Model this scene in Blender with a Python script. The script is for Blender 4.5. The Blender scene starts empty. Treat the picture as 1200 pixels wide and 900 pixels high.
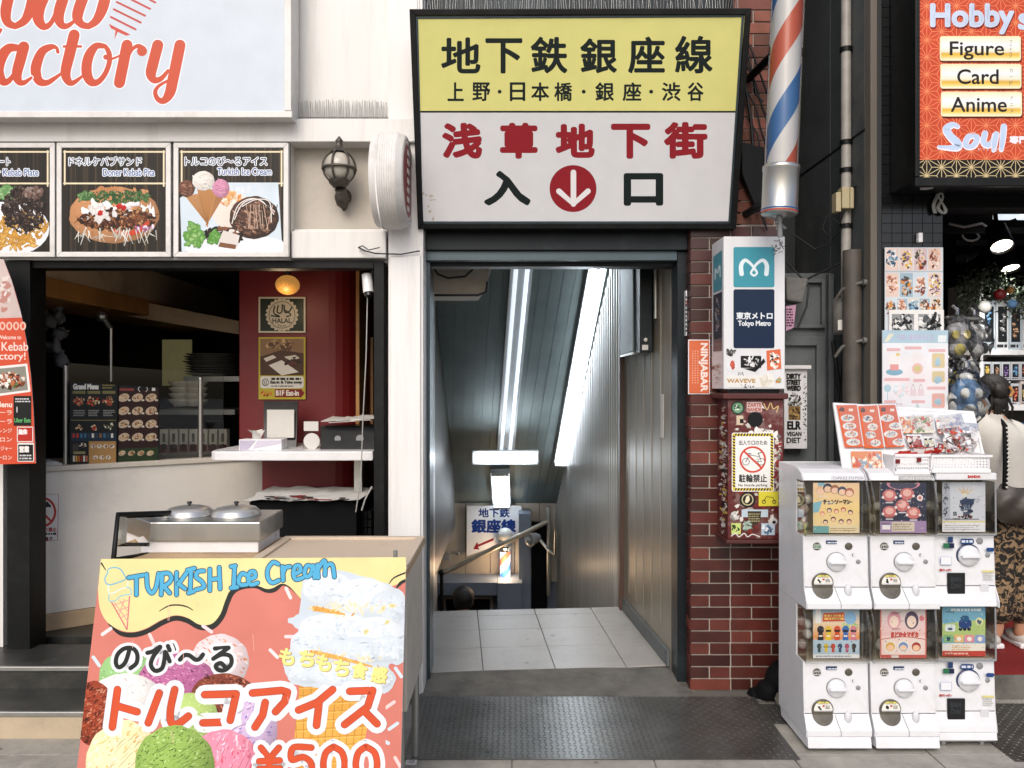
import bpy, math, random
from mathutils import Vector, Matrix
random.seed(11)
R = math.radians
sc = bpy.context.scene
col = sc.collection

# ---------------------------------------------------------------- camera, sky, sun, exposure
F = 907.0
CZ = 1.6
cam = bpy.data.cameras.new('camera'); camo = bpy.data.objects.new('camera', cam); col.objects.link(camo)
camo.location = (0, 0, CZ); camo.rotation_euler = (R(90), 0, 0)
cam.sensor_width = 36; cam.lens = 36*F/1200; cam.clip_end = 500; cam.clip_start = .05
sc.camera = camo
w = bpy.data.worlds.new('World'); sc.world = w; w.use_nodes = True
nt = w.node_tree; bg = nt.nodes['Background']
sky = nt.nodes.new('ShaderNodeTexSky'); sky.sky_type = 'NISHITA'; sky.sun_disc = False
SUN_EL, SUN_AZ = 40, 192          # degrees; azimuth clockwise from +Y: behind the camera
sky.sun_elevation = R(SUN_EL); sky.sun_rotation = R(SUN_AZ)
sky.air_density = .8; sky.dust_density = 3.5; sky.ozone_density = .6
nt.links.new(sky.outputs[0], bg.inputs[0]); bg.inputs[1].default_value = .145
sl = bpy.data.lights.new('sun', 'SUN'); so = bpy.data.objects.new('sun', sl); col.objects.link(so)
sl.energy = .95; sl.angle = R(40); sl.color = (1, .975, .945)
so.rotation_euler = (R(90-SUN_EL), 0, R(-SUN_AZ) + math.pi)
so.location = (0, -6, 9)
vs = sc.view_settings
vs.view_transform = 'Standard'; vs.look = 'None'; vs.gamma = 1; vs.use_curve_mapping = False
vs.exposure = .33
sc.render.engine = 'CYCLES'
sc.cycles.use_denoising = True
sc.cycles.max_bounces = 8; sc.cycles.transparent_max_bounces = 16
sc.cycles.use_adaptive_sampling = False
sc.cycles.sample_clamp_indirect = 6
sc.cycles.caustics_reflective = False; sc.cycles.caustics_refractive = False

# ---------------------------------------------------------------- helpers
def P(px, py, Y):
    return Vector(((px-600)*Y/F, Y, CZ+(450-py)*Y/F))
def X(px, Y): return (px-600)*Y/F
def Z(py, Y): return CZ+(450-py)*Y/F

def lin(h):
    if not isinstance(h, str): return tuple(h)[:3]
    h = h.lstrip('#')
    out = []
    for i in (0, 2, 4):
        c = int(h[i:i+2], 16)/255
        out.append(c/12.92 if c <= .04045 else ((c+.055)/1.055)**2.4)
    return tuple(out)

M = {}
def mat(name, c, rough=.5, metal=0, var=.12, scale=6, bump=0, bscale=60, dirt=None, damt=.5, dscale=2.2, streak=False, spec=.5, emit=None, estr=0, coat=0):
    m = bpy.data.materials.new(name); m.use_nodes = True
    t = m.node_tree; L = t.links; b = t.nodes['Principled BSDF']
    c = lin(c)
    b.inputs['Roughness'].default_value = rough; b.inputs['Metallic'].default_value = metal
    b.inputs['Specular IOR Level'].default_value = spec
    if coat: b.inputs['Coat Weight'].default_value = coat; b.inputs['Coat Roughness'].default_value = .1
    tc = t.nodes.new('ShaderNodeTexCoord')
    mp = t.nodes.new('ShaderNodeMapping'); L.new(tc.outputs['Object'], mp.inputs[0])
    if streak: mp.inputs['Scale'].default_value = (1, 1, .08)
    n = t.nodes.new('ShaderNodeTexNoise'); n.inputs['Scale'].default_value = scale; n.inputs['Detail'].default_value = 6
    n.inputs['Roughness'].default_value = .65
    L.new(mp.outputs[0], n.inputs[0])
    r = t.nodes.new('ShaderNodeValToRGB')
    r.color_ramp.elements[0].position = .3; r.color_ramp.elements[1].position = .7
    r.color_ramp.elements[0].color = (*[x*(1-var) for x in c], 1); r.color_ramp.elements[1].color = (*[min(1, x*(1+var)) for x in c], 1)
    L.new(n.outputs[0], r.inputs[0]); out = r.outputs[0]
    if dirt:
        n2 = t.nodes.new('ShaderNodeTexNoise'); n2.inputs['Scale'].default_value = dscale; n2.inputs['Detail'].default_value = 9; n2.inputs['Roughness'].default_value = .72
        L.new(mp.outputs[0], n2.inputs[0])
        r2 = t.nodes.new('ShaderNodeValToRGB'); r2.color_ramp.elements[0].position = .5; r2.color_ramp.elements[1].position = .72
        r2.color_ramp.elements[0].color = (0, 0, 0, 1); r2.color_ramp.elements[1].color = (damt, damt, damt, 1)
        L.new(n2.outputs[0], r2.inputs[0])
        mx = t.nodes.new('ShaderNodeMix'); mx.data_type = 'RGBA'
        L.new(r2.outputs[0], mx.inputs[0]); L.new(out, mx.inputs[6]); mx.inputs[7].default_value = (*lin(dirt), 1)
        out = mx.outputs[2]
    L.new(out, b.inputs['Base Color'])
    # roughness breakup
    rr = t.nodes.new('ShaderNodeMapRange'); rr.inputs[3].default_value = max(.02, rough-.1); rr.inputs[4].default_value = min(1, rough+.12)
    L.new(n.outputs[0], rr.inputs[0]); L.new(rr.outputs[0], b.inputs['Roughness'])
    if bump:
        nb = t.nodes.new('ShaderNodeTexNoise'); nb.inputs['Scale'].default_value = bscale; nb.inputs['Detail'].default_value = 5
        L.new(mp.outputs[0], nb.inputs[0])
        bp = t.nodes.new('ShaderNodeBump'); bp.inputs['Strength'].default_value = bump; bp.inputs['Distance'].default_value = .01
        L.new(nb.outputs[0], bp.inputs['Height']); L.new(bp.outputs[0], b.inputs['Normal'])
    if emit:
        b.inputs['Emission Color'].default_value = (*lin(emit), 1); b.inputs['Emission Strength'].default_value = estr
    M[name] = m
    return m

def print_mat(name, rough=.35, spec=.4, fade=.06):
    m = bpy.data.materials.new(name); m.use_nodes = True
    t = m.node_tree; L = t.links; b = t.nodes['Principled BSDF']
    a = t.nodes.new('ShaderNodeVertexColor'); a.layer_name = 'Col'
    tc = t.nodes.new('ShaderNodeTexCoord')
    n = t.nodes.new('ShaderNodeTexNoise'); n.inputs['Scale'].default_value = 9; n.inputs['Detail'].default_value = 8
    L.new(tc.outputs['Object'], n.inputs[0])
    mr = t.nodes.new('ShaderNodeMapRange'); mr.inputs[1].default_value = .3; mr.inputs[2].default_value = .7
    mr.inputs[3].default_value = 1-fade*2; mr.inputs[4].default_value = 1
    L.new(n.outputs[0], mr.inputs[0])
    mx = t.nodes.new('ShaderNodeMix'); mx.data_type = 'RGBA'; mx.blend_type = 'MULTIPLY'; mx.inputs[0].default_value = 1
    L.new(a.outputs[0], mx.inputs[6]); L.new(mr.outputs[0], mx.inputs[7])
    L.new(mx.outputs[2], b.inputs['Base Color'])
    b.inputs['Roughness'].default_value = rough; b.inputs['Specular IOR Level'].default_value = spec
    M[name] = m
    return m

def clear_mat(name, tint=(1, 1, 1), rough=.03, ior=1.45, gain=1.0, milk=0):
    m = bpy.data.materials.new(name); m.use_nodes = True
    t = m.node_tree; L = t.links
    for nd in list(t.nodes):
        if nd.type != 'OUTPUT_MATERIAL': t.nodes.remove(nd)
    o = t.nodes['Material Output']
    tr = t.nodes.new('ShaderNodeBsdfTransparent'); tr.inputs[0].default_value = (*tint, 1)
    gl = t.nodes.new('ShaderNodeBsdfGlossy'); gl.inputs['Roughness'].default_value = rough
    fr = t.nodes.new('ShaderNodeFresnel'); fr.inputs[0].default_value = ior
    mu = t.nodes.new('ShaderNodeMath'); mu.operation = 'MULTIPLY'; mu.inputs[1].default_value = gain; mu.use_clamp = True
    L.new(fr.outputs[0], mu.inputs[0])
    mx = t.nodes.new('ShaderNodeMixShader')
    base = tr
    if milk:
        df = t.nodes.new('ShaderNodeBsdfDiffuse'); df.inputs[0].default_value = (.8, .82, .83, 1); m2 = t.nodes.new('ShaderNodeMixShader'); m2.inputs[0].default_value = milk
        L.new(tr.outputs[0], m2.inputs[1]); L.new(df.outputs[0], m2.inputs[2]); base = m2
    L.new(mu.outputs[0], mx.inputs[0]); L.new(base.outputs[0], mx.inputs[1]); L.new(gl.outputs[0], mx.inputs[2])
    L.new(mx.outputs[0], o.inputs[0])
    M[name] = m
    return m

def lamp_mat(name, c, s):
    m = bpy.data.materials.new(name); m.use_nodes = True
    b = m.node_tree.nodes['Principled BSDF']
    b.inputs['Base Color'].default_value = (*lin(c), 1)
    b.inputs['Emission Color'].default_value = (*lin(c), 1); b.inputs['Emission Strength'].default_value = s
    M[name] = m
    return m

ORG = {}
def origin(o):
    return ORG.get(o.name, Vector((0, 0, 0)))

def thing(name, label, cat, loc=(0, 0, 0), group=None):
    o = bpy.data.objects.new(name, None); o.empty_display_size = .1; col.objects.link(o)
    o.location = loc; o['label'] = label; o['category'] = cat
    if group: o['group'] = group
    ORG[o.name] = Vector(loc)
    return o

def tag(o, label, cat, group=None, kind=None):
    if label: o['label'] = label
    if cat: o['category'] = cat
    if group: o['group'] = group
    if kind: o['kind'] = kind
    return o

def link(name, me, m, parent):
    o = bpy.data.objects.new(name, me); col.objects.link(o)
    if m is not None: me.materials.append(M[m] if isinstance(m, str) else m)
    if parent is not None: o.parent = parent
    ORG[o.name] = origin(parent) if parent is not None else Vector((0, 0, 0))
    return o

class MB:
    def __init__(s): s.v = []; s.f = []; s.sm = []; s.c = []
    def add(s, vs, fs, smooth=False, c=None):
        k = len(s.v); s.v += [Vector(v) for v in vs]
        s.f += [tuple(i+k for i in f) for f in fs]; s.sm += [smooth]*len(fs); s.c += [c]*len(fs)
        return s
    def box(s, x0, x1, y0, y1, z0, z1, c=None):
        x0, x1 = sorted((x0, x1)); y0, y1 = sorted((y0, y1)); z0, z1 = sorted((z0, z1))
        return s.add([(x0,y0,z0),(x1,y0,z0),(x1,y1,z0),(x0,y1,z0),(x0,y0,z1),(x1,y0,z1),(x1,y1,z1),(x0,y1,z1)],
              [(0,3,2,1),(4,5,6,7),(0,1,5,4),(1,2,6,5),(2,3,7,6),(3,0,4,7)], c=c)
    def pbox(s, px0, py0, px1, py1, Y, d, c=None):
        """a box whose front face, at distance Y, spans these photo measurements; depth d"""
        return s.box(X(px0, Y), X(px1, Y), Y, Y+d, Z(py0, Y), Z(py1, Y), c)
    def prism(s, pts, off, smooth=False, c=None):
        n = len(pts); off = Vector(off); a = [Vector(p) for p in pts]
        fs = [tuple(range(n)), tuple(range(2*n-1, n-1, -1))]
        fs += [(i, i+n, (i+1) % n+n, (i+1) % n) for i in range(n)]
        return s.add(a+[p+off for p in a], fs, smooth, c)
    def quad(s, a, b, c, d): return s.add([a, b, c, d], [(0, 1, 2, 3)])
    def frame(s, a, b, c, d, wd, off):
        """picture frame round quad a,b,c,d (corners in order), bar width wd, thickness off"""
        a, b, c, d = map(Vector, (a, b, c, d)); ctr = (a+b+c+d)/4
        q = [a, b, c, d]; inn = []
        for i in range(4):
            p, pr, nx = q[i], q[i-1], q[(i+1) % 4]
            inn.append(p+((pr-p).normalized()+(nx-p).normalized())*wd)
        for i in range(4):
            j = (i+1) % 4
            s.prism([q[i], q[j], inn[j], inn[i]], off)
        return s
    def tube(s, pts, r, n=8, smooth=True, closed=False):
        pts = [Vector(p) for p in pts]; m = len(pts)
        rs = r if isinstance(r, (list, tuple)) else [r]*m
        vs = []; up = None
        for i, p in enumerate(pts):
            t = (pts[min(i+1, m-1)]-pts[max(i-1, 0)]).normalized()
            if up is None:
                up = Vector((0, 0, 1)) if abs(t.z) < .9 else Vector((1, 0, 0))
            a = t.cross(up)
            if a.length < 1e-6: a = t.cross(Vector((0, 1, 0)))
            a.normalize(); b = a.cross(t).normalized(); up = b
            for k in range(n):
                an = 2*math.pi*k/n
                vs.append(p+(a*math.cos(an)+b*math.sin(an))*rs[i])
        fs = []
        for i in range(m-1):
            for k in range(n):
                fs.append((i*n+k, i*n+(k+1) % n, (i+1)*n+(k+1) % n, (i+1)*n+k))
        s.add(vs, fs, smooth)
        s.add([vs[k] for k in range(n)], [tuple(range(n))]); s.add([vs[(m-1)*n+k] for k in range(n)], [tuple(range(n-1, -1, -1))])
        return s
    def lathe(s, prof, o, ax=(0, 0, 1), n=24, smooth=True, c=None):
        ax = Vector(ax).normalized(); o = Vector(o)
        a = ax.cross(Vector((0, 1, 0)) if abs(ax.y) < .9 else Vector((1, 0, 0))).normalized(); b = ax.cross(a).normalized()
        vs = []
        for r, h in prof:
            for k in range(n):
                an = 2*math.pi*k/n
                vs.append(o+ax*h+(a*math.cos(an)+b*math.sin(an))*max(r, 1e-5))
        fs = []
        for i in range(len(prof)-1):
            for k in range(n):
                fs.append((i*n+k, i*n+(k+1) % n, (i+1)*n+(k+1) % n, (i+1)*n+k))
        s.add(vs, fs, smooth, c)
        if prof[0][0] > 1e-4: s.add(vs[:n], [tuple(range(n-1, -1, -1))], c=c)
        if prof[-1][0] > 1e-4: s.add(vs[-n:], [tuple(range(n))], c=c)
        return s
    def cyl(s, a, b, r, n=20, c=None):
        a = Vector(a); b = Vector(b); return s.lathe([(r, 0), (r, (b-a).length)], a, b-a, n, c=c)
    def ell(s, c, r, n=16, m=10, jit=0, cc=None):
        c = Vector(c); r = (r, r, r) if isinstance(r, (int, float)) else r
        vs = []; fs = []
        for i in range(m+1):
            th = math.pi*i/m
            for k in range(n):
                ph = 2*math.pi*k/n; j = 1+random.uniform(-jit, jit)
                vs.append(c+Vector((r[0]*math.sin(th)*math.cos(ph), r[1]*math.sin(th)*math.sin(ph), r[2]*math.cos(th)))*j)
        for i in range(m):
            for k in range(n):
                fs.append((i*n+k, (i+1)*n+k, (i+1)*n+(k+1) % n, i*n+(k+1) % n))
        return s.add(vs, fs, True, cc)
    def build(s, name, m, parent=None, bevel=0, seg=2, sub=0, attr=False):
        me = bpy.data.meshes.new(name)
        og = origin(parent) if parent is not None else Vector((0, 0, 0))
        me.from_pydata([v-og for v in s.v], [], s.f)
        me.polygons.foreach_set('use_smooth', s.sm)
        if attr:
            ca = me.color_attributes.new('Col', 'FLOAT_COLOR', 'CORNER')
            buf = []
            for f, c in zip(s.f, s.c):
                buf += list((*lin(c or 'cccccc'), 1))*len(f)
            ca.data.foreach_set('color', buf)
        me.update()
        o = link(name, me, m, parent)
        if bevel:
            b = o.modifiers.new('bevel', 'BEVEL'); b.width = bevel; b.segments = seg; b.limit_method = 'ANGLE'; b.angle_limit = R(40)
        if sub:
            b = o.modifiers.new('sub', 'SUBSURF'); b.levels = sub; b.render_levels = sub
        return o

_glyph = {}
def glyphs(s):
    if s in _glyph: return _glyph[s]
    c = bpy.data.curves.new('t', 'FONT'); c.body = s; c.size = 1; c.fill_mode = 'FRONT'; c.resolution_u = 4
    o = bpy.data.objects.new('t', c); col.objects.link(o)
    dg = bpy.context.evaluated_depsgraph_get()
    me = bpy.data.meshes.new_from_object(o.evaluated_get(dg))
    vs = [(v.co.x, v.co.y) for v in me.vertices]; fs = [tuple(p.vertices) for p in me.polygons]
    bpy.data.objects.remove(o); bpy.data.curves.remove(c); bpy.data.meshes.remove(me)
    xs = [v[0] for v in vs]; ys = [v[1] for v in vs]
    _glyph[s] = (vs, fs, min(xs), max(xs), min(ys), max(ys))
    return _glyph[s]

def spline(pts, k=8, closed=False):
    n = len(pts); out = []
    if n < 3: return list(pts)
    rng = range(n if closed else n-1)
    for i in rng:
        if closed: p0, p1, p2, p3 = pts[i-1], pts[i], pts[(i+1) % n], pts[(i+2) % n]
        else: p0, p1, p2, p3 = pts[max(i-1, 0)], pts[i], pts[i+1], pts[min(i+2, n-1)]
        for j in range(k):
            t = j/k
            out.append(tuple(.5*(2*b+(c-a)*t+(2*a-5*b+4*c-d)*t*t+(3*b-a-3*c+d)*t**3) for a, b, c, d in zip(p0, p1, p2, p3)))
    if not closed: out.append(tuple(pts[-1]))
    return out

class Print:
    """flat artwork on one plane: coloured shapes in thin layers, measured on the photograph"""
    def __init__(s, p0, n=(0, -1, 0), dz=1.6e-5):
        s.p0 = Vector(p0); s.n = Vector(n).normalized(); s.v = []; s.f = []; s.c = []; s.k = 0; s.dz = dz; s.grid = {}
        s.cam = Vector((0, 0, CZ)); s.den0 = (s.p0-s.cam).dot(s.n)
    def pt(s, x, y):
        d = Vector(((x-600)/F, 1, (450-y)/F))
        return s.cam+d*(s.den0/d.dot(s.n))+s.n*(.0008+s.k*s.dz)
    clip = None
    fix = None
    def up(s, xs, ys):
        """lay the next shape just above whatever already lies under it"""
        if s.fix is not None: s.k = s.fix; return
        g = s.grid; q = 2.5
        cells = [(i, j) for i in range(int(min(xs)//q), int(max(xs)//q)+1) for j in range(int(min(ys)//q), int(max(ys)//q)+1)]
        m = 0
        for c in cells:
            v = g.get(c, 0)
            if v > m: m = v
        s.k = m+1
        for c in cells: g[c] = m+1
    def _clip(s, pts, cols):
        q = [(p, c) for p, c in zip(pts, cols)]; m = len(s.clip)
        ar = sum(s.clip[i][0]*s.clip[(i+1) % m][1]-s.clip[(i+1) % m][0]*s.clip[i][1] for i in range(m))
        sg = 1 if ar > 0 else -1
        for i in range(m):
            (ax, ay), (bx, by) = s.clip[i], s.clip[(i+1) % m]
            def d(p): return sg*((bx-ax)*(p[1]-ay)-(by-ay)*(p[0]-ax))
            out = []
            for j in range(len(q)):
                (p, pc), (r, rc) = q[j-1], q[j]; dp, dr = d(p), d(r)
                if (dp >= 0) != (dr >= 0):
                    t = dp/(dp-dr); out.append((tuple(u+(v-u)*t for u, v in zip(p, r)), tuple(u+(v-u)*t for u, v in zip(pc, rc))))
                if dr >= 0: out.append((r, rc))
            q = out
            if not q: return None
        return q
    def poly(s, pts, c):
        if s.clip:
            q = s._clip([tuple(p[:2]) for p in pts], [lin(x) for x in c] if isinstance(c, list) else [lin(c)]*len(pts))
            if not q or len(q) < 3: return
            pts = [p for p, _ in q]; c = [k for _, k in q]
        s.up([p[0] for p in pts], [p[1] for p in pts]); b = len(s.v); s.v += [s.pt(*p) for p in pts]
        s.f.append(tuple(range(b, b+len(pts))))
        if isinstance(c, list): s.c.append([lin(x) for x in c])
        else: s.c.append(lin(c))
    def rect(s, x0, y0, x1, y1, c, r=0):
        if r:
            pts = []
            for cx, cy, a0 in ((x1-r, y0+r, -90), (x1-r, y1-r, 0), (x0+r, y1-r, 90), (x0+r, y0+r, 180)):
                for i in range(5):
                    a = R(a0+i*22.5); pts.append((cx+r*math.cos(a), cy+r*math.sin(a)))
            s.poly(pts, c)
        else: s.poly([(x0, y0), (x1, y0), (x1, y1), (x0, y1)], c)
    def vgrad(s, x0, y0, x1, y1, stops):
        for (t0, c0), (t1, c1) in zip(stops, stops[1:]):
            a = y0+(y1-y0)*t0; b = y0+(y1-y0)*t1
            s.poly([(x0, a), (x1, a), (x1, b), (x0, b)], [c0, c0, c1, c1])
    def ell(s, cx, cy, rx, ry=None, c='000000', rot=0, n=28, a0=0, a1=360):
        ry = rx if ry is None else ry; ca, sa = math.cos(R(rot)), math.sin(R(rot)); pts = []
        full = a1-a0 >= 360
        for i in range(n if full else n+1):
            a = R(a0+(a1-a0)*i/n); x = rx*math.cos(a); y = ry*math.sin(a)
            pts.append((cx+x*ca-y*sa, cy+x*sa+y*ca))
        s.poly(pts, c)
    soft = None
    def blob(s, cx, cy, rx, ry, c, jag=.25, n=11, rot=None):
        if s.soft:
            rot = random.uniform(0, 6.28) if rot is None else rot; base = lin(s.soft); cl = lin(c); ring = []
            for i in range(n):
                q_ = 1+random.uniform(-jag, jag); an = 2*math.pi*i/n; x = rx*q_*math.cos(an); y = ry*q_*math.sin(an)
                ring.append((cx+x*math.cos(rot)-y*math.sin(rot), cy+x*math.sin(rot)+y*math.cos(rot)))
            s.up([p[0] for p in ring], [p[1] for p in ring]); s.fix = s.k
            for i in range(n):
                s.poly([(cx, cy), ring[i], ring[(i+1) % n]], [cl, base, base])
            s.fix = None; return
        rot = random.uniform(0, 6.28) if rot is None else rot; pts = []
        for i in range(n):
            a = 2*math.pi*i/n; q = 1+random.uniform(-jag, jag); x = rx*q*math.cos(a); y = ry*q*math.sin(a)
            pts.append((cx+x*math.cos(rot)-y*math.sin(rot), cy+x*math.sin(rot)+y*math.cos(rot)))
        if s.tone:
            cl = lin(c); c = []
            for x, y in pts:
                q = 1-s.tone*max(-1, min(1, (y-cy)/max(ry, .1)))*.6+random.uniform(-s.tone, s.tone)*.5
                c.append(tuple(min(1, v*q) for v in cl))
        s.poly(pts, c)
    tone = 0
    def scatter(s, cx, cy, rx, ry, pal, n, smin, smax, jag=.3, asp=.6, rot=None):
        for _ in range(n):
            a = random.uniform(0, 6.28); q = math.sqrt(random.random())
            z = random.uniform(smin, smax)
            s.blob(cx+rx*q*math.cos(a), cy+ry*q*math.sin(a), z, z*asp, random.choice(pal), jag, 9, rot)
    def stroke(s, pts, wd, c, closed=False, curve=True, k=7):
        m = len(pts); wl = list(wd) if isinstance(wd, (list, tuple)) else [wd]*m
        q = [(p[0], p[1], wl[i]) for i, p in enumerate(pts)]
        if curve and m > 2: q = spline(q, k, closed)
        if s.clip:
            s.up([p[0] for p in q], [p[1] for p in q]); k0 = s.k
            for (x0, y0, t0), (x1, y1, t1) in zip(q, q[1:]):
                l = math.hypot(x1-x0, y1-y0) or 1; nx, ny = -(y1-y0)/l/2, (x1-x0)/l/2
                s.fix = k0; s.poly([(x0+nx*t0, y0+ny*t0), (x1+nx*t1, y1+ny*t1), (x1-nx*t1, y1-ny*t1), (x0-nx*t0, y0-ny*t0)], c)
            for i_, (x, y, t) in enumerate(q):
                if t > 2 or i_ in (0, len(q)-1): s.fix = k0+.25+.05*(i_ % 9); s.disc(x, y, t/2, lin(c), 12)
            s.fix = None
            return
        if closed: q = q+[q[0]]
        s.up([p[0] for p in q], [p[1] for p in q]); ks = s.k; b = len(s.v); n = len(q); nor = []
        cl = lin(c)
        for i in range(n):
            p = q[max(i-1, 0)]; r = q[min(i+1, n-1)]
            if closed and i in (0, n-1): p = q[-2]; r = q[1]
            dx, dy = r[0]-p[0], r[1]-p[1]; l = math.hypot(dx, dy) or 1
            nor.append((-dy/l, dx/l))
        for i_, ((x, y, t), (nx, ny)) in enumerate(zip(q, nor)):
            s.k = ks+.28*i_/n
            s.v.append(s.pt(x+nx*t/2, y+ny*t/2)); s.v.append(s.pt(x-nx*t/2, y-ny*t/2))
        for i in range(n-1):
            s.f.append((b+2*i, b+2*i+1, b+2*i+3, b+2*i+2)); s.c.append(cl)
        if not curve:                     # round the corners of a polyline
            for x, y, t in q[1:-1]: s.fix = ks+.3; s.disc(x, y, t/2, cl)
        if not closed:
            for e_, (x, y, t) in enumerate((q[0], q[-1])): s.fix = ks+.3+.05*e_; s.disc(x, y, t/2, cl)
        s.fix = None
    def disc(s, x, y, r, cl, n=14):
        if s.clip: return s.poly([(x+r*math.cos(6.2832*i/n), y+r*math.sin(6.2832*i/n)) for i in range(n)], cl)
        s.up((x-r, x+r), (y-r, y+r)); b = len(s.v)
        s.v += [s.pt(x+r*math.cos(6.2832*i/n), y+r*math.sin(6.2832*i/n)) for i in range(n)]
        s.f.append(tuple(range(b, b+n))); s.c.append(cl)
    def text(s, t, x0, y0, x1, y1, c, bold=0, rot=0, slant=0, keep=False):
        vs, fs, ax, bx, ay, by = glyphs(t)
        cx, cy = (x0+x1)/2, (y0+y1)/2; ca, sa = math.cos(R(rot)), math.sin(R(rot)); cl = lin(c)
        fx = (x1-x0)/(bx-ax); fy = (y1-y0)/(by-ay)
        if keep: fx = fy = min(fx, fy)
        pts = []
        for u, v in vs:
            x = (u-(ax+bx)/2)*fx; y = -(v-(ay+by)/2)*fy; x -= y*slant
            pts.append((cx+x*ca-y*sa, cy+x*sa+y*ca))
        offs = [(0, 0)]
        if bold:
            nn = 12 if bold > 1.5 else 8
            offs = [(bold*math.cos(6.2832*i/nn), bold*math.sin(6.2832*i/nn)) for i in range(nn)]+[(0, 0)]
        s.up([p[0]-bold for p in pts]+[p[0]+bold for p in pts], [p[1]-bold for p in pts]+[p[1]+bold for p in pts])
        for ox, oy in offs:
            s.k += .06; b = len(s.v)
            s.v += [s.pt(x+ox, y+oy) for x, y in pts]
            for f in fs: s.f.append(tuple(i+b for i in f)); s.c.append(cl)
    def ball(s, cx, cy, rx, ry, c, marks=0, m0=.5, m1=1.6, pal=None, crease=0, rot=0, edge=.62, hi=1.18):
        """a printed photograph of a round scoop: graded base, then hundreds of small marks in graded tints"""
        base = lin(c); hx, hy = cx-rx*.25, cy-ry*.35
        def sh(x, y):
            q = ((x-hx)/(rx*1.3))**2+((y-hy)/(ry*1.4))**2
            return hi-(hi-edge)*min(1, q)
        N, K = 40, 7; s.up((cx-rx, cx+rx), (cy-ry, cy+ry)); s.fix = s.k
        def pnt(i, k):
            a_ = 2*math.pi*i/N; t = k/K*(1+.012*math.sin(i*2.1)+.01*math.sin(i*5.3)); return (cx+rx*t*math.cos(a_), cy+ry*t*math.sin(a_))
        def cl(p): f = sh(*p); return tuple(min(1, v*f) for v in base)
        for k in range(K):
            for i in range(N):
                q = [pnt(i, k), pnt(i+1, k), pnt(i+1, k+1), pnt(i, k+1)]
                if k == 0: q = q[1:]
                s.poly(q, [cl(p) for p in q])
        s.fix = None
        pal = [lin(p) for p in pal] if pal else [base]
        ca, sa = math.cos(rot), math.sin(rot)
        for _ in range(marks):
            a_ = random.uniform(0, 6.2832); t = math.sqrt(random.random())*.95; x, y = cx+rx*t*math.cos(a_), cy+ry*t*math.sin(a_)
            f = sh(x, y)*random.uniform(.82, 1.14); q = random.choice(pal); z = random.uniform(m0, m1); tn = s.tone; s.tone = 0
            s.blob(x, y, z*random.uniform(1, 2), z*.55, tuple(min(1, v*f) for v in q), .5, 7, rot+random.uniform(-.7, .7)); s.tone = tn
        for _ in range(crease):
            a_ = random.uniform(0, 6.2832); t = math.sqrt(random.random())*.7; x, y = cx+rx*t*math.cos(a_), cy+ry*t*math.sin(a_); l = random.uniform(3, 9)*rx/36; f = sh(x, y); j = random.uniform(-1.5, 1.5)
            d = tuple(v*f*.62 for v in base); e_ = tuple(min(1, v*f*1.2) for v in base)
            s.stroke([(x-ca*l, y-sa*l), (x+j, y+j), (x+ca*l, y+sa*l)], [.3, random.uniform(.6, 1.7), .3], d, k=3)
            s.stroke([(x-ca*l+1, y-sa*l+1.3), (x+j+1, y+j+1.3), (x+ca*l+1, y+sa*l+1.3)], [.2, .8, .2], e_, k=3)
    def lines(s, x0, y0, x1, y1, n, c, h=.5, ragged=.3):
        """rows of tiny print too small to read"""
        for i in range(n):
            y = y0+(y1-y0)*(i+.5)/n; x = x0; e = x1-(x1-x0)*random.uniform(0, ragged); t = (y1-y0)/n*h/2
            while x < e:
                l = random.uniform(.6, 2.2)*t*2.2; g = random.uniform(.5, 1.1)*t
                s.rect(x, y-t, min(x+l, e), y+t, c); x += l+g
    def build(s, name, m, parent=None):
        me = bpy.data.meshes.new(name); og = origin(parent) if parent is not None else Vector((0, 0, 0))
        me.from_pydata([v-og for v in s.v], [], s.f)
        ca = me.color_attributes.new('Col', 'FLOAT_COLOR', 'CORNER'); buf = []
        for f, c in zip(s.f, s.c):
            if isinstance(c, list):
                for x in c: buf += [*x, 1]
            else: buf += [*c, 1]*len(f)
        ca.data.foreach_set('color', buf); me.update()
        return link(name, me, m, parent)

def panel_with_print(pr, name, parent, th, m_board, corners, bevel=0):
    """a thin board behind artwork"""
    b = MB(); off = -pr.n*th
    pr0 = Print(pr.p0, pr.n); pts = [pr0.pt(*c)-pr.n*.0008 for c in corners]
    b.prism(pts, off); return b.build(name, m_board, parent, bevel)

# ---------------------------------------------------------------- materials
mat('white_paint', 'dad9d6', .5, var=.04, scale=4, bump=.12, bscale=30, dirt='9a948a', damt=.32, dscale=7, streak=True)
mat('white_pillar', 'e4e3e1', .55, var=.04, scale=5, bump=.25, bscale=18, dirt='a39c92', damt=.3, dscale=9, streak=True)
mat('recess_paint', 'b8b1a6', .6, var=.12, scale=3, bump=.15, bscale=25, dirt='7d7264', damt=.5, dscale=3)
mat('frame_white', 'd8d6d3', .4, var=.04, scale=8, dirt='98907f', damt=.35, dscale=6)
mat('black_metal', '07090a', .5, metal=0, var=.3, scale=10, dirt='2a2d2e', damt=.35, dscale=8, spec=.25)
mat('black_flat', '060708', .8, var=.3, spec=.2)
mat('dark_interior', '2c2a25', .7, var=.3, scale=2)
mat('kitchen_wall', '34332f', .5, var=.4, scale=3)
mat('counter_paint', 'd8d3ca', .45, var=.06, scale=3, dirt='8a8176', damt=.3, dscale=2)
mat('beige_trim', 'b39b7c', .5, var=.1, scale=6, dirt='5d4c38', damt=.4)
mat('soffit_beige', 'c2ab90', .6, var=.12, scale=2, dirt='3d3022', damt=.6, dscale=1.4)
mat('wood_strip', 'a9773f', .5, var=.2, scale=5, dirt='4d3520', damt=.5, dscale=2)
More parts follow.
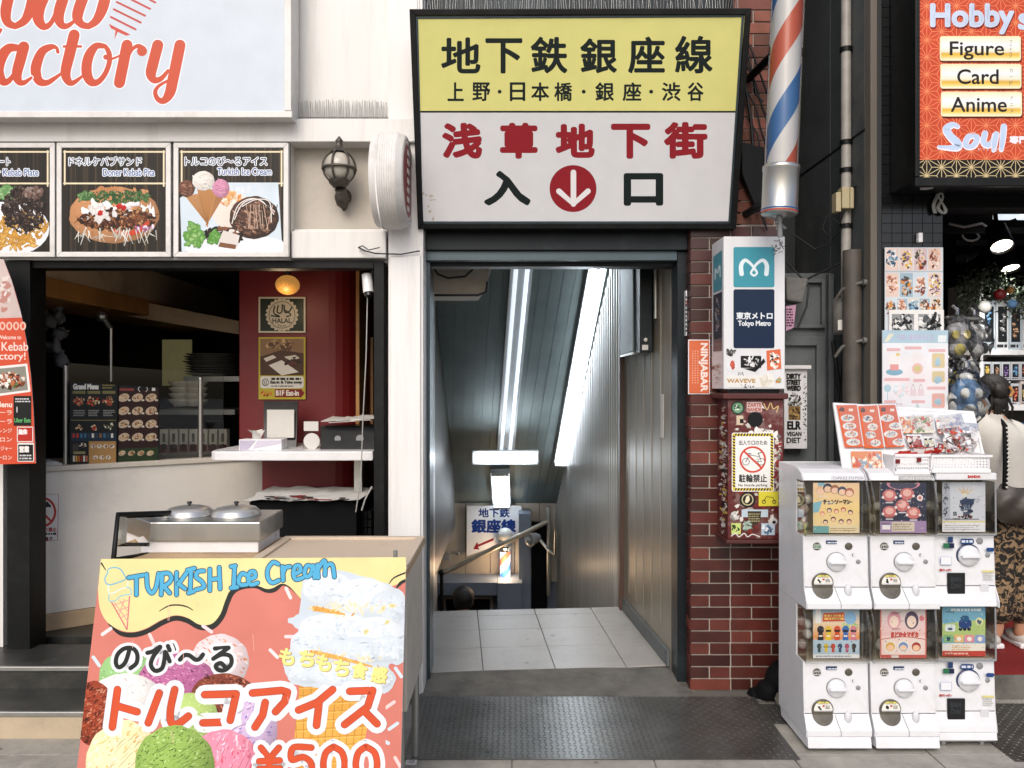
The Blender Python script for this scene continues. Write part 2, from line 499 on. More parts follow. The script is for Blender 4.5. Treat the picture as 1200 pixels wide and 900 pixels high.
mat('red_wall', '6c0d13', .5, var=.08, scale=3, dirt='4d0a10', damt=.3)
mat('step_dark', '2c2d2b', .4, var=.3, scale=7, dirt='5c5a54', damt=.4, dscale=4, bump=.1)
mat('step_beige', 'b5a58d', .6, var=.15, scale=5, dirt='6e6354', damt=.5, dscale=3, bump=.1)
mat('steel', 'b4b4b0', .3, metal=.9, var=.1, scale=4, streak=True)
mat('chrome', 'd0d0d0', .12, metal=1, var=.05); mat('lid_steel', 'cfcfcc', .3, metal=.75, var=.06)
mat('aluminium', 'a9aaa6', .38, metal=.8, var=.1, scale=10)
mat('wood_top', 'b89a72', .55, var=.2, scale=4, dirt='6d5236', damt=.5, dscale=5)
mat('wood_pale', 'c9b8a3', .6, var=.15, scale=3, dirt='8e7758', damt=.4, dscale=3)
mat('cream_panel', 'c6bfb2', .6, var=.05, scale=3, dirt='8c8374', damt=.4, dscale=5)
mat('white_plastic', 'e3e4e6', .28, var=.02, scale=4, dirt='b9b4aa', damt=.3, dscale=5)
mat('sign_white', 'd3d5d8', .35, var=.03, scale=5, dirt='9b9890', damt=.25, dscale=7, streak=True)
mat('machine_white', 'd9dbdf', .3, var=.02, scale=3, dirt='a9a59c', damt=.35, dscale=6)
mat('grey_plastic', '86888a', .4, var=.06)
mat('dark_plastic', '17191b', .3, var=.15)
mat('tray_dark', '57534a', .35, var=.3, scale=30)
mat('beige_inner', '8f846d', .6, var=.15, scale=8)
mat('street', '8f8d88', .8, var=.18, scale=9, bump=.3, bscale=120, dirt='5c5a55', damt=.5, dscale=3)
mat('kerb', '9a978f', .75, var=.18, scale=9, bump=.3, bscale=90, dirt='5f5b53', damt=.6, dscale=4)
mat('rough_concrete', '63615b', .75, var=.3, scale=6, bump=.8, bscale=14, dirt='3d3b37', damt=.8, dscale=5)
mat('checker_plate', '666663', .3, metal=.6, var=.3, scale=5, dirt='6b665d', damt=.5, dscale=3)
mat('mortar', 'a79f96', .85, var=.15, scale=20, bump=.2)
mat('tile_floor', '9d9b97', .4, var=.28, scale=150, dirt='7c7972', damt=.6, dscale=3)
mat('tile_gap', '4a4843', .8)
mat('passage_metal', 'b0b0ac', .31, metal=.55, var=.15, scale=5, streak=True, dirt='3c342a', damt=.5, dscale=3)
mat('passage_flat', '9b9588', .4, metal=.4, var=.2, scale=4, streak=True, dirt='4a3f30', damt=.6, dscale=3)
mat('ceiling_metal', '7a8787', .5, metal=.3, var=.15, scale=3)
mat('far_panel', 'a59d90', .5, metal=.2, var=.12, scale=3)
mat('blue_grey', '6d7785', .5, var=.1)
mat('post_brown', '4a362e', .5, var=.2)
mat('door_frame_metal', '131b20', .42, metal=.5, var=.2, scale=6, dirt='3e4a4f', damt=.4)
mat('frame_edge', '49555b', .35, metal=.7, var=.15)
mat('lamp_body', 'b9bcbc', .4, var=.05)
mat('alley_wall', '43494b', .8, var=.3, scale=2.5, dirt='74716a', damt=.6, dscale=1.3, bump=.2)
mat('alley_edge', '69635a', .75, var=.25, scale=4, dirt='4b453c', damt=.8, dscale=3, streak=True)
mat('alley_dark', '33393a', .8, var=.3, scale=3)
mat('old_door', '646b6d', .55, var=.2, scale=4, dirt='2a2b2a', damt=.6, dscale=3)
mat('pvc_pipe', '9d9a94', .45, var=.2, scale=6, dirt='5d5850', damt=.5)
mat('drain_brown', '4d4842', .6, var=.25, scale=8, dirt='2e2924', damt=.6)
mat('rust_grey', '6b6a66', .6, var=.25, scale=12, dirt='3c342c', damt=.7, dscale=8)
mat('cream_plastic', 'b0a483', .5, var=.1, dirt='75694d', damt=.5)
mat('cable_black', '111213', .5)
mat('cable_white', 'a9a9a6', .45)
mat('black_tile', '0f1113', .2, var=.3, scale=3)
mat('black_grout', '2b2d2f', .8)
mat('red_carpet', '7c1512', .9, var=.2, scale=60, bump=.4, bscale=300)
mat('bronze', '55504a', .45, metal=.7, var=.4, scale=30, bump=.3, bscale=60)
mat('skin', 'b88a6f', .5, var=.04, scale=9)
mat('hair', '120d0a', .65, var=.4, scale=40, streak=True, bump=.5, bscale=90)
mat('shirt', 'bab7b1', .85, var=.05, bump=.35, bscale=22)
mat('dark_cloth', '1c1e22', .8, var=.2, bump=.3, bscale=20)
mat('bag_leather', '3a3631', .45, metal=.1, var=.25, scale=7, bump=.5, bscale=12)
mat('paper', 'c9c7c2', .7, var=.05, bump=.25, bscale=14)
mat('cloth_grey', '8a8d91', .8, var=.2, bump=.5, bscale=12)
mat('ceramic', 'cfc8b8', .3, var=.05)
mat('plate_dark', '55534e', .35, var=.15)
mat('red_box', '571b1b', .45, var=.15, scale=9, dirt='c8c2ba', damt=.35, dscale=9)
mat('globe_white', 'd5d5d0', .3, var=.04)
mat('leaf_green', '24301f', .6, var=.4, scale=30)
mat('plush_blue', '5f86b0', .9, var=.1, bump=.4, bscale=90)
mat('plush_white', 'd8d8d4', .9, var=.06, bump=.4, bscale=90)
mat('plush_yellow', 'c2b35e', .9, var=.1, bump=.4, bscale=90)
mat('plush_grey', '97979c', .9, var=.3, bump=.4, bscale=90)
mat('amber_glass', 'b07a35', .25, var=.5, scale=90, emit='ffb45a', estr=.3)
mat('lens_grey', 'b0aba0', .2, var=.2)
print_mat('print_gloss', .35, .22)
print_mat('print_matt', .6, .3)
print_mat('sign_face', .3, .25, .03)
print_mat('brick_glossy', .32, .5, .2)
print_mat('brick_matt', .65, .4, .2)
print_mat('print_dark', .5, .3)
clear_mat('glass', (.96, .98, .97), .02)
clear_mat('clear_plastic', (.93, .93, .91), .06, 1.4, .7)
clear_mat('bag_film', (.95, .96, .96), .16, 1.5, .7, .06)
clear_mat('toy_bag', (.95, .96, .96), .1, 1.5, 1.2, .02)
lamp_mat('tube_light', 'eef6ff', 14)
lamp_mat('tube_dim', 'e6f0fa', .8)
lamp_mat('spot_face', 'fff6e8', 7)
lamp_mat('pole_light', 'fff0d8', 2.4)

def gum(name, scale, thr, c):
    """dark trodden spots of gum on a floor"""
    m = M[name]; t = m.node_tree; L = t.links; b = t.nodes['Principled BSDF']; src = b.inputs['Base Color'].links[0].from_socket
    tc = t.nodes.new('ShaderNodeTexCoord'); vo = t.nodes.new('ShaderNodeTexVoronoi'); vo.inputs['Scale'].default_value = scale; L.new(tc.outputs['Object'], vo.inputs[0])
    ns = t.nodes.new('ShaderNodeTexNoise'); ns.inputs['Scale'].default_value = scale*.7; L.new(tc.outputs['Object'], ns.inputs[0])
    ad = t.nodes.new('ShaderNodeMath'); ad.operation = 'MULTIPLY'; L.new(ns.outputs[0], ad.inputs[0]); ad.inputs[1].default_value = thr*2
    lt = t.nodes.new('ShaderNodeMath'); lt.operation = 'LESS_THAN'; L.new(vo.outputs['Distance'], lt.inputs[0]); L.new(ad.outputs[0], lt.inputs[1])
    k = t.nodes.new('ShaderNodeMath'); k.operation = 'MULTIPLY'; k.inputs[1].default_value = .65; L.new(lt.outputs[0], k.inputs[0])
    mx = t.nodes.new('ShaderNodeMix'); mx.data_type = 'RGBA'; L.new(k.outputs[0], mx.inputs[0]); L.new(src, mx.inputs[6]); mx.inputs[7].default_value = (*lin(c), 1); L.new(mx.outputs[2], b.inputs['Base Color'])
gum('tile_floor', 5, .07, '5a5853'); gum('kerb', 6, .07, '4a4844'); gum('street', 6, .07, '4a4844')
# ---------------------------------------------------------------- ground
def struct(o): o['kind'] = 'structure'; return o
b = MB(); g_ = [(-60, 60, -60, 5.31), (-60, -1.3, 5.31, 9.4), (.95, 60, 5.31, 9.4), (-60, 60, 9.4, 60)]      # a hole for the stairwell
for x0, x1, y0, y1 in g_: b.quad((x0, y0, 0), (x1, y0, 0), (x1, y1, 0), (x0, y1, 0))
struct(b.build('street', 'street'))
b = MB(); x = -4.6
for i in range(16):
    for j in range(9):
        x0 = -4.8+i*.6; y1 = 3.92-j*.6
        b.prism([(x0+.003, y1-.597, .002), (x0+.597, y1-.597, .002), (x0+.597, y1-.003, .002), (x0+.003, y1-.003, .002)], (0, 0, .006))
struct(b.build('pavement', 'kerb', bevel=.002, seg=1))
# rough concrete strip between the plate and the tiled floor
b = MB(); N = 60; vs = []; fs = []
for i in range(N+1):
    for j in range(9):
        x = -.62+i*(1.56/N); t = j/8; y = 3.86+t*.40
        z = min(.0385, .012+.026*min(1, t*1.25)+random.uniform(-.0035, .0035)*(1-t)+.004*(1-t)*math.sin(x*9+t*3))
        vs.append((x, y, z))
for i in range(N):
    for j in range(8):
        fs.append((i*9+j, (i+1)*9+j, (i+1)*9+j+1, i*9+j+1))
b.add(vs, fs, True)
b.box(.94, 1.95, 3.84, 4.7, .0, .018)
struct(b.build('threshold_path', 'rough_concrete'))

# checker plates
def plate(name, label, x0, x1, y0, ym, y1, zr):
    t = thing(name, label, 'metal plate', ((x0+x1)/2, (y0+y1)/2, 0))
    b = MB()
    def zz(y): return .013+(max(0, y-ym)/(y1-ym))*zr
    b.prism([(x0, y0, .009), (x0, y0, .013), (x0, ym, .013), (x0, y1, zz(y1)), (x0, y1, zz(y1)-.004), (x0, ym, .009)], (x1-x0, 0, 0))
    p = .026; i = 0; y = y0+.015; d = math.sqrt(.5)
    while y < y1-.012:
        x = x0+.015; k = 0
        while x < x1-.012:
            s = 1 if (i+k) % 2 else -1; z = zz(y)+.0003; l, wd = .0115, .0028
            a = Vector((d, s*d, (zz(y+.01)-zz(y))/.01*s*d)); c = Vector((-s*d, d, 0))
            ctr = Vector((x, y, z)); h = Vector((0, 0, .0016))
            b.add([ctr-a*l, ctr-c*wd, ctr+a*l, ctr+c*wd, ctr-a*l*.55+h, ctr+a*l*.55+h], [(0, 1, 5, 4), (1, 2, 5), (2, 3, 4, 5), (3, 0, 4)])
            x += p; k += 1
        y += p; i += 1
    b.build('tread_sheet', 'checker_plate', t)
plate('checker_plate_ramp', 'wide dark checker plate ramp in front of the station doorway', X(472, 3.3), 1.22, 3.275, 3.56, 3.90, .012)
plate('checker_plate', 'short checker plate behind and right of the capsule machines', 2.12, 3.3, 3.26, 3.7, 3.84, .002)
plate('checker_plate', 'narrow checker plate strip under the capsule machines', 1.225, 1.9, 3.62, 3.8, 3.86, .001)

# ---------------------------------------------------------------- kebab shop building
YF = 4.05
OX0, OX1, OZ0, OZ1 = X(8, YF), X(452, YF), .235, 2.234
kb = thing('kebab_shop', 'white painted shopfront with a wide open serving window beside the station doorway', 'shop building', (-2.5, YF, 0))
b = MB()
b.box(-6, -.56, YF, YF+.12, OZ1, 5.2)
b.box(-6, OX0, YF-.03, YF+.12, 0, OZ1)
b.build('facade_wall', 'white_paint', kb)
b = MB()
b.box(-6, -.47, 3.93, YF-.001, Z(166, 3.93), Z(139, 3.93))      # beam under the big sign
b.box(-6, X(340, 3.96), 3.965, YF-.001, Z(304, 3.96), Z(163, 3.96)-.01)
b.box(X(341, 3.96), X(452, 3.96), 3.965, YF-.001, Z(302, 3.96), Z(270, 3.96))
b.box(X(341, 3.96), X(452, 3.96), 4.01, YF-.001, Z(270, 3.96), Z(266, 3.96))
b.build('beam', 'white_paint', kb, .004)
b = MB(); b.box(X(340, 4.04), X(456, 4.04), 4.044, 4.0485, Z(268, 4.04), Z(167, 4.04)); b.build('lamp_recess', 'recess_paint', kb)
b = MB(); b.box(X(339, 4.0), X(456, 4.0), 4.0, YF-.001, Z(138, 4.0)+.002, 5.2); b.build('upper_panel', 'white_paint', kb, .004)
b = MB()
px0, px1 = X(455, 3.96), X(496, 3.96)
b.box(px0, px1, 3.96, 4.3, 0, Z(166, 3.93)-.002)
b.box(px0+.012, px1-.012, 3.945, 3.9595, 0, Z(300, 3.96))
b.box(px0, px1, 3.95, 4.3, Z(139, 3.93)+.002, 5.2)
b.build('pillar', 'white_pillar', kb, .005)
b = MB(); Yf = 4.0
b.box(X(8, 3.98), X(35, 3.98), Yf-.02, Yf+.12, OZ0-.1, OZ1)
b.box(X(440, YF), OX1, Yf, Yf+.1, OZ0, OZ1)
b.box(X(35, YF), X(440, YF), Yf, Yf+.1, Z(316, YF), OZ1)
b.build('window_frame', 'black_metal', kb, .003)
b = MB()
b.box(-4.3, -.6, YF+.13, 8.2, .1, OZ0)
b.build('shop_floor', 'step_dark', kb)
b = MB()
b.box(-4.3, -.6, YF+.13, 8.2, 2.42, 2.5); b.box(-4.3, -.6, 8.0, 8.1, OZ0, 2.42)
b.box(-4.3, -4.2, YF+.13, 8.0, OZ0, 2.42); b.box(-.68, -.6, YF+.13, 8.0, OZ0, 2.42)
b.build('kitchen_wall', 'kitchen_wall', kb)
b = MB(); b.box(-6, -.5, YF+.125, 9, 5.2, 5.3); b.box(-6, -.5, 8.9, 9, 0, 5.2); b.box(-6, -5.9, YF+.125, 8.9, 0, 5.2); b.build('roof', 'dark_interior', kb)
# steps up to the shop
b = MB(); b.box(-6, -.66, 3.475, 3.73, .0, .118); b.build('lower_step', 'step_beige', kb, .004)
b = MB(); b.box(-6, -.66, 3.485, 3.745, .1185, .127); b.box(-6, -.66, 3.74, 4.055, .1275, .226); b.box(-6, -.66, 3.745, 4.06, .2265, .235); b.build('step_tread', 'step_dark', kb)
b = MB(); b.box(-6, -.66, 3.468, 3.484, .108, .1295); b.box(-6, -.66, 3.728, 3.7445, .216, .2375); b.build('step_nosing', 'aluminium', kb, .003)
# bulkhead above the counter, running back from the window
b = MB()
xa = X(40, 4.2)
b.prism([(xa, 4.17, 2.415), (xa, 4.17, Z(322, 4.2)), (xa, 8, Z(322, 4.2)), (xa, 8, 2.415)], (-.5, 0, 0))
b.build('bulkhead', 'soffit_beige', kb)
b = MB(); b.box(xa-.5, xa+.012, 4.165, 8, Z(345, 4.2), Z(321, 4.2)-.003); b.build('bulkhead_trim', 'wood_strip', kb, .003)
b = MB(); b.prism([P(135, 347, 5.5), P(280, 376, 5.5), P(280, 392, 5.5), P(135, 368, 5.5)], (0, .3, 0)); b.build('duct', 'soffit_beige', kb, .004)
# red partition
b = MB(); YR = 4.95
prof = [(X(280, YR), 5.6), (X(280, YR), YR), (X(385, YR), YR)]
cx, cy, r = X(385, YR), YR+.3, .3
for i in range(1, 9):
    a = R(-90+i*11); prof.append((cx+r*math.cos(a)*.75, cy+r*math.sin(a)))
prof.append((prof[-1][0], 5.6))
b.prism([(p[0], p[1], OZ0) for p in prof], (0, 0, 2.18))
b.build('red_partition', 'red_wall', kb, .006)
b = MB(); b.box(X(190, 6.6), X(224, 6.6), 6.6, 6.62, Z(452, 6.6), Z(398, 6.6)); b.build('lit_wall_patch', mat('wall_patch_glow', 'a59d7d', .6, emit='6b6444', estr=.35, var=.3), kb)  # light on the rear kitchen wall, put in as a glowing yellowish patch
b = MB(); b.box(X(40, 6.9), X(186, 6.9), 6.9, 7.4, Z(480, 6.9), Z(365, 6.9)); b.box(X(205, 6.4), X(280, 6.4), 6.4, 6.6, Z(492, 6.4), Z(486, 6.4)); b.box(X(186, 6.3), X(282, 6.3), 6.3, 6.5, Z(540, 6.3), .3); b.build('kitchen_cupboard', 'dark_interior', kb, .004)

# ---------------------------------------------------------------- station entrance building
def XR(Y): return .872-.0895*(Y-4.22)
def XL(Y): return -.44-.088*(Y-4.22)
st = thing('subway_entrance', 'doorway to a descending stair passage framed in dark metal beside a red brick pillar', 'station entrance', (.2, 4.2, 0))
BX0, BX1 = X(810, 4.0), X(915, 4.0)
def bricks(b, x0, x1, y, z0, z1, pal, lh=.054, g=.0075, side=False):
    z = z0; row = 0
    lens = ((.205, .1, .205), (.1, .205, .205), (.205, .205, .1))
    while z < z1-.01:
        x = x0-(.11 if row % 2 else 0); k = row*2
        h = min(lh, z1-z)
        while x < x1:
            l = lens[row % 3][k % 3] if not side else (.1 if (row+k) % 2 else .13)
            a, c = max(x, x0), min(x+l, x1)
            if c-a > .012:
                cl = random.choice(pal); q = random.uniform(.62, 1.25); cl = tuple(min(1, v*q) for v in lin(cl))
                j = random.uniform(0, .0025)
                if side: b.box(side-.007-j, side+.01, a, c, z, z+h, cl)
                else: b.box(a, c, y-.007-j, y+.01, z, z+h, cl)
            x += l+g; k += 1
        z += lh+g; row += 1
LOW = ['562722', '4a201c', '5f2d26', '40201c', '6a362d', '4e2621']; UP = ['87503f', '7c4838', '93594a', '6e3f34', '83523f']  # darker tones for the lower bricks, lighter ones for the upper
b = MB(); b.box(BX0, BX1, 4.0, 4.22, .0, 2.42); b.box(X(868, 4.0), 1.389, 4.0, 4.22, 2.4205, 5.2); b.build('brick_pillar', 'mortar', st)
b = MB()
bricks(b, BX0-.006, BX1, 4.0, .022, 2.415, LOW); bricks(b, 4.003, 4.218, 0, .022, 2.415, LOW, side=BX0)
b.build('lower_brick_facing', 'brick_glossy', st, .0015, 1, attr=True)
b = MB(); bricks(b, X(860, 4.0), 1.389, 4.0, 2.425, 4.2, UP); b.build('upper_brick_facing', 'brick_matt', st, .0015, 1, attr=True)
b = MB(); b.box(-.5, X(868, 4.0)-.001, 4.1, 4.3, 2.42, 5.2); b.box(-.5, 1.389, 4.23, 9.5, 5.21, 5.3); b.box(-1.4, 1.389, 9.4, 9.5, -3.2, 5.2)
b.box(1.37, 1.389, 4.221, 5.0, 0, 5.2); b.build('upper_wall', 'door_frame_metal', st)
# door frame
b = MB()
zt = Z(312, 4.15)
b.box(X(489, 4.05), X(806, 4.05), 4.05, 4.24, Z(293, 4.05), Z(268, 4.05)+.1)
b.box(X(489, 4.1), X(497, 4.1), 4.1, 4.3, 0.02, Z(293, 4.05)-.002)
b.box(XR(4.22)+.0, BX0-.001, 4.08, 4.24, 0.02, Z(293, 4.05)-.002)
b.box(X(497, 4.1), XR(4.22), 4.16, 4.26, zt, Z(305, 4.16)+.01)
b.build('door_frame', 'door_frame_metal', st, .003)
b = MB()
b.box(X(497, 4.1), XR(4.22)-.001, 4.08, 4.158, zt+.02, Z(294, 4.08)); b.box(X(497, 4.12)+.001, X(504, 4.12), 4.11, 4.3, .02, zt+.018)
b.build('frame_edge', 'frame_edge', st, .002)
# side walls of the passage
def xwall(fx, y0, y1, z0, z1, th):
    return [(fx(y0), y0, z0), (fx(y1), y1, z0), (fx(y1), y1, z1), (fx(y0), y0, z1)], (th, 0, 0)
b = MB()
a, o = xwall(XR, 4.24, 5.33, -.3, 3.4, .1); b.prism(a, o)
for i in range(1, 6):
    y = 4.24+i*.19; b.box(XR(y)-.003, XR(y)+.004, y, y+.006, .2, 2.7)
b.build('side_wall', 'passage_flat', st)
b = MB()
b.box(XR(5.35)-.028, XR(5.35)+.05, 5.335, 5.42, -.3, 3.3); b.build('wall_post', 'post_brown', st, .003)
b = MB(); y = 5.42; pts = []
while y < 8.5:                                     # ribbed sheet: a zigzag seen from above
    for dy, dx in ((0, 0), (.052, 0), (.058, -.012), (.070, -.012), (.076, 0)): pts.append((XR(y+dy)+.01+dx, y+dy))
    y += .078
vs = []; fs = []
for p in pts: vs += [(p[0], p[1], -3), (p[0], p[1], 3.3)]
for i in range(len(pts)-1): fs.append((2*i, 2*i+2, 2*i+3, 2*i+1))
b.add(vs, fs); b.prism([(XR(5.4)+.02, 5.4, -3), (XR(8.6)+.02, 8.6, -3), (XR(8.6)+.02, 8.6, 3.4), (XR(5.4)+.02, 5.4, 3.4)], (.08, 0, 0))
b.build('ribbed_wall', 'passage_metal', st)
b = MB(); a, o = xwall(XL, 4.3, 8.6, -3, 3.4, -.1); b.prism(a, o); b.build('left_wall', 'passage_metal', st)
b = MB()
b.prism([(XR(4.26)-.002, 4.26, .045), (XR(5.33)-.002, 5.33, .045), (XR(5.33)-.002, 5.33, .13), (XR(4.26)-.002, 4.26, .13)], (-.012, 0, 0)); b.build('skirting', 'old_door', st)
# sloping ceiling of metal panels
CP0 = Vector((0, 5.8, 2.48)); CN = Vector((0, -.811, -1)).normalized()      # falls 0.811 per metre
def zc(Y): return 2.48-.811*(Y-5.8)
def ceil(px, py, off=0):
    d = Vector(((px-600)/F, 1, (450-py)/F)); c = Vector((0, 0, CZ))
    return c+d*((CP0-c).dot(CN)/d.dot(CN))+CN*off
b = MB(); n = 15
for i in range(n):
    def xx(Y, k): return XL(Y)-.03+(XR(Y)-XL(Y)+.06)*k/n
    g = .0016
    b.prism([(xx(4.3, i)+g, 4.3, zc(4.3)), (xx(4.3, i+1)-g, 4.3, zc(4.3)), (xx(8.55, i+1)-g, 8.55, zc(8.55)), (xx(8.55, i)+g, 8.55, zc(8.55))], -CN*.02)
b.prism([(XL(4.3)-.05, 4.3, zc(4.3)), (XR(4.3)+.05, 4.3, zc(4.3)), (XR(8.55)+.05, 8.55, zc(8.55)), (XL(8.55)-.05, 8.55, zc(8.55))], -CN*.03)
for i in range(len(b.v)-8, len(b.v)): b.v[i] = b.v[i]-CN*.012
b.build('sloping_ceiling', 'ceiling_metal', st)
b = MB(); b.box(-.55, 1.0, 4.28, 4.32, zc(4.3)-1.2, 5.2); b.build('transom', 'door_frame_metal', st)
# tiled landing
b = MB(); g = .0022
d = Vector((-.075, .997, 0)); e = Vector((.997, .075, 0)); o0 = Vector((X(566, 4.17), 4.215, .04))
for i in range(-3, 4):
    for j in range(0, 4):
        y0 = [0, .365, .70, .995, 1.13][j]; y1 = [0, .365, .70, .995, 1.13][j+1]; T = .395
        q = [o0+e*(i*T+g)+d*(y0+g), o0+e*((i+1)*T-g)+d*(y0+g), o0+e*((i+1)*T-g)+d*(y1-g), o0+e*(i*T+g)+d*(y1-g)]
        if q[1].x < -.52 or q[0].x > .9: continue
        q = [Vector((min(max(v.x, XL(v.y)-.02), XR(v.y)+.02), v.y, v.z)) for v in q]
        b.prism(q, (0, 0, -.02))
struct(b.build('tiled_floor', 'tile_floor', None, .0012, 1))
b = MB(); b.box(-.6, .95, 4.2, 5.33, -.1, .032)
for i in range(12):
    b.box(-.85, .9, 5.34+i*.25, 5.62+i*.25, -.3-.2*i, -.15-.2*i+.0)
b.box(-1.0, .9, 8.3, 9.4, -2.6, -2.35)
struct(b.build('stair_floor', 'tile_gap'))
# bottom of the stair: far wall
b = MB(); YW = 8.5
for i in range(6):
    x0 = -1.05+i*.27; b.box(x0+.003, x0+.267, YW, YW+.04, Z(682, YW), Z(588, YW))
b.build('far_wall', 'far_panel', st, .002)
b = MB(); b.box(-1.2, .9, YW+.045, YW+.1, -3, 1.2); b.box(X(608, YW-.3), X(622, YW-.3), YW-.3, YW, -2.3, Z(602, YW-.3)); b.build('far_backing', 'blue_grey', st)
b = MB(); b.box(-1.1, X(608, 8.2), 8.1, 8.49, Z(695, 8.2), Z(680, 8.2)); b.box(X(583, 8.1), X(612, 8.1), 8.05, 8.49, Z(720, 8.1), Z(682, 8.1)); b.build('ledge', 'blue_grey', st, .004)
b = MB(); b.frame(P(519, 699, 8.44), P(578, 699, 8.44), P(578, 735, 8.44), P(519, 735, 8.44), .03, (0, .03, 0)); b.build('hatch_frame', 'far_panel', st)
b = MB(); b.pbox(523, 703, 574, 735, 8.46, .02); b.pbox(623, 612, 641, 735, 8.4, .05); b.build('dark_opening', 'black_flat', st)

# ---------------------------------------------------------------- alley and hobby shop building
AX = 1.83
al = thing('alley_recess', 'narrow dark recess with an old grey door between brick pillar and hobby shop', 'alley wall', (1.6, 5.0, 0))
b = MB(); b.box(1.39, 1.829, 5.0, 5.1, 0, 5.2); b.build('rear_wall', 'alley_dark', al)
Yd = 4.42
b = MB(); b.box(1.392, 1.829, Yd, 4.999, 0, Z(320, Yd)); b.build('door_surround', 'old_door', al, .004)
b = MB()
b.frame((1.45, Yd-.03, .02), (X(965, Yd), Yd-.03, .02), (X(965, Yd), Yd-.03, Z(395, Yd)), (1.45, Yd-.03, Z(395, Yd)), .05, (0, .029, 0))
b.frame((1.45, Yd-.03, Z(385, Yd)), (X(965, Yd), Yd-.03, Z(385, Yd)), (X(965, Yd), Yd-.03, Z(328, Yd)), (1.45, Yd-.03, Z(328, Yd)), .02, (0, .029, 0))
b.box(X(968, Yd), X(974, Yd), Yd-.04, Yd-.001, 0, Z(322, Yd)); b.box(X(978, Yd), X(982, Yd), Yd-.05, Yd-.001, 0, Z(330, Yd))
b.build('old_door', 'old_door', al, .003)
hs = thing('hobby_shop', 'black fronted hobby shop with an open lit sales floor and red carpet', 'shop building', (3.0, 3.95, 0))
b = MB()
zs = 2.92
b.box(AX, AX+.06, 4.45+.004, 5.0, 0, zs-.01); b.box(AX, AX+.06, 4.02, 4.45-.004, 0, zs-.01)
b.box(AX, AX+.06, 4.45+.004, 5.0, zs+.006, 5.2); b.box(AX, AX+.06, 4.02, 4.45-.004, zs+.006, 5.2)
b.box(AX+.01, AX+.06, 4.02, 5.0, 0, 5.2)
b.build('alley_side_wall', 'alley_wall', hs, .003)
b = MB(); b.box(AX, AX+.035, 3.95, 4.018, 0, 5.2); b.build('wall_edge', 'alley_edge', hs, .004)
TX0, TX1, YT = X(1033, 3.95), X(1105, 3.95), 3.95
b = MB(); b.box(AX+.036, TX1, YT+.004, YT+.2, 0, 5.2); b.build('tile_pillar', 'black_grout', hs)
b = MB(); z = .02
while z < 3.6:
    x = TX0
    while x < TX1-.03:
        b.box(x+.0015, min(x+.052, TX1)-.0015, YT-.002, YT+.004, z+.0015, z+.0485); x += .052
    z += .05
b.build('black_tile_facing', 'black_tile', hs)
b = MB()
b.box(TX1+.001, 5.2, YT, YT+.15, 2.5, 5.2); b.box(TX1+.001, 5.2, YT+.151, 7.2, 2.62, 2.72)
b.box(TX1-.02, TX1+.0, YT+.201, 7.2, .13, 2.62); b.box(5.1, 5.2, YT+.151, 7.2, 0, 2.62); b.box(TX1+.001, 5.1, 7.2, 7.3, 0, 2.72)
b.box(AX+.07, 5.2, YT+.21, 7.3, 5.21, 5.3); b.box(AX+.07, 5.2, 7.31, 7.4, 0, 5.2)
b.build('black_wall', 'black_flat', hs)
b = MB(); b.box(TX1+.001, 5.1, 3.925, 7.2, .118, .132); struct(b.build('carpet_floor', 'red_carpet'))
b = MB(); b.box(TX1+.001, 5.2, 3.905, 3.924, 0, .128); b.box(TX1+.001, 5.2, 3.924, 7.2, .0, .116); b.build('front_step', 'rough_concrete', hs, .004)
# ---------------------------------------------------------------- big station sign (tilted light box)
def A(v): return tuple(v)
pt, pb = P(480, 12, 3.67), P(490, 268, 3.95)
sv = (pb-pt); sn = Vector((0, sv.z, -sv.y)).normalized()
if sn.y > 0: sn = -sn
ss = thing('station_sign', 'large tilted yellow and white light box sign with black and red lettering over the doorway', 'sign', (.33, 4.0, 2.39))
pr = Print(pt+sn*0, sn)
def on(x, y, off=0): return pr.pt(x, y)-sn*(.0008-off)
cs = [on(480, 11), on(880, 10), on(862, 268), on(490, 268)]
b = MB()
back = []
for c in cs: back.append(Vector((c.x, 4.09, c.z)))
for i in range(4):
    j = (i+1) % 4
    inn = .012
    b.add([cs[i], cs[j], back[j], back[i]], [(0, 1, 2, 3)])
b.add(back, [(0, 1, 2, 3)])
b.build('housing', 'black_metal', ss)
b = MB(); b.frame(*[c+sn*.012 for c in cs], .028, -sn*.03); b.build('frame', 'black_metal', ss, .003)
q = [on(487, 19), on(872, 17), on(856, 262), on(493, 262)]
b = MB(); b.frame(*[v+sn*.004 for v in q], .012, -sn*.02); b.build('inner_rim', 'frame_edge', ss, .002)
Y_, W_, K_, R_ = 'd5d284', 'd0d1d3', '16201f', '8a2029'
pr.poly([(486, 17), (873, 16), (863, 131), (489, 131)], Y_)
pr.poly([(489, 131), (863, 131), (855, 263), (493, 263)], W_)
pr.stroke([(489, 131), (863, 131)], 2.2, K_, curve=False)
for g, x0, x1, y0, y1 in (('地', 518, 562, 45, 85), ('下', 570, 611, 46, 85), ('鉄', 623, 664, 44, 85), ('銀', 681, 722, 46, 85), ('座', 737, 778, 44, 85), ('線', 792, 834, 43, 85)):
    pr.text(g, x0, y0, x1, y1, K_, bold=1.15)
for g, x0, x1 in (('上', 525, 543), ('野', 554, 574), ('日', 598, 615), ('本', 623, 643), ('橋', 650, 670), ('銀', 698, 719), ('座', 730, 751), ('渋', 776, 797), ('谷', 806, 824)):
    pr.text(g, x0, 97, x1, 118, K_, bold=.55)
for x in (585.5, 684, 763): pr.disc(x, 107.5, 2.3, lin(K_))
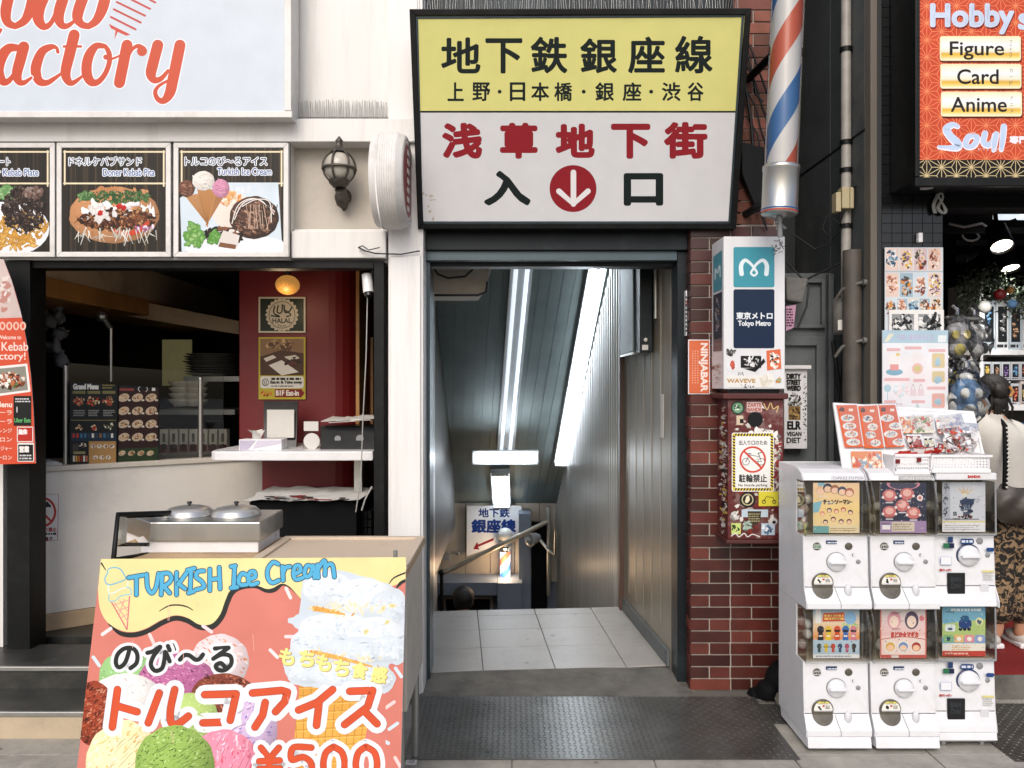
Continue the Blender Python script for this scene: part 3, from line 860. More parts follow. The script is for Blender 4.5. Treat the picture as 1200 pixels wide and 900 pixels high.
for g, x0, x1, y0, y1 in (('浅', 520, 563, 146, 184), ('草', 588, 628, 146, 184), ('地', 653, 695, 147, 183), ('下', 718, 760, 147, 184), ('街', 780, 827, 145, 184)):
    pr.text(g, x0, y0, x1, y1, R_, bold=2.1)
pr.text('入', 569, 202, 620, 239, K_, bold=2.0); pr.text('口', 733, 205, 775, 239, K_, bold=2.2)
pr.ell(671.5, 221, 27.5, 27.5, R_, n=48)
pr.stroke([(672, 202), (672, 236)], 6.5, 'e2dfe0', curve=False); pr.stroke([(655, 224), (672, 239), (689, 224)], 6.5, 'e2dfe0', curve=False)
for _ in range(9): pr.blob(random.uniform(495, 512), random.uniform(225, 260), random.uniform(1, 3), random.uniform(.6, 2), 'b7ada0', .4)
pr.build('lettered_panel', 'sign_face', ss)
# sides: the box is as deep as the wall behind it
# ---------------------------------------------------------------- kebab sign
ks = thing('shop_sign', 'big pale blue light box sign with orange script lettering and a kebab skewer logo', 'sign', (-2.6, 3.9, 2.98))
Yk = 3.84
b = MB(); b.box(-4.4, X(341, Yk), Yk, 3.985, Z(137, Yk), 4.3); b.build('housing', 'frame_white', ks, .004)
b = MB()
b.box(-4.4, X(343, Yk), Yk-.012, Yk-.001, Z(138.5, Yk), Z(131, Yk)); b.box(X(334, Yk), X(342, Yk), Yk-.012, Yk-.001, Z(130.6, Yk), 4.3); b.build('frame', 'frame_white', ks, .003)
pr = Print((0, Yk-.002, 2))
pr.rect(-440, -190, 334, 131, 'c6d0da')
O_, WH = 'c24a2c', 'e6ebf0'
paths = [
 ([(26,57),(20,56),(10,57),(2,67),(-2,82),(3,95),(10,95),(17,86),(22,72)], [5,8,11,13,13,10,7,5,4]),
 ([(28,55),(24,70),(20,86),(22,95),(28,97),(37,91)], [13,13,12,9,6,3]),
 ([(68,61),(66,56),(60,55),(50,60),(44,72),(42,84),(46,95),(55,97),(64,92),(72,86)], [4,4,7,10,12,12,10,7,5,3]),
 ([(87,41),(82,62),(77,84),(80,95),(86,97),(97,89)], [13,13,12,9,6,3]), ([(75,54.5),(95,54.5)], [3,3]),
 ([(121,54),(113,54),(106,62),(102,74),(102,87),(107,96),(115,96),(123,87),(128,74),(128,63),(124,55),(120,53)], [6,8,11,12,12,10,7,6,6,6,5,4]),
 ([(124,67),(131,69),(141,65)], [6,3,2.5]), ([(149,53),(140,97)], [13,13]),
 ([(149,70),(155,58),(162,54),(168,57)], [3,4,5,6]),
 ([(185,53),(179,76),(177,87),(181,94),(189,92),(197,83)], [13,13,12,8,6,4]),
 ([(211,53),(203,92),(199,109),(192,118),(185,116),(182,108),(186,101),(196,95)], [13,13,12,8,6,5,4,3]),
 ([(13,-14),(7,12),(9,26),(18,31)], [13,13,10,7]), ([(40,-8),(36,10),(29,24),(18,31)], [14,13,10,7]), ([(1,35),(-4,46)], [4,2]),
 ([(56,-10),(47,8),(45,22),(51,31),(59,28),(66,14),(71,-6)], [11,13,13,9,6,5,4]),
 ([(77,-10),(69,16),(72,29),(80,30),(90,22)], [13,13,9,6,3]),
 ([(100,-10),(91,17),(95,28),(104,31)], [13,13,9,7]), ([(125,-10),(120,10),(113,24),(104,31)], [13,13,10,7]),
]
for p, wd in paths:
    pr.stroke(p, [v+2.4 for v in wd], WH, curve=len(p) > 2)
for p, wd in paths: pr.stroke(p, wd, O_, curve=len(p) > 2)
pr.disc(166.5, 60, 6, lin(O_)); pr.disc(169, 60, 3.4, lin(O_))
for x0, y0, x1, y1 in ((137,2.5,170,18.5),(133.5,11,165,26.5),(130,20,159,34.5),(151,-2,176,10.5),(163,-7,182,3)):
    pr.stroke([(x0, y0), (x1, y1)], 2.4, 'b8413a', curve=False)
pr.poly([(127.5, 28), (153, 40.5), (148, 42), (138, 37.5), (134, 46.5), (135.5, 36), (130, 33)], 'c2473a')
pr.build('lettered_face', 'sign_face', ks)

# ---------------------------------------------------------------- three menu panels
PAN = ['4a3b2c', '2c2118', '6b4a34', '8a6248', '1f1712']
def menu_panel(px0, px1, label, art):
    Y = 3.925; y0, y1 = 167, 301
    t = thing('food_sign', label, 'food sign', (X((px0+px1)/2, Y), Y, Z(y1, Y)), 'framed food photographs over the serving window')
    b = MB(); b.pbox(px0, y0, px1, y1, Y+.004, .04); b.build('backboard', 'dark_interior', t)
    b = MB(); Yq = Y
    b.frame(P(px0, y0, Yq), P(px1, y0, Yq), P(px1, y1, Yq), P(px0, y1, Yq), .026, (0, .03, 0)); b.build('frame', 'frame_white', t, .003)
    p = Print((0, Y+.003, 2)); a, c = px0+8, px1-6
    p.rect(a-2, y0+6, c+2, y1-5, '231e18')
    for i in range(46):
        x = random.uniform(a, c); p.rect(x, y0+6, min(x+random.uniform(.4, 2.6), c), y1-5, random.choice(['1b1713', '2c251d', '3a3127', '171411', '463a2c']))
    for q in ((a+1, y0+11, c-1, y0+11), (a+1, y0+48, c-1, y0+48), (a+2, y0+10, a+2, y0+49), (c-2, y0+10, c-2, y0+51)):
        p.stroke([q[:2], q[2:]], 2.1, 'd9c79f', curve=False); p.stroke([q[:2], q[2:]], .9, 'efe6cf', curve=False)
    p.clip = [(a-2, y0+6), (c+2, y0+6), (c+2, y1-5), (a-2, y1-5)]; p.tone = .35
    art(p, a, c, y0, y1)
    p.build('food_print', 'print_gloss', t)
    return t
def two(p, s, x0, y0, x1, y1, bold=.35):
    p.text(s, x0, y0, x1, y1, 'e4e9f0', bold=1.15); p.text(s, x0, y0, x1, y1, '3a5f9a' if ord(s[0]) < 256 else '28405e', bold=.1)
def art_pita(p, a, c, y0, y1):
    two(p, 'ドネルケバブサンド', 81, 184, 166, 194); two(p, 'Doner Kebab Pita', 121, 198, 181, 206)
    tn = p.tone; p.ball(134, 252, 53, 33, 'c08a5e', 120, .5, 1.8, ['d8a277', 'b07a50', 'e0b088', '9a6640'], 4, 0, .55, 1.15); p.tone = tn
    p.soft = 'b07a50'; p.scatter(140, 226, 34, 6, ['d8a277', 'c08559', 'e0b088'], 40, 2, 5); p.soft = None
    p.soft = '2b4f28'; p.scatter(135, 231, 42, 7, ['4f7b45', '5f8a50', '2f5530', '7d9f68', '3c663a', '274a28'], 260, .8, 3, .6); p.soft = None
    p.soft = '3f6636'; p.scatter(101, 230, 9, 5, ['6f9a5c', '8fb377', '4f7b45'], 30, 1, 4, .5); p.soft = None
    for i in range(26):
        x = random.uniform(92, 180); y = 244+10*abs((x-134)/50)**2+random.uniform(-7, 9); p.blob(x, y, random.uniform(3, 8), random.uniform(2, 4.5), random.choice(['f0eeea', 'e4e2e0', 'fafafa', 'd8d8de']), .4)
    p.soft = '2e150b'; p.scatter(138, 258, 45, 12, ['5a2d1c', '7a4226', '9a5a35', '3a1c12', '2a1510', 'b87848', 'c98a5c', '4a2416'], 380, 1, 3.6, .45); p.soft = None
    p.soft = '5a2d1a'; p.scatter(166, 254, 14, 9, ['c98a5c', '9a5a35', 'dba872', '5a2d1c'], 40, 1.5, 4); p.soft = None
    p.soft = 'cfc9c6'; p.scatter(118, 252, 24, 6, ['f4f2ee', 'e8e6e4'], 12, 3, 8, .4); p.soft = None
    for x, y in ((140, 242), (118, 250), (145, 244)): p.blob(x, y, 4, 3, 'b3221c')
    p.stroke([(133, 270), (150, 274), (166, 268), (174, 260)], [3, 5, 6, 3], 'c8452c')
    p.scatter(170, 268, 12, 4, ['8a4a78', 'a56a92', 'e4d8e4'], 24, 1, 3)
    for i in range(44):
        x = random.uniform(90, 184); p.stroke([(x, random.uniform(266, 278)), (x+random.uniform(-8, 8), random.uniform(276, 289))], [random.uniform(.7, 2), .5], random.choice(['e2dfd6', 'cfccc2', 'bdbbaf']), curve=False)
def art_plate(p, a, c, y0, y1):
    two(p, 'ケバブプレート', -40, 184, 12, 194); two(p, 'Doner Kebab Plate', -22, 198, 45, 206)
    p.ell(10, 268, 48, 32, 'dfe5ec'); p.ell(8, 266, 44, 27, 'f2f4f6')
    p.soft = 'a8782e'; p.scatter(26, 268, 30, 22, ['e0b45c', 'd39d42', 'f0cd82', 'c98e3c'], 110, 2, 6, .3, .4); p.soft = None
    p.soft = '5c8c50'; p.scatter(8, 228, 10, 8, ['9cc08a', 'b9d3a6', '6d9c60'], 50, 2, 5, .5); p.soft = None
    p.soft = '1d130f'; p.scatter(28, 246, 24, 27, ['3b2a24', '4d3a33', '66524a', '2a1d19', '14100e', '7d6c64'], 420, 1.2, 5, .45, .45); p.soft = None
    p.scatter(40, 226, 12, 6, ['6e564e', '4a3831', '8d7c74'], 40, 2, 5)
    p.soft = 'b5812f'; p.scatter(14, 283, 30, 9, ['e8bd68', 'f0cd82', 'd7a048'], 50, 2, 7, .25, .35); p.soft = None
def art_ice(p, a, c, y0, y1):
    two(p, 'トルコのび〜るアイス', 217, 184, 313, 194); two(p, 'Turkish Ice Cream', 255, 197, 318, 205)
    p.poly([(211, 232), (240, 214), (326, 214), (331, 295), (213, 295)], 'cfdde8')
    p.soft = 'cfdde8'; p.scatter(285, 230, 34, 9, ['dce6ee', 'd3e0ea', 'e4ebf1'], 30, 4, 10, .2); p.soft = None
    p.ell(277, 290, 60, 16, 'e6ebf1'); p.poly([(214, 294), (331, 282), (331, 295)], 'f0f2f5')
    p.ell(272, 247, 24, 22, 'e6dcd2'); p.scatter(270, 232, 16, 7, ['d98a48', 'e0a468', 'eadccf', 'e6c39a'], 36, 2, 5)
    for x0, c0 in (((219, 229, 238, 262), 'c08a55'), ((232, 220, 250, 266), 'b9824c'), ((262, 230, 241, 264), 'a8713f')): pass
    p.poly([(217, 230), (236, 226), (243, 263)], 'c08f60'); p.poly([(262, 231), (246, 224), (241, 266)], 'a5744a'); p.poly([(231, 222), (255, 222), (243, 267)], 'bd8752')
    for i in range(10):
        t = i/10; p.stroke([(232+22*t, 222), (243, 264)], .35, '96663a', curve=False); p.stroke([(218+18*t, 229), (243, 262)], .3, '9d6f45', curve=False)
    tn = p.tone; p.tone = 0
    p.ball(219, 221, 9.5, 10, '6a4434', 70, .4, 1.3, ['8a5c48', '4f2f24', '7a5040', 'a57a66'], 4, .3, .55)
    p.ball(259, 221, 10, 11, 'c88aa6', 60, .4, 1.3, ['d7a0ba', 'b87896', 'd094b0'], 4, .2, .65)
    p.ball(238.5, 212, 13, 11.5, 'dedad4', 60, .4, 1.6, ['e9e6e0', 'cfcac2', 'e2ddd6'], 5, .1, .74, 1.1)
    p.soft = None; p.tone = tn
    p.ball(298, 255, 29, 25, '4d362c', 0, edge=.35, hi=1.1); p.scatter(298, 256, 25, 20, ['8a6450', '6a4a3a', 'a58470', '3a2620', '4d362c'], 200, 1, 4, .4, .45, .6)
    for i in range(5): p.stroke([(272+i*3, 262-i*5), (280+i*5, 240-i*1.5), (300+i*4, 233+i), (322-i, 248+i*3)], 1.1, random.choice(['e9e4e0', '17100e', 'b09888']))
    for i in range(18): x = random.uniform(290, 318); p.stroke([(x, 268), (x+random.uniform(-6, 8), 240)], .7, random.choice(['b89a86', 'c8ab98', '2a1c16']), curve=False)
    p.scatter(262, 276, 22, 9, ['1d1512', '2c1e18', 'e4dfdb', '7d5238', '0f0c0b'], 60, 2, 6, .35)
    p.poly([(255, 284), (262, 270), (281, 276), (278, 290)], 'd9d2cd'); p.poly([(258, 284), (277, 287), (276, 292), (256, 289)], '7d5238')
    p.soft = '4f8a38'; p.scatter(227, 276, 10, 13, ['8fc06a', '74ad55', 'b0d48c', '9cc97a'], 60, 3, 6, .3); p.scatter(250, 279, 6, 8, ['74ad55', '8fc06a', '5c9444'], 24, 2, 5); p.soft = None
menu_panel(-66, 64, 'white framed kebab plate photograph at the end beside the banner post', art_plate)
menu_panel(66, 200, 'white framed doner kebab pita photograph in the middle of the row', art_pita)
menu_panel(203, 338, 'white framed ice cream photograph nearest the wall lantern', art_ice)

# ---------------------------------------------------------------- metro box
YM = 3.76; x0, x1 = X(848, YM), X(920, YM); z0, z1 = Z(456, YM), Z(277, YM)
mb = thing('metro_sign', 'white box sign with teal and navy squares and stickers on the brick pillar', 'sign', ((x0+x1)/2, 3.9, z0))
b = MB(); b.box(x0, x1, YM, 3.985, z0, z1); b.build('housing', 'sign_white', mb, .004)
b = MB(); b.box(x0+.03, x1-.02, YM+.02, 3.985, z0-.02, z0-.001); b.build('underside', 'black_metal', mb)
pr = Print((0, YM-.001, 2))
pr.rect(859.5, 289.5, 907.5, 336.5, '3d8fa0', 2.2); pr.rect(859.5, 339, 907.5, 408, '0f2440', 2.2)
sm = [(869, 321, 6.5), (868.5, 311, 6), (873, 305, 5), (879.5, 309, 4), (885, 316, 3.4), (887, 320, 3), (883.5, 323, 3), (880, 320, 3), (882, 316, 3.4), (887, 309, 4), (894, 305, 5), (898.5, 311, 6), (898, 321, 6.5)]
pr.stroke([(p[0], p[1]) for p in sm], [p[2]*.82 for p in sm], 'd8e6ea')
pr.text('東京メトロ', 863, 366, 905, 374, 'd5dbe0', bold=.35); pr.text('Tokyo Metro', 865, 376, 903, 383.5, 'd5dbe0', bold=.3)
for _ in range(26): x = random.uniform(906, 917); y = random.uniform(280, 298); pr.stroke([(x, y), (x+random.uniform(-4, 4), y+random.uniform(-4, 4))], .6, '2b2b2b', curve=False)
pr.scatter(857, 413, 6, 4, ['1c1c1c', '3a3a3a', '777777'], 24, .6, 2.4); pr.ell(858, 429, 6.2, 6.2, 'd9dee2'); pr.blob(858, 427, 4, 3.4, 'c05a4a'); pr.blob(859, 431, 2, 2.6, 'b04a3e')
pr.rect(868, 417, 892, 431, '17181a', .8); pr.scatter(880, 424, 10, 5, ['e4e4e4', 'd5d5d5'], 30, .8, 2.6, .5, .4); pr.poly([(872, 432), (885, 436), (897, 424), (895, 420), (886, 431)], '17181a')
pr.poly([(898, 411), (914.5, 409), (915.5, 432), (899, 434)], 'cf6a45'); pr.scatter(907, 422, 6, 9, ['e9e4dc', '2b2b2b', 'f2e9e0'], 46, .8, 2.4, .5)
pr.rect(851, 440, 907, 454, 'dcdcd8'); pr.text('WAVEVE', 852, 444, 885, 448.5, 'b08a4e', bold=.3); pr.scatter(898, 446, 8, 6, ['d6d2c6', 'cbc6b8', 'e2dfd6'], 30, 1, 4)
pr.stroke([(865, 440), (866, 436), (868, 439), (870, 436), (871, 440)], .7, '222222', curve=False); pr.scatter(876, 452, 8, 2, ['1a1a1a', 'dddddd'], 18, .8, 2); pr.scatter(913, 447, 3, 4, ['8db08a', 'd0a24a', 'b0622e'], 14, .8, 2)
pr.build('front_print', 'sign_face', mb)
pr = Print((x0-.001, 3.87, 2), (-1, 0, 0))
pr.poly([(836, 301), (846, 293), (846, 339), (836, 343)], '3d8fa0'); pr.poly([(836, 346), (846, 342), (846, 411), (836, 412)], '24303f')
pr.stroke([(838.2, 327), (838.6, 315), (841, 320), (843.4, 311), (844.2, 324)], 1.4, 'c9dce0')
pr.scatter(841, 370, 2.5, 20, ['5d6d80', '8d97a2', '1b2430', 'a48a80'], 60, .5, 1.6); pr.blob(839, 430, 2, 7, '7a4a3e'); pr.scatter(841, 436, 3.6, 14, ['b9b4ac', '8a7a70', 'cfccc6'], 24, .6, 1.8)
pr.build('side_print', 'sign_face', mb)

# ---------------------------------------------------------------- red sticker covered box
YB = 3.79; x0, x1 = X(853, YB), X(918.5, YB); z0, z1 = Z(632, YB), Z(468, YB)
rb = thing('junction_box', 'battered red metal box plastered with stickers below the metro sign', 'utility box', ((x0+x1)/2, 3.9, z0))
b = MB(); b.box(x0, x1, YB, 3.985, z0, z1); b.build('housing', 'red_box', rb, .004)
b = MB(); b.box(x0-.03, x1+.015, YB-.025, 3.985, z1+.001, z1+.03); b.build('lid', mat('rust_red', '4b1f1c', .6, var=.3, dirt='2a1a18'), rb, .006)
b = MB(); b.box(x0-.01, x1, YB-.01, 3.985, z0-.02, z0-.001); b.build('bottom_rail', 'rust_red', rb, .003)
pr = Print((0, YB-.001, 2))
pr.scatter(886, 550, 29, 76, ['c8c4be', 'd8d5d0', '6a2420', '4a1a18', 'a8a29a', '7a2a24', '581f1c'], 150, 1, 5, .45, .6)
pr.ell(864.5, 478, 8, 8, '2c3a30'); pr.ell(864.5, 478, 6, 6, '6f9a78'); pr.scatter(864, 478, 4, 4, ['d5e4d5', '2c4a34'], 14, .5, 2)
pr.rect(875, 471, 893, 483, 'cfb8b4'); pr.text('ZARTE', 876, 472.5, 892, 476.5, 'a05a50', bold=.25); pr.text('BANDE', 876, 478, 892, 482, 'a05a50', bold=.25)
pr.stroke([(895, 473), (899, 480), (903, 472), (906, 479), (912, 476), (910, 483)], 1.3, 'c9b07a')
pr.ell(885, 491.5, 9, 9, '08090a', n=32)
pr.rect(863, 487, 871, 498, 'c9b8a0'); pr.rect(867, 491, 871, 496, '111111'); pr.scatter(895, 509, 18, 6, ['e8e6e3', 'dcdad6', 'efedea'], 30, 2, 5)
pr.stroke([(894, 506), (896, 503), (898, 506), (900, 503), (902, 506)], .7, '222222', curve=False)
# no bicycle parking notice
pr.rect(857.5, 507, 907, 576, 'e9e9e6', 2.2)
def hazard(xa, ya, xb, yb):
    L = math.hypot(xb-xa, yb-ya); n = int(L/3.4); dx, dy = (xb-xa)/L, (yb-ya)/L
    pr.stroke([(xa, ya), (xb, yb)], 3, 'd9c33f', curve=False)
    for i in range(0, n):
        a = i*3.4+.6; px, py = xa+dx*a, ya+dy*a
        pr.poly([(px-dy*1.6, py+dx*1.6), (px+dx*1.7-dy*1.6, py+dy*1.7+dx*1.6), (px+dx*1.9+dy*1.6+dx*1.2, py+dy*1.9-dx*1.6+dy*1.2), (px+dx*1.2+dy*1.6, py+dy*1.2-dx*1.6)], '1a1a1a')
hazard(860, 509.5, 904.5, 509.5); hazard(860, 573.5, 904.5, 573.5); hazard(860, 509.5, 860, 573.5); hazard(904.5, 509.5, 904.5, 573.5)
pr.text('出入り口のため', 866, 516, 899, 521.5, '333333', bold=.12)
pr.ell(882, 538.5, 15.6, 15.6, 'c8412f', n=40); pr.ell(882, 538.5, 13.4, 13.4, 'e9e9e6', n=40)
for x in (874, 892): pr.ell(x, 541, 4.3, 4.3, '2b2b2b'); pr.ell(x, 541, 3.6, 3.6, 'e9e9e6')
for q in ([(874, 541), (878, 533), (889, 535), (884, 541), (877, 534)], [(884, 541), (892, 541), (889, 532)], [(876, 531.5), (880, 531.5)], [(888, 531.5), (892, 530)]): pr.stroke(q, .9, '2b2b2b', curve=False)
pr.stroke([(871.5, 528.5), (892.5, 548.5)], 2.2, 'c8412f', curve=False)
pr.text('駐輪禁止', 866, 556, 898.5, 565, '2b2b2b', bold=.3); pr.text('No bicycle parking', 865, 567, 899, 570.8, '444444', bold=.1)
pr.ell(876, 585.5, 9.4, 9.4, '1b1b18'); pr.ell(876, 585.5, 7, 7, 'b9b28c'); pr.ell(876, 585.5, 5.6, 5.6, '1b1b18'); pr.blob(876, 585, 2.4, 4.4, 'e0d9b8', .2, rot=.4)
pr.rect(889, 576, 912, 593, 'd9cf3f')
for x in (895, 907): pr.ell(x, 588, 2.4, 2.4, '2a2a20'); pr.ell(x, 588, 1.5, 1.5, 'd9cf3f')
pr.stroke([(895, 588), (898, 582), (906, 583), (907, 588)], .8, '2a2a20', curve=False)
pr.rect(869, 597, 900, 606, 'b9cad6', 1); pr.poly([(876, 599), (892, 599), (891, 610), (884, 616), (877, 610)], '3a3528'); pr.lines(877, 601, 891, 612, 4, 'a39c74')
pr.rect(857, 613, 868, 626, 'bfd07a'); pr.scatter(862, 619, 4, 4, ['2f4a2a', '1f3018'], 16, .6, 2); pr.scatter(876, 616, 5, 6, ['7f9a8a', '5a7a6c', 'a9bdb2'], 24, 1, 3); pr.rect(892, 613, 908, 627, 'aebfd0'); pr.scatter(899, 620, 6, 5, ['5d7d9d', 'e2e8ee', '33506e'], 24, 1, 2.6)
pr.ell(907, 611, 4, 4, 'c9c9c9'); pr.ell(907, 612, 2.2, 2, '22252a'); pr.scatter(862, 605, 5, 5, ['d8d8d4', 'c9c9c6', '8a8a88'], 16, 1, 3.4)
pr.stroke([(857, 628), (862, 625), (866, 629), (872, 625), (876, 629), (882, 626), (890, 629)], 1.3, 'd8d5d0')
pr.scatter(911, 540, 4, 34, ['d8d5d0', 'c8bfb5', '777777', '8a2b26'], 50, 1, 3.4)
pr.build('stickers', 'print_matt', rb)
pr = Print((x0-.001, 3.87, 2), (-1, 0, 0)); pr.scatter(848, 550, 4, 74, ['c9c5bf', '8a2b26', 'b8a99a', 'd9d6d2', '5a201c', '222222', 'c8a95a'], 170, .6, 3.2, .5)
pr.build('side_stickers', 'print_matt', rb)

# two notices on the brick
Yn = 3.989
n1 = thing('notice_board', 'orange framed nightclub notice with sideways white lettering on the brick pillar', 'sign', (X(819, Yn), 3.99, Z(462, Yn)))
b = MB(); b.pbox(806.5, 398, 832, 462, 3.985, .006); b.build('board', 'white_plastic', n1, .001)
pr = Print((0, 3.9845, 2)); pr.rect(807.5, 399, 831, 461, 'c4603f'); pr.rect(808.4, 400, 830, 460, 'd06b48')
pr.text('NINJABAR', 796, 425.5, 852, 435.5, 'efe3dc', bold=.45, rot=90)
for i in range(3): pr.lines(811+i*3, 410, 812.6+i*3, 450, 14, 'e2a78e')
pr.build('front_print', 'print_gloss', n1)
n2 = thing('notice_board', 'narrow white notice on the side of the brick pillar above the orange one', 'sign', (BX0-.01, 4.1, Z(396, 4.1)))
b = MB(); b.box(BX0-.018, BX0-.0125, 4.04, 4.17, Z(394, 4.1), Z(342, 4.1)); b.build('board', 'white_plastic', n2)
pr = Print((BX0-.019, 4.1, 2), (-1, 0, 0)); pr.lines(803.2, 346, 806.8, 390, 9, '777777'); pr.lines(803.2, 352, 806.8, 358, 2, 'b04038'); pr.build('front_print', 'print_matt', n2)
n3 = thing('notice_board', 'small white paper notice on the bare metal passage wall', 'sign', (XR(4.45)-.01, 4.45, Z(513, 4.4)))
b = MB(); b.prism([(XR(4.36)-.003, 4.36, Z(513, 4.4)), (XR(4.42)-.003, 4.42, Z(513, 4.4)), (XR(4.42)-.003, 4.42, Z(462, 4.4)), (XR(4.36)-.003, 4.36, Z(462, 4.4))], (-.003, 0, 0)); b.build('sheet', 'paper', n3)

# ---------------------------------------------------------------- hobby shop sign
YH = 3.72
hb = thing('shop_sign', 'red star patterned box sign with gold name plates over the hobby shop', 'sign', (2.6, 3.85, Z(222, YH)))
b = MB(); b.box(X(1070, YH), 3.6, YH, 3.945, Z(214, YH), 4.4); b.build('housing', 'black_metal', hb, .005)
b = MB(); b.box(X(1069, YH), 3.6, YH-.03, YH-.001, Z(220, YH), Z(209.5, YH)); b.box(X(1069, YH), X(1074.5, YH), YH-.03, YH-.001, Z(209, YH), 4.4); b.build('frame', 'black_metal', hb, .004)
pr = Print((0, YH-.004, 2), dz=1e-5)
pr.rect(1072, -140, 1450, 187, 'c54b30'); pr.rect(1072, 187, 1450, 209.5, '15130f')
def asanoha(xa, xb, ya, yb, c, wd, ph):
    A_ = 20.0; H = A_*.866; cols = int((xb-xa)/H)+3
    def clipd(p, q):
        x0, y0 = p; x1, y1 = q; t0, t1 = 0, 1
        for pp, qq in ((-(x1-x0), x0-xa), (x1-x0, xb-x0), (-(y1-y0), y0-ya), (y1-y0, yb-y0)):
            if abs(pp) < 1e-9:
                if qq < 0: return
            else:
                r = qq/pp
                if pp < 0: t0 = max(t0, r)
                else: t1 = min(t1, r)
        if t1-t0 > .02:
            s_ = (x0+(x1-x0)*t0, y0+(y1-y0)*t0); e_ = (x0+(x1-x0)*t1, y0+(y1-y0)*t1)
            dx, dy = e_[0]-s_[0], e_[1]-s_[1]; l = math.hypot(dx, dy); nx, ny = -dy/l*wd/2, dx/l*wd/2
            pr.poly([(s_[0]+nx, s_[1]+ny), (e_[0]+nx, e_[1]+ny), (e_[0]-nx, e_[1]-ny), (s_[0]-nx, s_[1]-ny)], c)
    for i in range(-1, cols):
        for j in range(-1, int((yb-ya)/A_)+3):
            x = xa+i*H+ph[0]; y = ya+j*A_+(A_/2 if i % 2 else 0)+ph[1]
            a = (x, y); bb = (x, y+A_); r1 = (x+H, y+A_/2); l1 = (x-H, y+A_/2)
            g1 = (x+H/3, y+A_/2); g2 = (x-H/3, y+A_/2)
            clipd(a, bb); clipd(a, r1); clipd(a, (x+H, y-A_/2))
            for v in (a, bb, r1): clipd(v, g1)
            for v in (a, bb, l1): clipd(v, g2)
asanoha(1073, 1240, -60, 187, 'ec8a5e', .75, (13, 7)); asanoha(1073, 1240, 188, 209, 'cdbb8e', .8, (13, -2))
pr.text('Hobby', 1092, 7, 1188, 41, '7a2014', bold=1.3); pr.text('Hobby', 1091, 5.5, 1187, 39, 'c5d3ea', bold=1.5)
pr.text('s', 1194, 17, 1206, 34, 'c5d3ea', bold=1.4); pr.text('hop', 1209, 8, 1250, 40, 'c5d3ea', bold=1.4)
for i, (s, k) in enumerate((('Figure', 'フィギュア'), ('Card', 'カード'), ('Anime', 'アニメ'))):
    y = 42.5+i*32.6; sk = i*.6
    pr.rect(1102+sk, y+1.6, 1197+sk, y+31, '5a1c10', 3); pr.rect(1101+sk, y, 1196+sk, y+29, 'efe3b8', 3)
    pr.vgrad(1102.5+sk, y+2, 1194.5+sk, y+27.5, [(0, 'eae7c8'), (.35, 'e9edf2'), (.62, 'e9e6cf'), (.74, 'dcae35'), (.9, 'ead27a'), (1, 'f2ead0')])
    wd = {'Figure': 63, 'Card': 48, 'Anime': 65}[s]; xs = {'Figure': 1113, 'Card': 1121, 'Anime': 1113}[s]
    pr.text(s, xs+sk, y+6.5, xs+wd+sk, y+(27.5 if s == 'Figure' else 23.5), '24201c', bold=.35)
    for q, ch in enumerate(k): pr.text(ch, 1182+sk, y+5+q*(22/len(k)), 1186+sk, y+5+(q+.75)*(22/len(k)), '6a645c', keep=True)
def brush(p, wd):
    pr.stroke([(x, y+.8) for x, y in p], [v+1.8 for v in wd], 'ece6f0'); pr.stroke(p, wd, 'b9cdea')
brush([(1122, 148), (1116, 146), (1109, 151), (1113, 159), (1121, 167), (1122, 172), (1112, 173), (1100, 172)], [4, 6, 8, 8, 9, 8, 5, 3])
brush([(1141, 159), (1135, 160), (1131, 168), (1134, 172), (1141, 170), (1145, 162), (1141, 158)], [5, 6, 6, 5, 6, 6, 5])
brush([(1154, 156), (1152, 166), (1157, 170), (1163, 166), (1166, 158)], [6, 6, 6, 6, 6]); brush([(1167, 157), (1165, 168), (1164, 176)], [6, 6, 3])
brush([(1176, 148), (1175, 160), (1173, 175)], [6, 6, 4])
for i in range(14): x = random.uniform(1098, 1178); pr.stroke([(x, 174), (x+random.uniform(-3, 1), random.uniform(175, 178))], .6, 'ece6f0', curve=False)
pr.text('専門店', 1183, 160, 1215, 168, 'ece6f0', bold=.7)
pr.build('front_print', 'print_gloss', hb)
for x in (1086,):
    b = MB(); b.lathe([(.03, 0), (.03, .012)], P(x, 218, 3.8), (0, 0, -1)); b.build('downlight', 'lamp_body', hb)

# ---------------------------------------------------------------- ice cream board on the cart front
YT_, YB_ = 2.78, 2.55
p_t = P(297, 653, YT_); p_b = P(280, 900, 2.62)
dv = (p_b-p_t); bn = Vector((0, dv.z, -dv.y)).normalized()
if bn.y > 0: bn = -bn
bd = thing('ice_cream_board', 'large coral and yellow ice cream price board leaning on the wooden cart', 'sign board', (-1.0, 2.6, .02))
pr = Print(p_t, bn, dz=1.6e-5)
E_ = [(118.5, 655), (476, 653), (467, 1000), (79, 1000)]
panel_with_print(pr, 'board', bd, .012, 'white_plastic', E_)
CO, YE, BK, WT = 'cb786b', 'e3d798', '1b201f', 'dfe2e6'
pr.clip = E_; pr.tone = .16
pr.poly(E_, CO)
drip = spline([(476, 653), (118.5, 655), (115, 690), (117, 712), (125, 728), (140, 738), (156, 740.5), (172, 736), (190, 726), (206, 721), (220, 724), (234, 732), (248, 731), (258, 720), (264, 704), (270, 692), (282, 687), (300, 686), (312, 690), (320, 689), (330, 684), (340, 688), (354, 703), (372, 716), (388, 722), (406, 716), (424, 700), (444, 690), (462, 686), (475.5, 680)][2:], 6)
edge = [(x+1.5, y+3.2) for x, y in drip]
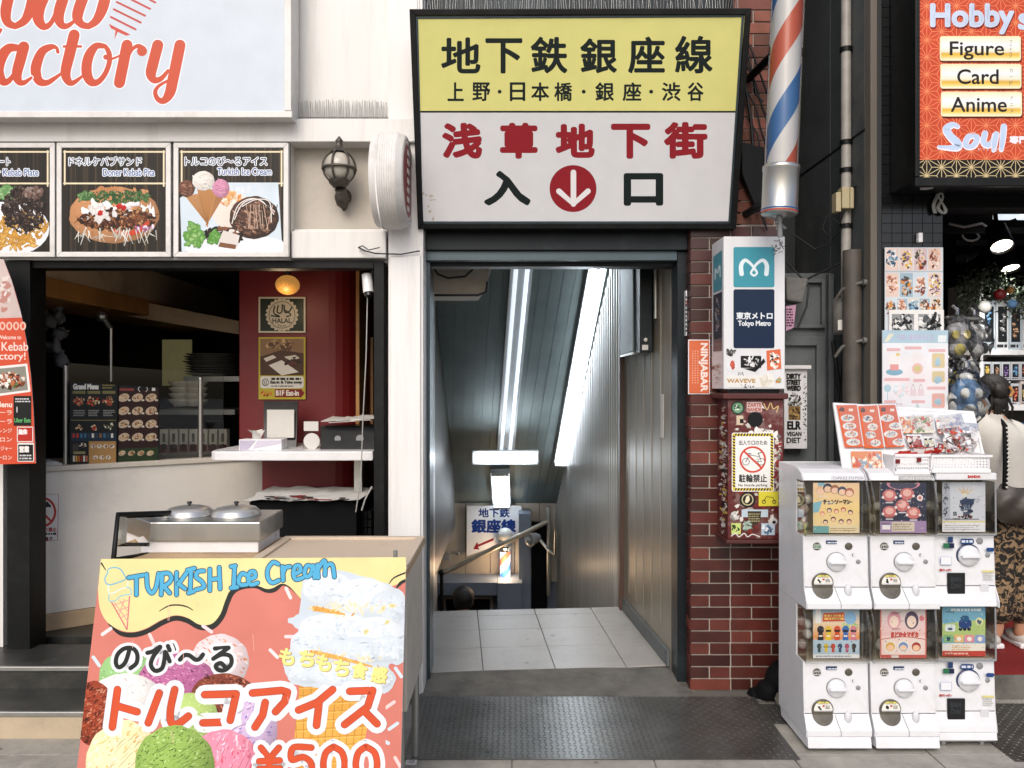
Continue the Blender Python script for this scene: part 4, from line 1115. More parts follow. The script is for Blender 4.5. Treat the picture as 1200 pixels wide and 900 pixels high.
pr.stroke([(127, 731), (141, 742), (157, 744), (173, 739.5), (191, 729.5), (206, 724.5), (220, 727.5), (234, 735), (249, 734), (260, 722), (266, 706), (272, 694), (283, 688), (300, 687), (312, 691), (321, 690), (331, 684), (341, 688), (354, 702), (362, 709)], [1, 5, 6, 6, 6, 6, 6, 6, 7, 7, 7, 7, 6, 5, 7, 8, 5, 4, 2, .5], BK)
pr.poly([(118.5, 655), ]+drip+[(476, 653)], YE)
pr.stroke([(187, 716), (198, 710), (209, 709), (219, 711), (226, 715)], [1, 1.6, 1.8, 1.6, 1], BK)
pr.stroke([(456, 684), (462, 677), (475.5, 671)], [1, 1.8, 2], BK); pr.stroke([(464, 690), (469, 684), (475, 681)], [1, 4, 5], BK); pr.poly([(467, 690), (471, 684.5), (475.4, 682), (475.2, 700)], CO)
pr.stroke([(119, 660), (124, 668)], [2, 1], BK, curve=False)
# sprinkles
for x, y, a, c in ((125, 740, -35, 'ecd9da'), (113, 775, 55, 'c9dbe6'), (178, 749, 65, 'ecc9c6'), (243, 737, 35, 'ecd0d4'), (276, 756, 25, 'e8c4c0'), (338, 695, 65, 'ecd9da'), (341, 746, 0, 'ecd2d4'), (321, 766, 45, 'ecd9da'), (457, 826, -35, 'ecc9c6'), (461, 851, -35, 'c9dbe6'), (467, 788, 55, 'c9dbe6'), (466, 893, 60, 'ecc9c6'), (330, 864, 35, 'e6b8b4'), (450, 868, 30, 'c9dbe6'), (93, 830, 60, 'ecc9c6'), (110, 890, 20, 'ecd9da')):
    dx, dy = 6*math.cos(R(a)), 6*math.sin(R(a)); pr.stroke([(x-dx, y-dy), (x+dx, y+dy)], 4, c, curve=False)
# ice cream heaps: the printed photograph
pr.tone = 0
pr.ball(152, 792, 36, 30, '8fbd7c', 160, .5, 1.8, ['86b674', 'b4d6a2', '6f9e5c'], 6, .2)
pr.ball(258, 775, 34, 32, 'd9c9cc', 140, .6, 2.4, ['d98a5e', 'e6c0ae', 'ebe2e4', 'd8c8cc', 'cf7a50'], 8, .6)
pr.ball(207, 800, 46, 34, 'ac6290', 420, .5, 1.7, ['a45684', 'c885a8', 'd09ab8', '8f4a74', 'c07aa0', '6d2d56'], 8, .1)
pr.ball(262, 815, 38, 26, '7a3a2a', 300, .5, 2.2, ['5a2218', 'b0664c', '3a1510', 'c07a5e', '74301f'], 14, .4)
pr.ball(148, 815, 40, 26, 'dcdad8', 120, .6, 2.4, ['e9e7e5', 'c6c2bf', 'e0dddb'], 8, .3)
pr.ball(110, 836, 26, 38, '8f3a22', 300, .6, 2.4, ['5a1d12', 'a8492c', '3a120c', 'b86444', '7a2c1a', 'c58468'], 26, -.7)
pr.ball(222, 840, 34, 28, 'aac474', 120, .5, 1.8, ['c9dc98', '9dbb66', 'b9d088'], 6, .3)
pr.ball(295, 850, 32, 40, 'c0aaca', 200, .6, 2, ['d9c8e0', 'b79ac4', 'a88ab8', '7a6ab0'], 10, -.6)
pr.ball(146, 900, 46, 56, 'e4d6aa', 260, .7, 2.6, ['d9a95c', 'ece2c2', 'e8cf90', 'f0e9d4', 'd8b878'], 34, -.8, .74)
pr.ball(262, 905, 48, 50, 'd6859c', 300, .7, 2.6, ['e6a8ba', 'c86680', 'f0c8d4', 'c9546c', 'dca0b8'], 30, -1.1, .7)
pr.ball(205, 897, 47, 47, '8cad55', 620, .45, 1.6, ['7c9c48', 'a8c474', '6a8a3c', '4a6a2c', 'b6cf86', '3f5a26'], 22, -.5, .55)
# tall cone
pr.vgrad(338, 798, 440, 935, [(0, 'd39a3e'), (.5, 'dfa94e'), (1, 'c98c34')])
for k in range(0, 11): pr.stroke([(336+k*9.6, 800), (342+k*7.2, 935)], .9, 'b57a2a', curve=False)
for k in range(14): pr.stroke([(334, 806+k*10), (444, 800+k*10)], .9, 'bf8430', curve=False); pr.stroke([(334, 808+k*10), (444, 802+k*10)], .7, 'eac06a', curve=False)
for _ in range(90): x = random.uniform(340, 436); y = random.uniform(802, 925); pr.blob(x, y, random.uniform(.6, 2), .6, random.choice(['b57a2a', 'eac06a', 'd09440']), .5, 7)
pr.poly([(325, 795), (352, 795), (338, 935), (325, 935)], CO); pr.poly([(442, 795), (452, 795), (452, 935), (414, 935)], CO)
hp = spline([(336, 790), (332, 770), (346, 752), (350, 740), (340, 730), (338, 726), (350, 718), (356, 680), (372, 671), (396, 668), (430, 676), (462, 688), (475, 702), (474, 735), (472, 776), (455, 778), (464, 796), (450, 812), (420, 800), (380, 806), (345, 802)], 5, True)
pr.poly([(x+random.uniform(-1.2, 1.2), y+random.uniform(-1.2, 1.2)) for x, y in hp], 'c6d2dc')
CR = ['d3dce4', 'c3cfda', 'dde4ea', 'b3c2cf', 'ccd6de']
for (cx, cy, rx, ry) in ((385, 690, 30, 20), (425, 698, 36, 20), (455, 712, 22, 20), (395, 735, 44, 17), (440, 745, 34, 22), (372, 755, 32, 20), (420, 762, 48, 16), (455, 760, 20, 16), (362, 785, 28, 16), (400, 790, 38, 14), (440, 794, 22, 14)):
    pr.ball(cx, cy, rx, ry, random.choice(['cfd9e1', 'c9d4dd', 'd8e0e6']), 16, 1, 3, CR, 1, random.uniform(-.4, .5), .86, 1.07); pr.soft = 'd3dde5'; pr.scatter(cx, cy, rx*.8, ry*.7, CR, 26, 2, 6, .4, .5); pr.soft = None
pr.soft = 'd9dcd0'; pr.scatter(412, 713, 45, 6, ['d9d2a0', 'e0d8ac', 'd8d4b4'], 46, 1.5, 6, .4, .4); pr.scatter(402, 772, 46, 6, ['e0c98a', 'd9c48a'], 30, 1.5, 6, .4, .4); pr.soft = None
for pts, wd in (([(368, 713), (385, 716), (404, 720)], [6, 5, 2]), ([(364, 763), (385, 768), (410, 774), (436, 781)], [3, 5, 4, 2])):
    pr.stroke(pts, wd, 'dda650')
    for _ in range(16): x, y = random.choice(pts); pr.blob(x+random.uniform(-9, 12), y+random.uniform(-2, 3), random.uniform(1, 4), .8, random.choice(['e6c06a', 'cf9038', 'ead9a0']), .5)
for x, y in ((429, 740), (454, 729), (449, 713), (460, 710)): pr.soft = 'd9dcc8'; pr.blob(x, y, 5, 3, 'd0bc4a', .4); pr.soft = None
# lettering
BL, DK = '4aa7cf', '1d4a63'
tk = [[(151,677),(168,674)],[(160,676),(160,697)],[(172,673),(173,688),(178,695),(183,688),(186,672)],[(190,673),(189,697)],[(190,672),(198,672),(201,678),(197,684),(191,687)],[(192,687),(199,695)],
 [(207,671),(207,697)],[(219,671),(209,685)],[(209,684),(217,690)],[(220,668),(228,666)],[(224,667),(223,694)],[(221,695),(227,693)],[(239,669),(232,670),(230,676),(237,682),(239,688),(230,691)],[(246,667),(246,692)],[(257,665),(258,690)],[(247,679),(257,678)],
 [(271,664),(276,663)],[(275,664),(274,688)],[(271,689),(278,688)],[(289,674),(284,672),(280,678),(281,685),(289,685)],[(292,679),(299,676),(298,670),(293,671),(291,679),(294,685),(302,683)],
 [(326,661),(320,659),(314,667),(314,677),(319,683),(327,680)],[(331,664),(332,680)],[(332,671),(335,665),(340,664)],[(345,673),(352,669),(351,663),(346,664),(344,673),(347,679),(355,677)],[(366,664),(360,663),(357,671),(360,676),(365,672),(367,663),(369,677)],
 [(372,662),(373,677)],[(373,667),(377,660),(381,658),(381,674)],[(381,665),(386,661),(390,663),(392,676)]]
for p in tk: pr.stroke(p, 6.4, DK, curve=len(p) > 2)
for p in tk: pr.stroke(p, 4.4, BL, curve=len(p) > 2)
ic = [(126,672),(127,667),(134,665),(141,667),(146,674),(147,679),(140,682),(131,685),(125,684),(123,678)]
pr.stroke(ic, 1.6, '6fb4cc', closed=True); pr.stroke([(127,686),(128,695),(135,694),(142,690),(149,688),(150,682)], 1.5, 'd8e4e2'); pr.stroke([(128,697),(128,704),(135,704),(141,699),(148,697),(154,696),(153,690),(149,688)], 1.5, '8fc4d0')
pr.stroke([(131,706),(149,738),(152,699)], 1.5, 'd06a78', curve=False)
for q in ([(134,709),(151,703)],[(138,716),(151,711)],[(142,724),(150,719)],[(140,703),(151,718)],[(134,706),(150,728)],[(146,702),(140,720)]): pr.stroke(q, .9, 'dd8a92', curve=False)
nb = [[(152,761),(147,776),(140,782),(136,777),(138,767),(146,760),(156,760),(161,767),(160,777),(153,783)],
 [(173,765),(180,763),(188,758),(180,769),(177,779),(182,786),(190,783),(193,772),(194,764),(199,775)],[(197,757),(199,762)],[(202,756),(204,761)],
 [(211,773),(216,768),(222,768),(229,773),(234,772),(238,767)],[(252,760),(268,759)],[(268,759),(250,772)],[(250,772),(260,767),(270,769),(271,778),(264,785),(256,785),(253,780),(259,777),(264,782)]]
for p in nb: pr.stroke(p, 12.5, WT, curve=len(p) > 2)
for p in nb: pr.stroke(p, 5.2, BK, curve=len(p) > 2)
for ch, x, y in (('も', 337, 770), ('ち', 360, 772), ('も', 380, 777), ('ち', 401, 783), ('食', 422, 786), ('感', 445, 791)):
    pr.text(ch, x-8.5, y-9, x+8.5, y+9, 'a88f3c', bold=1.3, rot=10); pr.text(ch, x-9, y-9.5, x+8, y+8.5, 'ece08a', bold=.9, rot=10)
big = [[(138,808),(132,852)],[(137,827),(161,834)],[(187,812),(174,847)],[(205,808),(200,832),(201,847),(209,848),(221,839)],[(240,814),(277,813),(270,844)],[(238,847),(272,846)],
 [(296,812),(330,809),(337,811),(334,822),(323,834)],[(311,823),(308,838),(299,852)],[(390,808),(372,823),(350,832)],[(374,824),(371,850)],[(410,810),(437,809),(431,828),(404,849)],[(428,834),(442,848)],
 [(306,876),(316,889)],[(327,876),(316,889)],[(316,889),(316,910)],[(304,892),(328,891)],[(304,901),(328,900)],
 [(365,876),(344,876),(342,890),(355,887),(364,893),(365,903),(357,911),(345,909)],
 [(391,875),(382,882),(379,897),(383,911),(391,916),(400,911),(404,897),(401,882),(391,875)],[(429,875),(420,882),(417,897),(421,911),(429,916),(438,911),(442,897),(439,882),(429,875)]]
cv = {3, 17, 18, 19}
for i, p in enumerate(big): pr.stroke(p, 23 if i < 12 else 19, WT, curve=i in cv)
for i, p in enumerate(big): pr.stroke(p, 9.2 if i < 12 else 8, '8a2a16', curve=i in cv)
for i, p in enumerate(big): pr.stroke(p, 8.2 if i < 12 else 7, 'cc4f2c', curve=i in cv)
for _ in range(10):
    x = random.uniform(150, 450); y = random.uniform(700, 880); pr.stroke([(x, y), (x+random.uniform(-2, 2), y+random.uniform(5, 20))], .5, 'e6b0a4', curve=False)
pr.build('front_print', 'print_gloss', bd)
b = MB()
for x in (-1.38, -.42):
    b = MB(); b.prism([(x-.02, 2.66, 0), (x+.02, 2.66, 0), (x+.02, 2.70, .5), (x-.02, 2.70, .5)], (0, .03, 0)); b.build('foot', 'wood_top', bd)
# ================================================================ objects on the left
# ---- cart
ct = thing('ice_cream_cart', 'wooden topped ice cream cart with cream side panel behind the price board', 'cart', (-.9, 3.05, 0))
CXL, CXR = -1.49, -.383
b = MB(); b.box(CXL, CXR, 2.80, 3.42, .895, .924); b.build('top', 'wood_top', ct, .003)
b = MB(); b.box(CXR-.02, CXR-.002, 2.83, 3.34, .40, .894); b.build('side_panel', 'cream_panel', ct, .003)
b = MB(); b.box(CXL+.002, CXL+.02, 2.83, 3.40, .40, .894); b.build('side_panel', 'cream_panel', ct, .003)
b = MB(); b.box(CXL+.03, CXR-.03, 3.36, 3.38, .40, .894); b.build('rear_panel', 'cream_panel', ct)
b = MB(); q = [(-.985, 2.83, .925), (CXR+.004, 2.81, .925), (CXR+.004, 3.36, .925), (-.985, 3.36, .925)]
b.frame(*q, .035, (0, 0, .016)); b.prism([(v[0]+(.034 if i in (0, 3) else -.034), v[1]+(.034 if i < 2 else -.034), .9255) for i, v in enumerate(q)], (0, 0, .006)); b.build('lid', 'wood_pale', ct, .002)
for x in (CXL+.04, CXR-.03):
    for y in (2.86, 3.31):
        b = MB(); b.cyl((x, y, .0), (x, y, .894), .016); b.build('leg', 'aluminium', ct)
b = MB(); b.tube([(CXR-.03, 2.9, .395), (CXR-.03, 3.33, .395)], .012); b.build('rail', 'aluminium', ct)
b = MB(); b.cyl((CXR-.045, 2.84, .925), (CXR-.045, 2.84, .99), .008); b.build('pin', 'aluminium', ct)
b = MB(); gq = [P(133, 656, 2.92), P(138, 603, 2.92), P(240, 599.5, 3.38)]
b.tube(gq, .010); b.tube([gq[0], P(230, 640, 3.38)], .008); b.build('guard_frame', 'black_metal', ct)
b = MB(); b.prism([gq[0]+Vector((.01, 0, .05)), gq[1], gq[2], P(230, 640, 3.38)], (.003, 0, 0)); b.build('guard_glass', 'glass', ct)
fz = thing('steel_food_well', 'brushed steel countertop ice cream well on top of the cart', 'freezer', (-1.25, 3.24, .925))
fx0, fx1, fy0, fy1 = X(160, 3.08), X(305, 3.08), 3.08, 3.39
b = MB(); b.box(fx0+.012, fx1-.012, fy0+.012, fy1-.01, .9255, .972); b.build('base', 'white_plastic', fz, .003)
b = MB(); b.box(fx0, fx1, fy0, fy1, .9725, 1.05); b.build('rim', 'steel', fz, .005)
for px, lb in ((222, 'left-hand'), (277, 'right-hand')):
    l = thing('dome_lid', 'round domed steel lid on the '+('far left half' if px == 222 else 'right half')+' of the food well', 'lid', (X(px, 3.25), 3.25, 1.0505), 'steel lids on the ice cream well')
    c = Vector((X(px, 3.25), 3.25, 1.0505))
    b = MB(); b.lathe([(.098, 0), (.1, .004), (.096, .008), (.092, .02), (.08, .03), (.05, .037), (0, .039)], c, n=32); b.build('dome', 'lid_steel', l)
    b = MB(); b.lathe([(.006, 0), (.006, .008), (.011, .012), (.009, .018), (0, .02)], c+Vector((0, 0, .038)), n=14); b.build('knob', 'dark_plastic', l)

# ---- counter in the shop
cu = Vector((.82, .572, 0)); cn = Vector((.572, -.82, 0))
c0 = Vector((X(20, 4.18), 4.20, 0))
CL = 1.75; ZT = 1.146
kc = thing('serving_counter', 'off white serving counter with wooden base running back into the kebab shop', 'counter', c0+cu*.8+Vector((0, 0, .235)))
def cpt(s, out, z): p = c0+cu*s+cn*out; return Vector((p.x, p.y, z))
b = MB(); b.prism([cpt(-.05, 0, .33), cpt(CL, 0, .33), cpt(CL, 0, ZT-.03), cpt(-.05, 0, ZT-.03)], -cn*.5); b.build('front', 'counter_paint', kc, .003)
b = MB(); b.prism([cpt(-.05, .008, .236), cpt(CL, .008, .236), cpt(CL, .008, .328), cpt(-.05, .008, .328)], -cn*.5); b.build('plinth', 'beige_trim', kc, .003)
b = MB(); b.prism([cpt(-.06, .015, ZT-.029), cpt(CL, .015, ZT-.029), cpt(CL, .015, ZT), cpt(-.06, .015, ZT)], -cn*.55); b.build('worktop', 'cream_panel', kc, .004)
def onplane(px, py, out):
    p0 = c0+cn*out; d = Vector(((px-600)/F, 1, (450-py)/F)); c = Vector((0, 0, CZ)); return c+d*((p0-c).dot(cn)/d.dot(cn))
gd = thing('sneeze_guard', 'clear glass guard on two steel posts along the serving counter', 'glass guard', cpt(.6, -.05, ZT))
for px in (77, 235):
    p = onplane(px, 540, -.05); b = MB(); b.tube([(p.x, p.y, ZT), (p.x, p.y, Z(430 if px == 77 else 444, p.y))], .014, 12); b.ell((p.x, p.y, Z(430 if px == 77 else 444, p.y)), .015, 10, 6); b.build('post', 'steel', gd)
b = MB(); p, q = onplane(80, 540, -.05), onplane(262, 540, -.05); b.prism([(p.x, p.y, ZT+.02), (q.x, q.y, ZT+.02), (q.x, q.y, Z(438, 4.5)), (p.x, p.y, Z(425, 4.3))], -cn*.006); b.build('pane', 'glass', gd)
# menu boards leaning on the guard
def menu(label, quad, art):
    c = onplane(*quad[3], -.02); t = thing('menu_board', label, 'menu', (c.x, c.y, ZT))
    pr = Print(c0+cn*-.02, cn)
    panel_with_print(pr, 'board', t, .006, 'black_flat', quad)
    pr.clip = quad; pr.tone = .3; art(pr); pr.clip = None
    if 'grand' in label: pr.text('Grand Menu', 86, 450, 115, 456, 'd8d8d4', bold=.45)
    pr.build('menu_print', 'print_dark', t)
def food(pr, x, y, r):
    pr.ell(x, y, r*1.25, r*.85, 'b7a48c', rot=-20); pr.scatter(x, y, r*.85, r*.55, ['8a5a34', '6a3c20', 'b98a58', 'd0b890', '4a2a18', '7a6a3a'], 14, .5, 1.5)
def art1(pr):
    pr.poly([(82, 447), (138, 451), (137, 545), (82, 549)], '101314')
    pr.lines(120, 450, 136, 456, 2, '7d7446')
    for i in range(3):
        x = 92+i*17.5; pr.rect(x-7, 458, x+8, 461.5, '6f6a44'); pr.scatter(x, 470, 7, 5, ['a5714a', '7a4226', 'c9b08c', 'b3352a', '55391f'], 34, .6, 2.2); pr.lines(x-6, 480, x+8, 488, 4, '8d8d88')
    pr.rect(83, 492, 136, 493, '6f6a44'); pr.scatter(93, 501, 4, 3, ['c07a40', 'e0c9a0'], 12, .6, 1.6); pr.scatter(111, 501, 4, 3, ['b0402c', 'e0c9a0'], 12, .6, 1.6); pr.scatter(127, 499, 8, 4, ['c9c7b8', '7d7446', '4a5a3a'], 20, .5, 1.6)
    pr.rect(83, 507, 136, 517, '152a3c')
    for i in range(11): pr.rect(85+i*4.5, 508, 87.6+i*4.5, 513, random.choice(['b3352a', 'd9d6cc', '3a6a8a', '8a5a34', '2c3a4a']))
    pr.scatter(97, 522, 4, 3, ['d9d6cc', '6a4a30'], 14, .5, 1.6); pr.rect(85, 520, 92, 528, '3d3a35'); pr.rect(86, 529, 100, 532, '8d875c')
    for i in range(6): pr.rect(85.5+i*3, 534, 87.6+i*3, 541, ['d9d6cc', 'd0a24a', 'b0622e', '8a2c24', 'd9d6cc', 'b3674a'][i])
    pr.rect(104, 517, 136, 544, '9a7440'); pr.rect(104.6, 517.6, 135.4, 543.4, 'ab8450')
    for j in range(2):
        for i in range(4-j): pr.ell(109+i*7.4+j*3, 523+j*13, 3, 2.4, 'd9d0c0'); pr.scatter(109+i*7.4+j*3, 523+j*13, 2, 1.4, ['4a2a18', '7a4226'], 5, .5, 1.4)
def art2(pr):
    pr.poly([(138, 451), (186, 455), (185, 541), (137, 545)], '2a1514')
    pr.rect(138, 450, 187, 457, '121314'); pr.rect(140, 455, 157, 458, '7a3a38')
    for ex in (164, 171): pr.stroke([(ex, 453), (ex-2 if ex < 168 else ex+2, 456), (ex, 459)], .7, 'c9c9c6')
    pr.rect(178, 454, 182, 458, 'c9c9c6')
    for j in range(4):
        for i in range(3): food(pr, 145+i*16, 466+j*15.4, 5.4); pr.rect(150+i*16, 468+j*15.4, 153+i*16, 470+j*15.4, 'c9c2b4')
    pr.poly([(137, 526), (186, 524), (185, 540), (137, 543)], '25361e')
    for i in range(4): food(pr, 143+i*11, 531, 3.4)
menu('black grand menu board with sandwich photographs on the counter', [(81, 447), (138.5, 451), (137.5, 545.5), (81, 550)], art1)
menu('dark red menu board with rows of bowls on the counter', [(139.5, 451), (187, 455), (185.5, 541), (138.5, 545.5)], art2)
# stacks behind the glass
pl = thing('plate_stack', 'dark pile of trays on the shelf beside the red partition', 'plates', P(248, 440, 5.6))
b = MB()
for i in range(9): c = P(248+random.uniform(-2, 2), 440-i*2.8, 5.6); b.lathe([(.0, 0), (.14, 0), (.185, .012), (.185, .016), (.13, .006), (0, .006)], c, n=28)
b.build('plates', 'plate_dark', pl)
b = MB(); b.box(X(215, 5.5), X(285, 5.5), 5.5, 5.9, Z(447, 5.5), Z(441, 5.5)); b.build('shelf', 'aluminium', pl)
for i, (px, n, w_) in enumerate(((213, 4, .085), (229, 4, .08))):
    t = thing('bowl_stack', 'cream bowl stack behind the guard, '+('left of the other' if i == 0 else 'right of the other'), 'bowls', P(px, 476, 5.5), 'cream bowl stacks')
    b = MB()
    for k in range(n): b.lathe([(.05, 0), (w_, .035), (w_+.004, .05), (w_-.004, .05), (0, .01)], P(px, 476-k*7, 5.5), n=24)
    b.build('bowls', 'ceramic', t)
b = MB(); b.box(X(186, 5.4), X(275, 5.4), 5.4, 5.8, Z(486, 5.4), Z(480, 5.4)); tag(b.build('wall_shelf', 'aluminium'), 'thin metal shelf carrying the cream bowls', 'shelf')
for i in range(7):
    px = 192+i*11.5; t = thing('carton', 'white printed carton number %s from the menu boards in the carton row' % ['one', 'two', 'three', 'four', 'five', 'six', 'seven'][i], 'carton', P(px, 536, 5.2), 'white cartons behind the guard')
    b = MB(); b.pbox(px-4.8, 503, px+4.8, 536, 5.2, .06); b.build('carton_body', 'print_dark' if False else 'ceramic', t, .002)
    pr = Print((0, 5.198, 1)); pr.rect(px-4.6, 521, px+4.6, 536, '7a2a22'); pr.ell(px, 524, 3.2, 4, '3c2a20'); pr.rect(px-1.6, 508, px+1.6, 518, '6d655a'); pr.build('carton_print', 'print_matt', t)
b = MB()
for i in range(26):
    x = 44+random.uniform(0, 30); y = random.uniform(345, 425); b.ell(P(x, y, 4.9+random.uniform(0, .2)), (random.uniform(.02, .06), .03, random.uniform(.02, .05)), 7, 5, .35)
tag(b.build('hanging_bags', 'cloth_grey'), 'crumpled grey bags and cloths hanging in the dark kitchen corner', 'bags')
b = MB(); b.tube([P(130, 447, 4.9), P(130, 385, 4.9)], .012); b.tube([P(116, 371, 4.9), P(122, 374, 4.9), P(130, 385, 4.9)], .018); b.ell(P(119, 371, 4.88), .035, 10, 8)
tag(b.build('stand_lamp', 'steel'), 'slim steel stand lamp rising behind the menu boards', 'lamp')
b = MB(); b.lathe([(.05, 0), (.055, .12), (.05, .125), (0, .125)], P(52, 362, 5.2), n=18); tag(b.build('metal_canister', 'steel'), 'small steel canister high up in the dark kitchen corner', 'canister')
b = MB(); b.ell(P(52, 545, 4.35), (.09, .05, .03), 12, 7, .25); tag(b.build('white_cloth', 'paper'), 'crumpled white cloth on the counter beside the black post', 'cloth')

# ---- items by the red partition
sh = thing('wall_shelf', 'white round ended shelf across the red partition', 'shelf', P(345, 540, 4.45))
b = MB(); Ys = 4.3; xs0, xs1 = X(252, Ys), X(437, Ys); pts = [(xs1, Ys), (xs1, 4.93)] + [(xs0, 4.93)]
for i in range(9): a = R(90+i*22.5); pts.append((xs0+.06*math.cos(a)*.7, Ys+.09+.09*math.sin(a)))
pts = [(xs1, Ys), (xs1, 4.93), (xs0, 4.93), (xs0-.035, 4.6), (xs0-.045, 4.42), (xs0-.03, Ys+.03), (xs0, Ys)]
ZS = Z(529, Ys); b.prism([(p[0], p[1], ZS-.052) for p in pts], (0, 0, .052)); b.build('board', 'white_plastic', sh, .006, 3)
b = MB(); b.box(X(415, 4.5), X(424, 4.5), 4.5, 4.54, .24, ZS-.053); b.build('leg', 'aluminium', sh)
def poster(name, label, px0, py0, px1, py1, Y, back, art, cat='poster', fr=None):
    t = thing(name, label, cat, P((px0+px1)/2, py1, Y)); b = MB(); b.pbox(px0, py0, px1, py1, Y, .006); b.build('sheet', back, t)
    pr = Print((0, Y-.0005, 2)); pr.clip = [(px0, py0), (px1, py0), (px1, py1), (px0, py1)]; pr.tone = .15; art(pr); pr.clip = None; pr.build('front_print', 'print_gloss', t); return t, pr
YP = 4.935
def a_halal(pr):
    pr.rect(303, 348, 358, 390, 'cfc6b5'); pr.rect(305, 350, 356, 388, '1f2a22')
    n = 22
    for i in range(n): a = 6.283*i/n; pr.disc(330.5+17.2*math.cos(a), 369+17.6*math.sin(a), 2.2, lin('c9bfae'))
    pr.ell(330.5, 369, 17.5, 17.8, 'c9bfae'); pr.ell(330.5, 369, 15.6, 15.9, '26302a'); pr.ell(330.5, 369, 14.9, 15.2, 'c9bfae')
    pr.stroke([(342, 360), (339, 365), (334, 366), (333, 358)], 1.8, '26302a'); pr.stroke([(331, 357), (330, 366), (325, 366), (326, 358)], 1.7, '26302a'); pr.stroke([(322, 359), (321, 367), (328, 371), (318, 370)], 1.7, '26302a'); pr.stroke([(335, 364), (341, 369), (336, 371)], 1.6, '26302a')
    pr.text('HALAL', 319.5, 373, 341.5, 378.5, '26302a', bold=.2); pr.text('Food', 326, 380, 335, 383, '26302a')
poster('poster', 'dark poster with a round cream halal seal on the red partition', 303, 348, 358, 390, YP, 'white_plastic', a_halal)
def a_eat(pr):
    pr.rect(303, 395, 358, 468, 'b9a838'); pr.rect(305, 397, 356, 440, '4a3224'); pr.poly([(305, 397), (356, 397), (356, 414), (330, 410), (305, 418)], '8a6a4c')
    pr.scatter(330, 404, 20, 5, ['a58560', '7a5a40', 'c9a878', '5a3f2c'], 40, 1, 4)
    pr.poly([(309, 420), (320, 416), (324, 419), (312, 424)], 'd9d2c6'); pr.poly([(315, 428), (330, 422), (350, 436), (330, 440)], 'ddd7cc'); pr.poly([(333, 418), (346, 416), (352, 420), (338, 422)], 'cfc6b8'); pr.scatter(343, 424, 10, 5, ['3a2218', '5a2c20', '2a1812'], 22, 1, 3)
    pr.rect(305, 441, 356, 455, 'd9d6cc', 3); pr.ell(311, 448, 4, 4.4, '2a2a22'); pr.ell(311, 448, 3.2, 3.5, 'd9d6cc'); pr.stroke([(309.6, 446), (309.6, 450.5)], .8, '2a2a22', curve=False); pr.stroke([(312, 446), (312, 450.5)], .8, '2a2a22', curve=False)
    pr.lines(318, 442, 353, 446, 1, '2a2a22', .7, 0); pr.lines(318, 451, 350, 454, 1, '55554a', .5)
    pr.rect(322, 456, 352, 465.5, '7a1a1a'); pr.poly([(352, 454.5), (357, 460.7), (352, 467)], '7a1a1a'); pr.scatter(312, 461, 6, 3, ['c8702c', '8a3a1c', 'd9a050'], 24, .6, 2)
t, pr = poster('poster', 'olive framed eat-in poster with a dining room photograph on the red partition', 303, 395, 358, 468, YP, 'white_plastic', a_eat)
pr = Print((0, YP-.0022, 2)); pr.text('Eat-in & Take away', 317, 446.2, 354, 450.4, '2a2a22', bold=.25); pr.text('B1F Eat-in', 323.5, 457.5, 350, 463.5, 'e6ddd0', bold=.35); pr.build('lettering', 'print_gloss', t)
b = MB(); c = P(337, 316, 4.7); b.tube([c+Vector((0, 0, .1)), c], .006)
pe = thing('pendant_lamp', 'small amber mosaic globe lamp hanging before the red partition', 'lamp', P(337, 345, 4.7)); b.tube([c, P(337, 323, 4.7)], .02); b.build('stem', 'bronze', pe)
b = MB(); b.ell(P(337, 334, 4.7), (.072, .072, .06), 20, 14); b.build('globe', 'amber_glass', pe)
pl2 = bpy.data.lights.new('pendant_bulb', 'POINT'); po2 = bpy.data.objects.new('pendant_bulb', pl2); col.objects.link(po2); pl2.energy = 1.2; pl2.color = (1, .74, .45); pl2.shadow_soft_size = .06; po2.parent = pe; po2.location = (0, -.1, -.06)
sd = thing('card_stand', 'dark display stand holding a blank white card on the shelf', 'card stand', P(328, 528, 4.6))
b = MB(); b.prism([P(309, 470, 4.75), P(349, 470, 4.75), P(347, 527, 4.6), P(309, 527, 4.6)], (0, .012, 0)); b.build('back', 'dark_plastic', sd)
b = MB(); b.prism([P(313, 480, 4.70), P(345, 480, 4.70), P(345, 513, 4.62), P(313, 513, 4.62)], (0, -.006, 0)); b.build('card', 'paper', sd, .002)
tb = thing('tissue_box', 'white and lilac tissue box with a tuft of tissue on the shelf', 'tissue box', P(300, 528, 4.4))
b = MB(); b.pbox(280, 515, 330, 528.5, 4.4, .11); b.build('carton', 'white_plastic', tb, .003)
pr = Print((0, 4.399, 2)); pr.poly([(281, 516), (300, 516), (290, 528), (281, 528)], 'b9b2c6'); pr.poly([(302, 516), (329, 516), (329, 520), (296, 526)], 'cbc6d4'); pr.build('box_print', 'print_matt', tb)
b = MB()
for i in range(7):
    a = random.uniform(0, 6.28); c = P(300, 515, 4.45); b.add([c+Vector((-.02, 0, 0)), c+Vector((.02, .01, 0)), c+Vector((.05*math.cos(a), .03*math.sin(a), .04+.02*random.random())), c+Vector((.02*math.cos(a+1), .03*math.sin(a+1), .05))], [(0, 1, 2, 3)])
b.build('tissue', 'paper', tb)
b = MB(); b.pbox(355, 492, 374, 527, 4.5, .02); c = thing('sign_holder', 'white sign holder with a round paper disc beside the printer', 'sign holder', P(365, 528, 4.5)); b.build('stand', 'clear_plastic', c)
b = MB(); b.lathe([(.047, 0), (.047, .005)], P(365.5, 517, 4.492), (0, -1, 0), 28); b.build('disc', 'paper', c); b = MB(); b.pbox(356, 494, 373, 505, 4.49, .004); b.build('card', 'paper', c)
pn = thing('printer', 'squat black receipt printer with loose papers on top', 'printer', P(408, 528, 4.4))
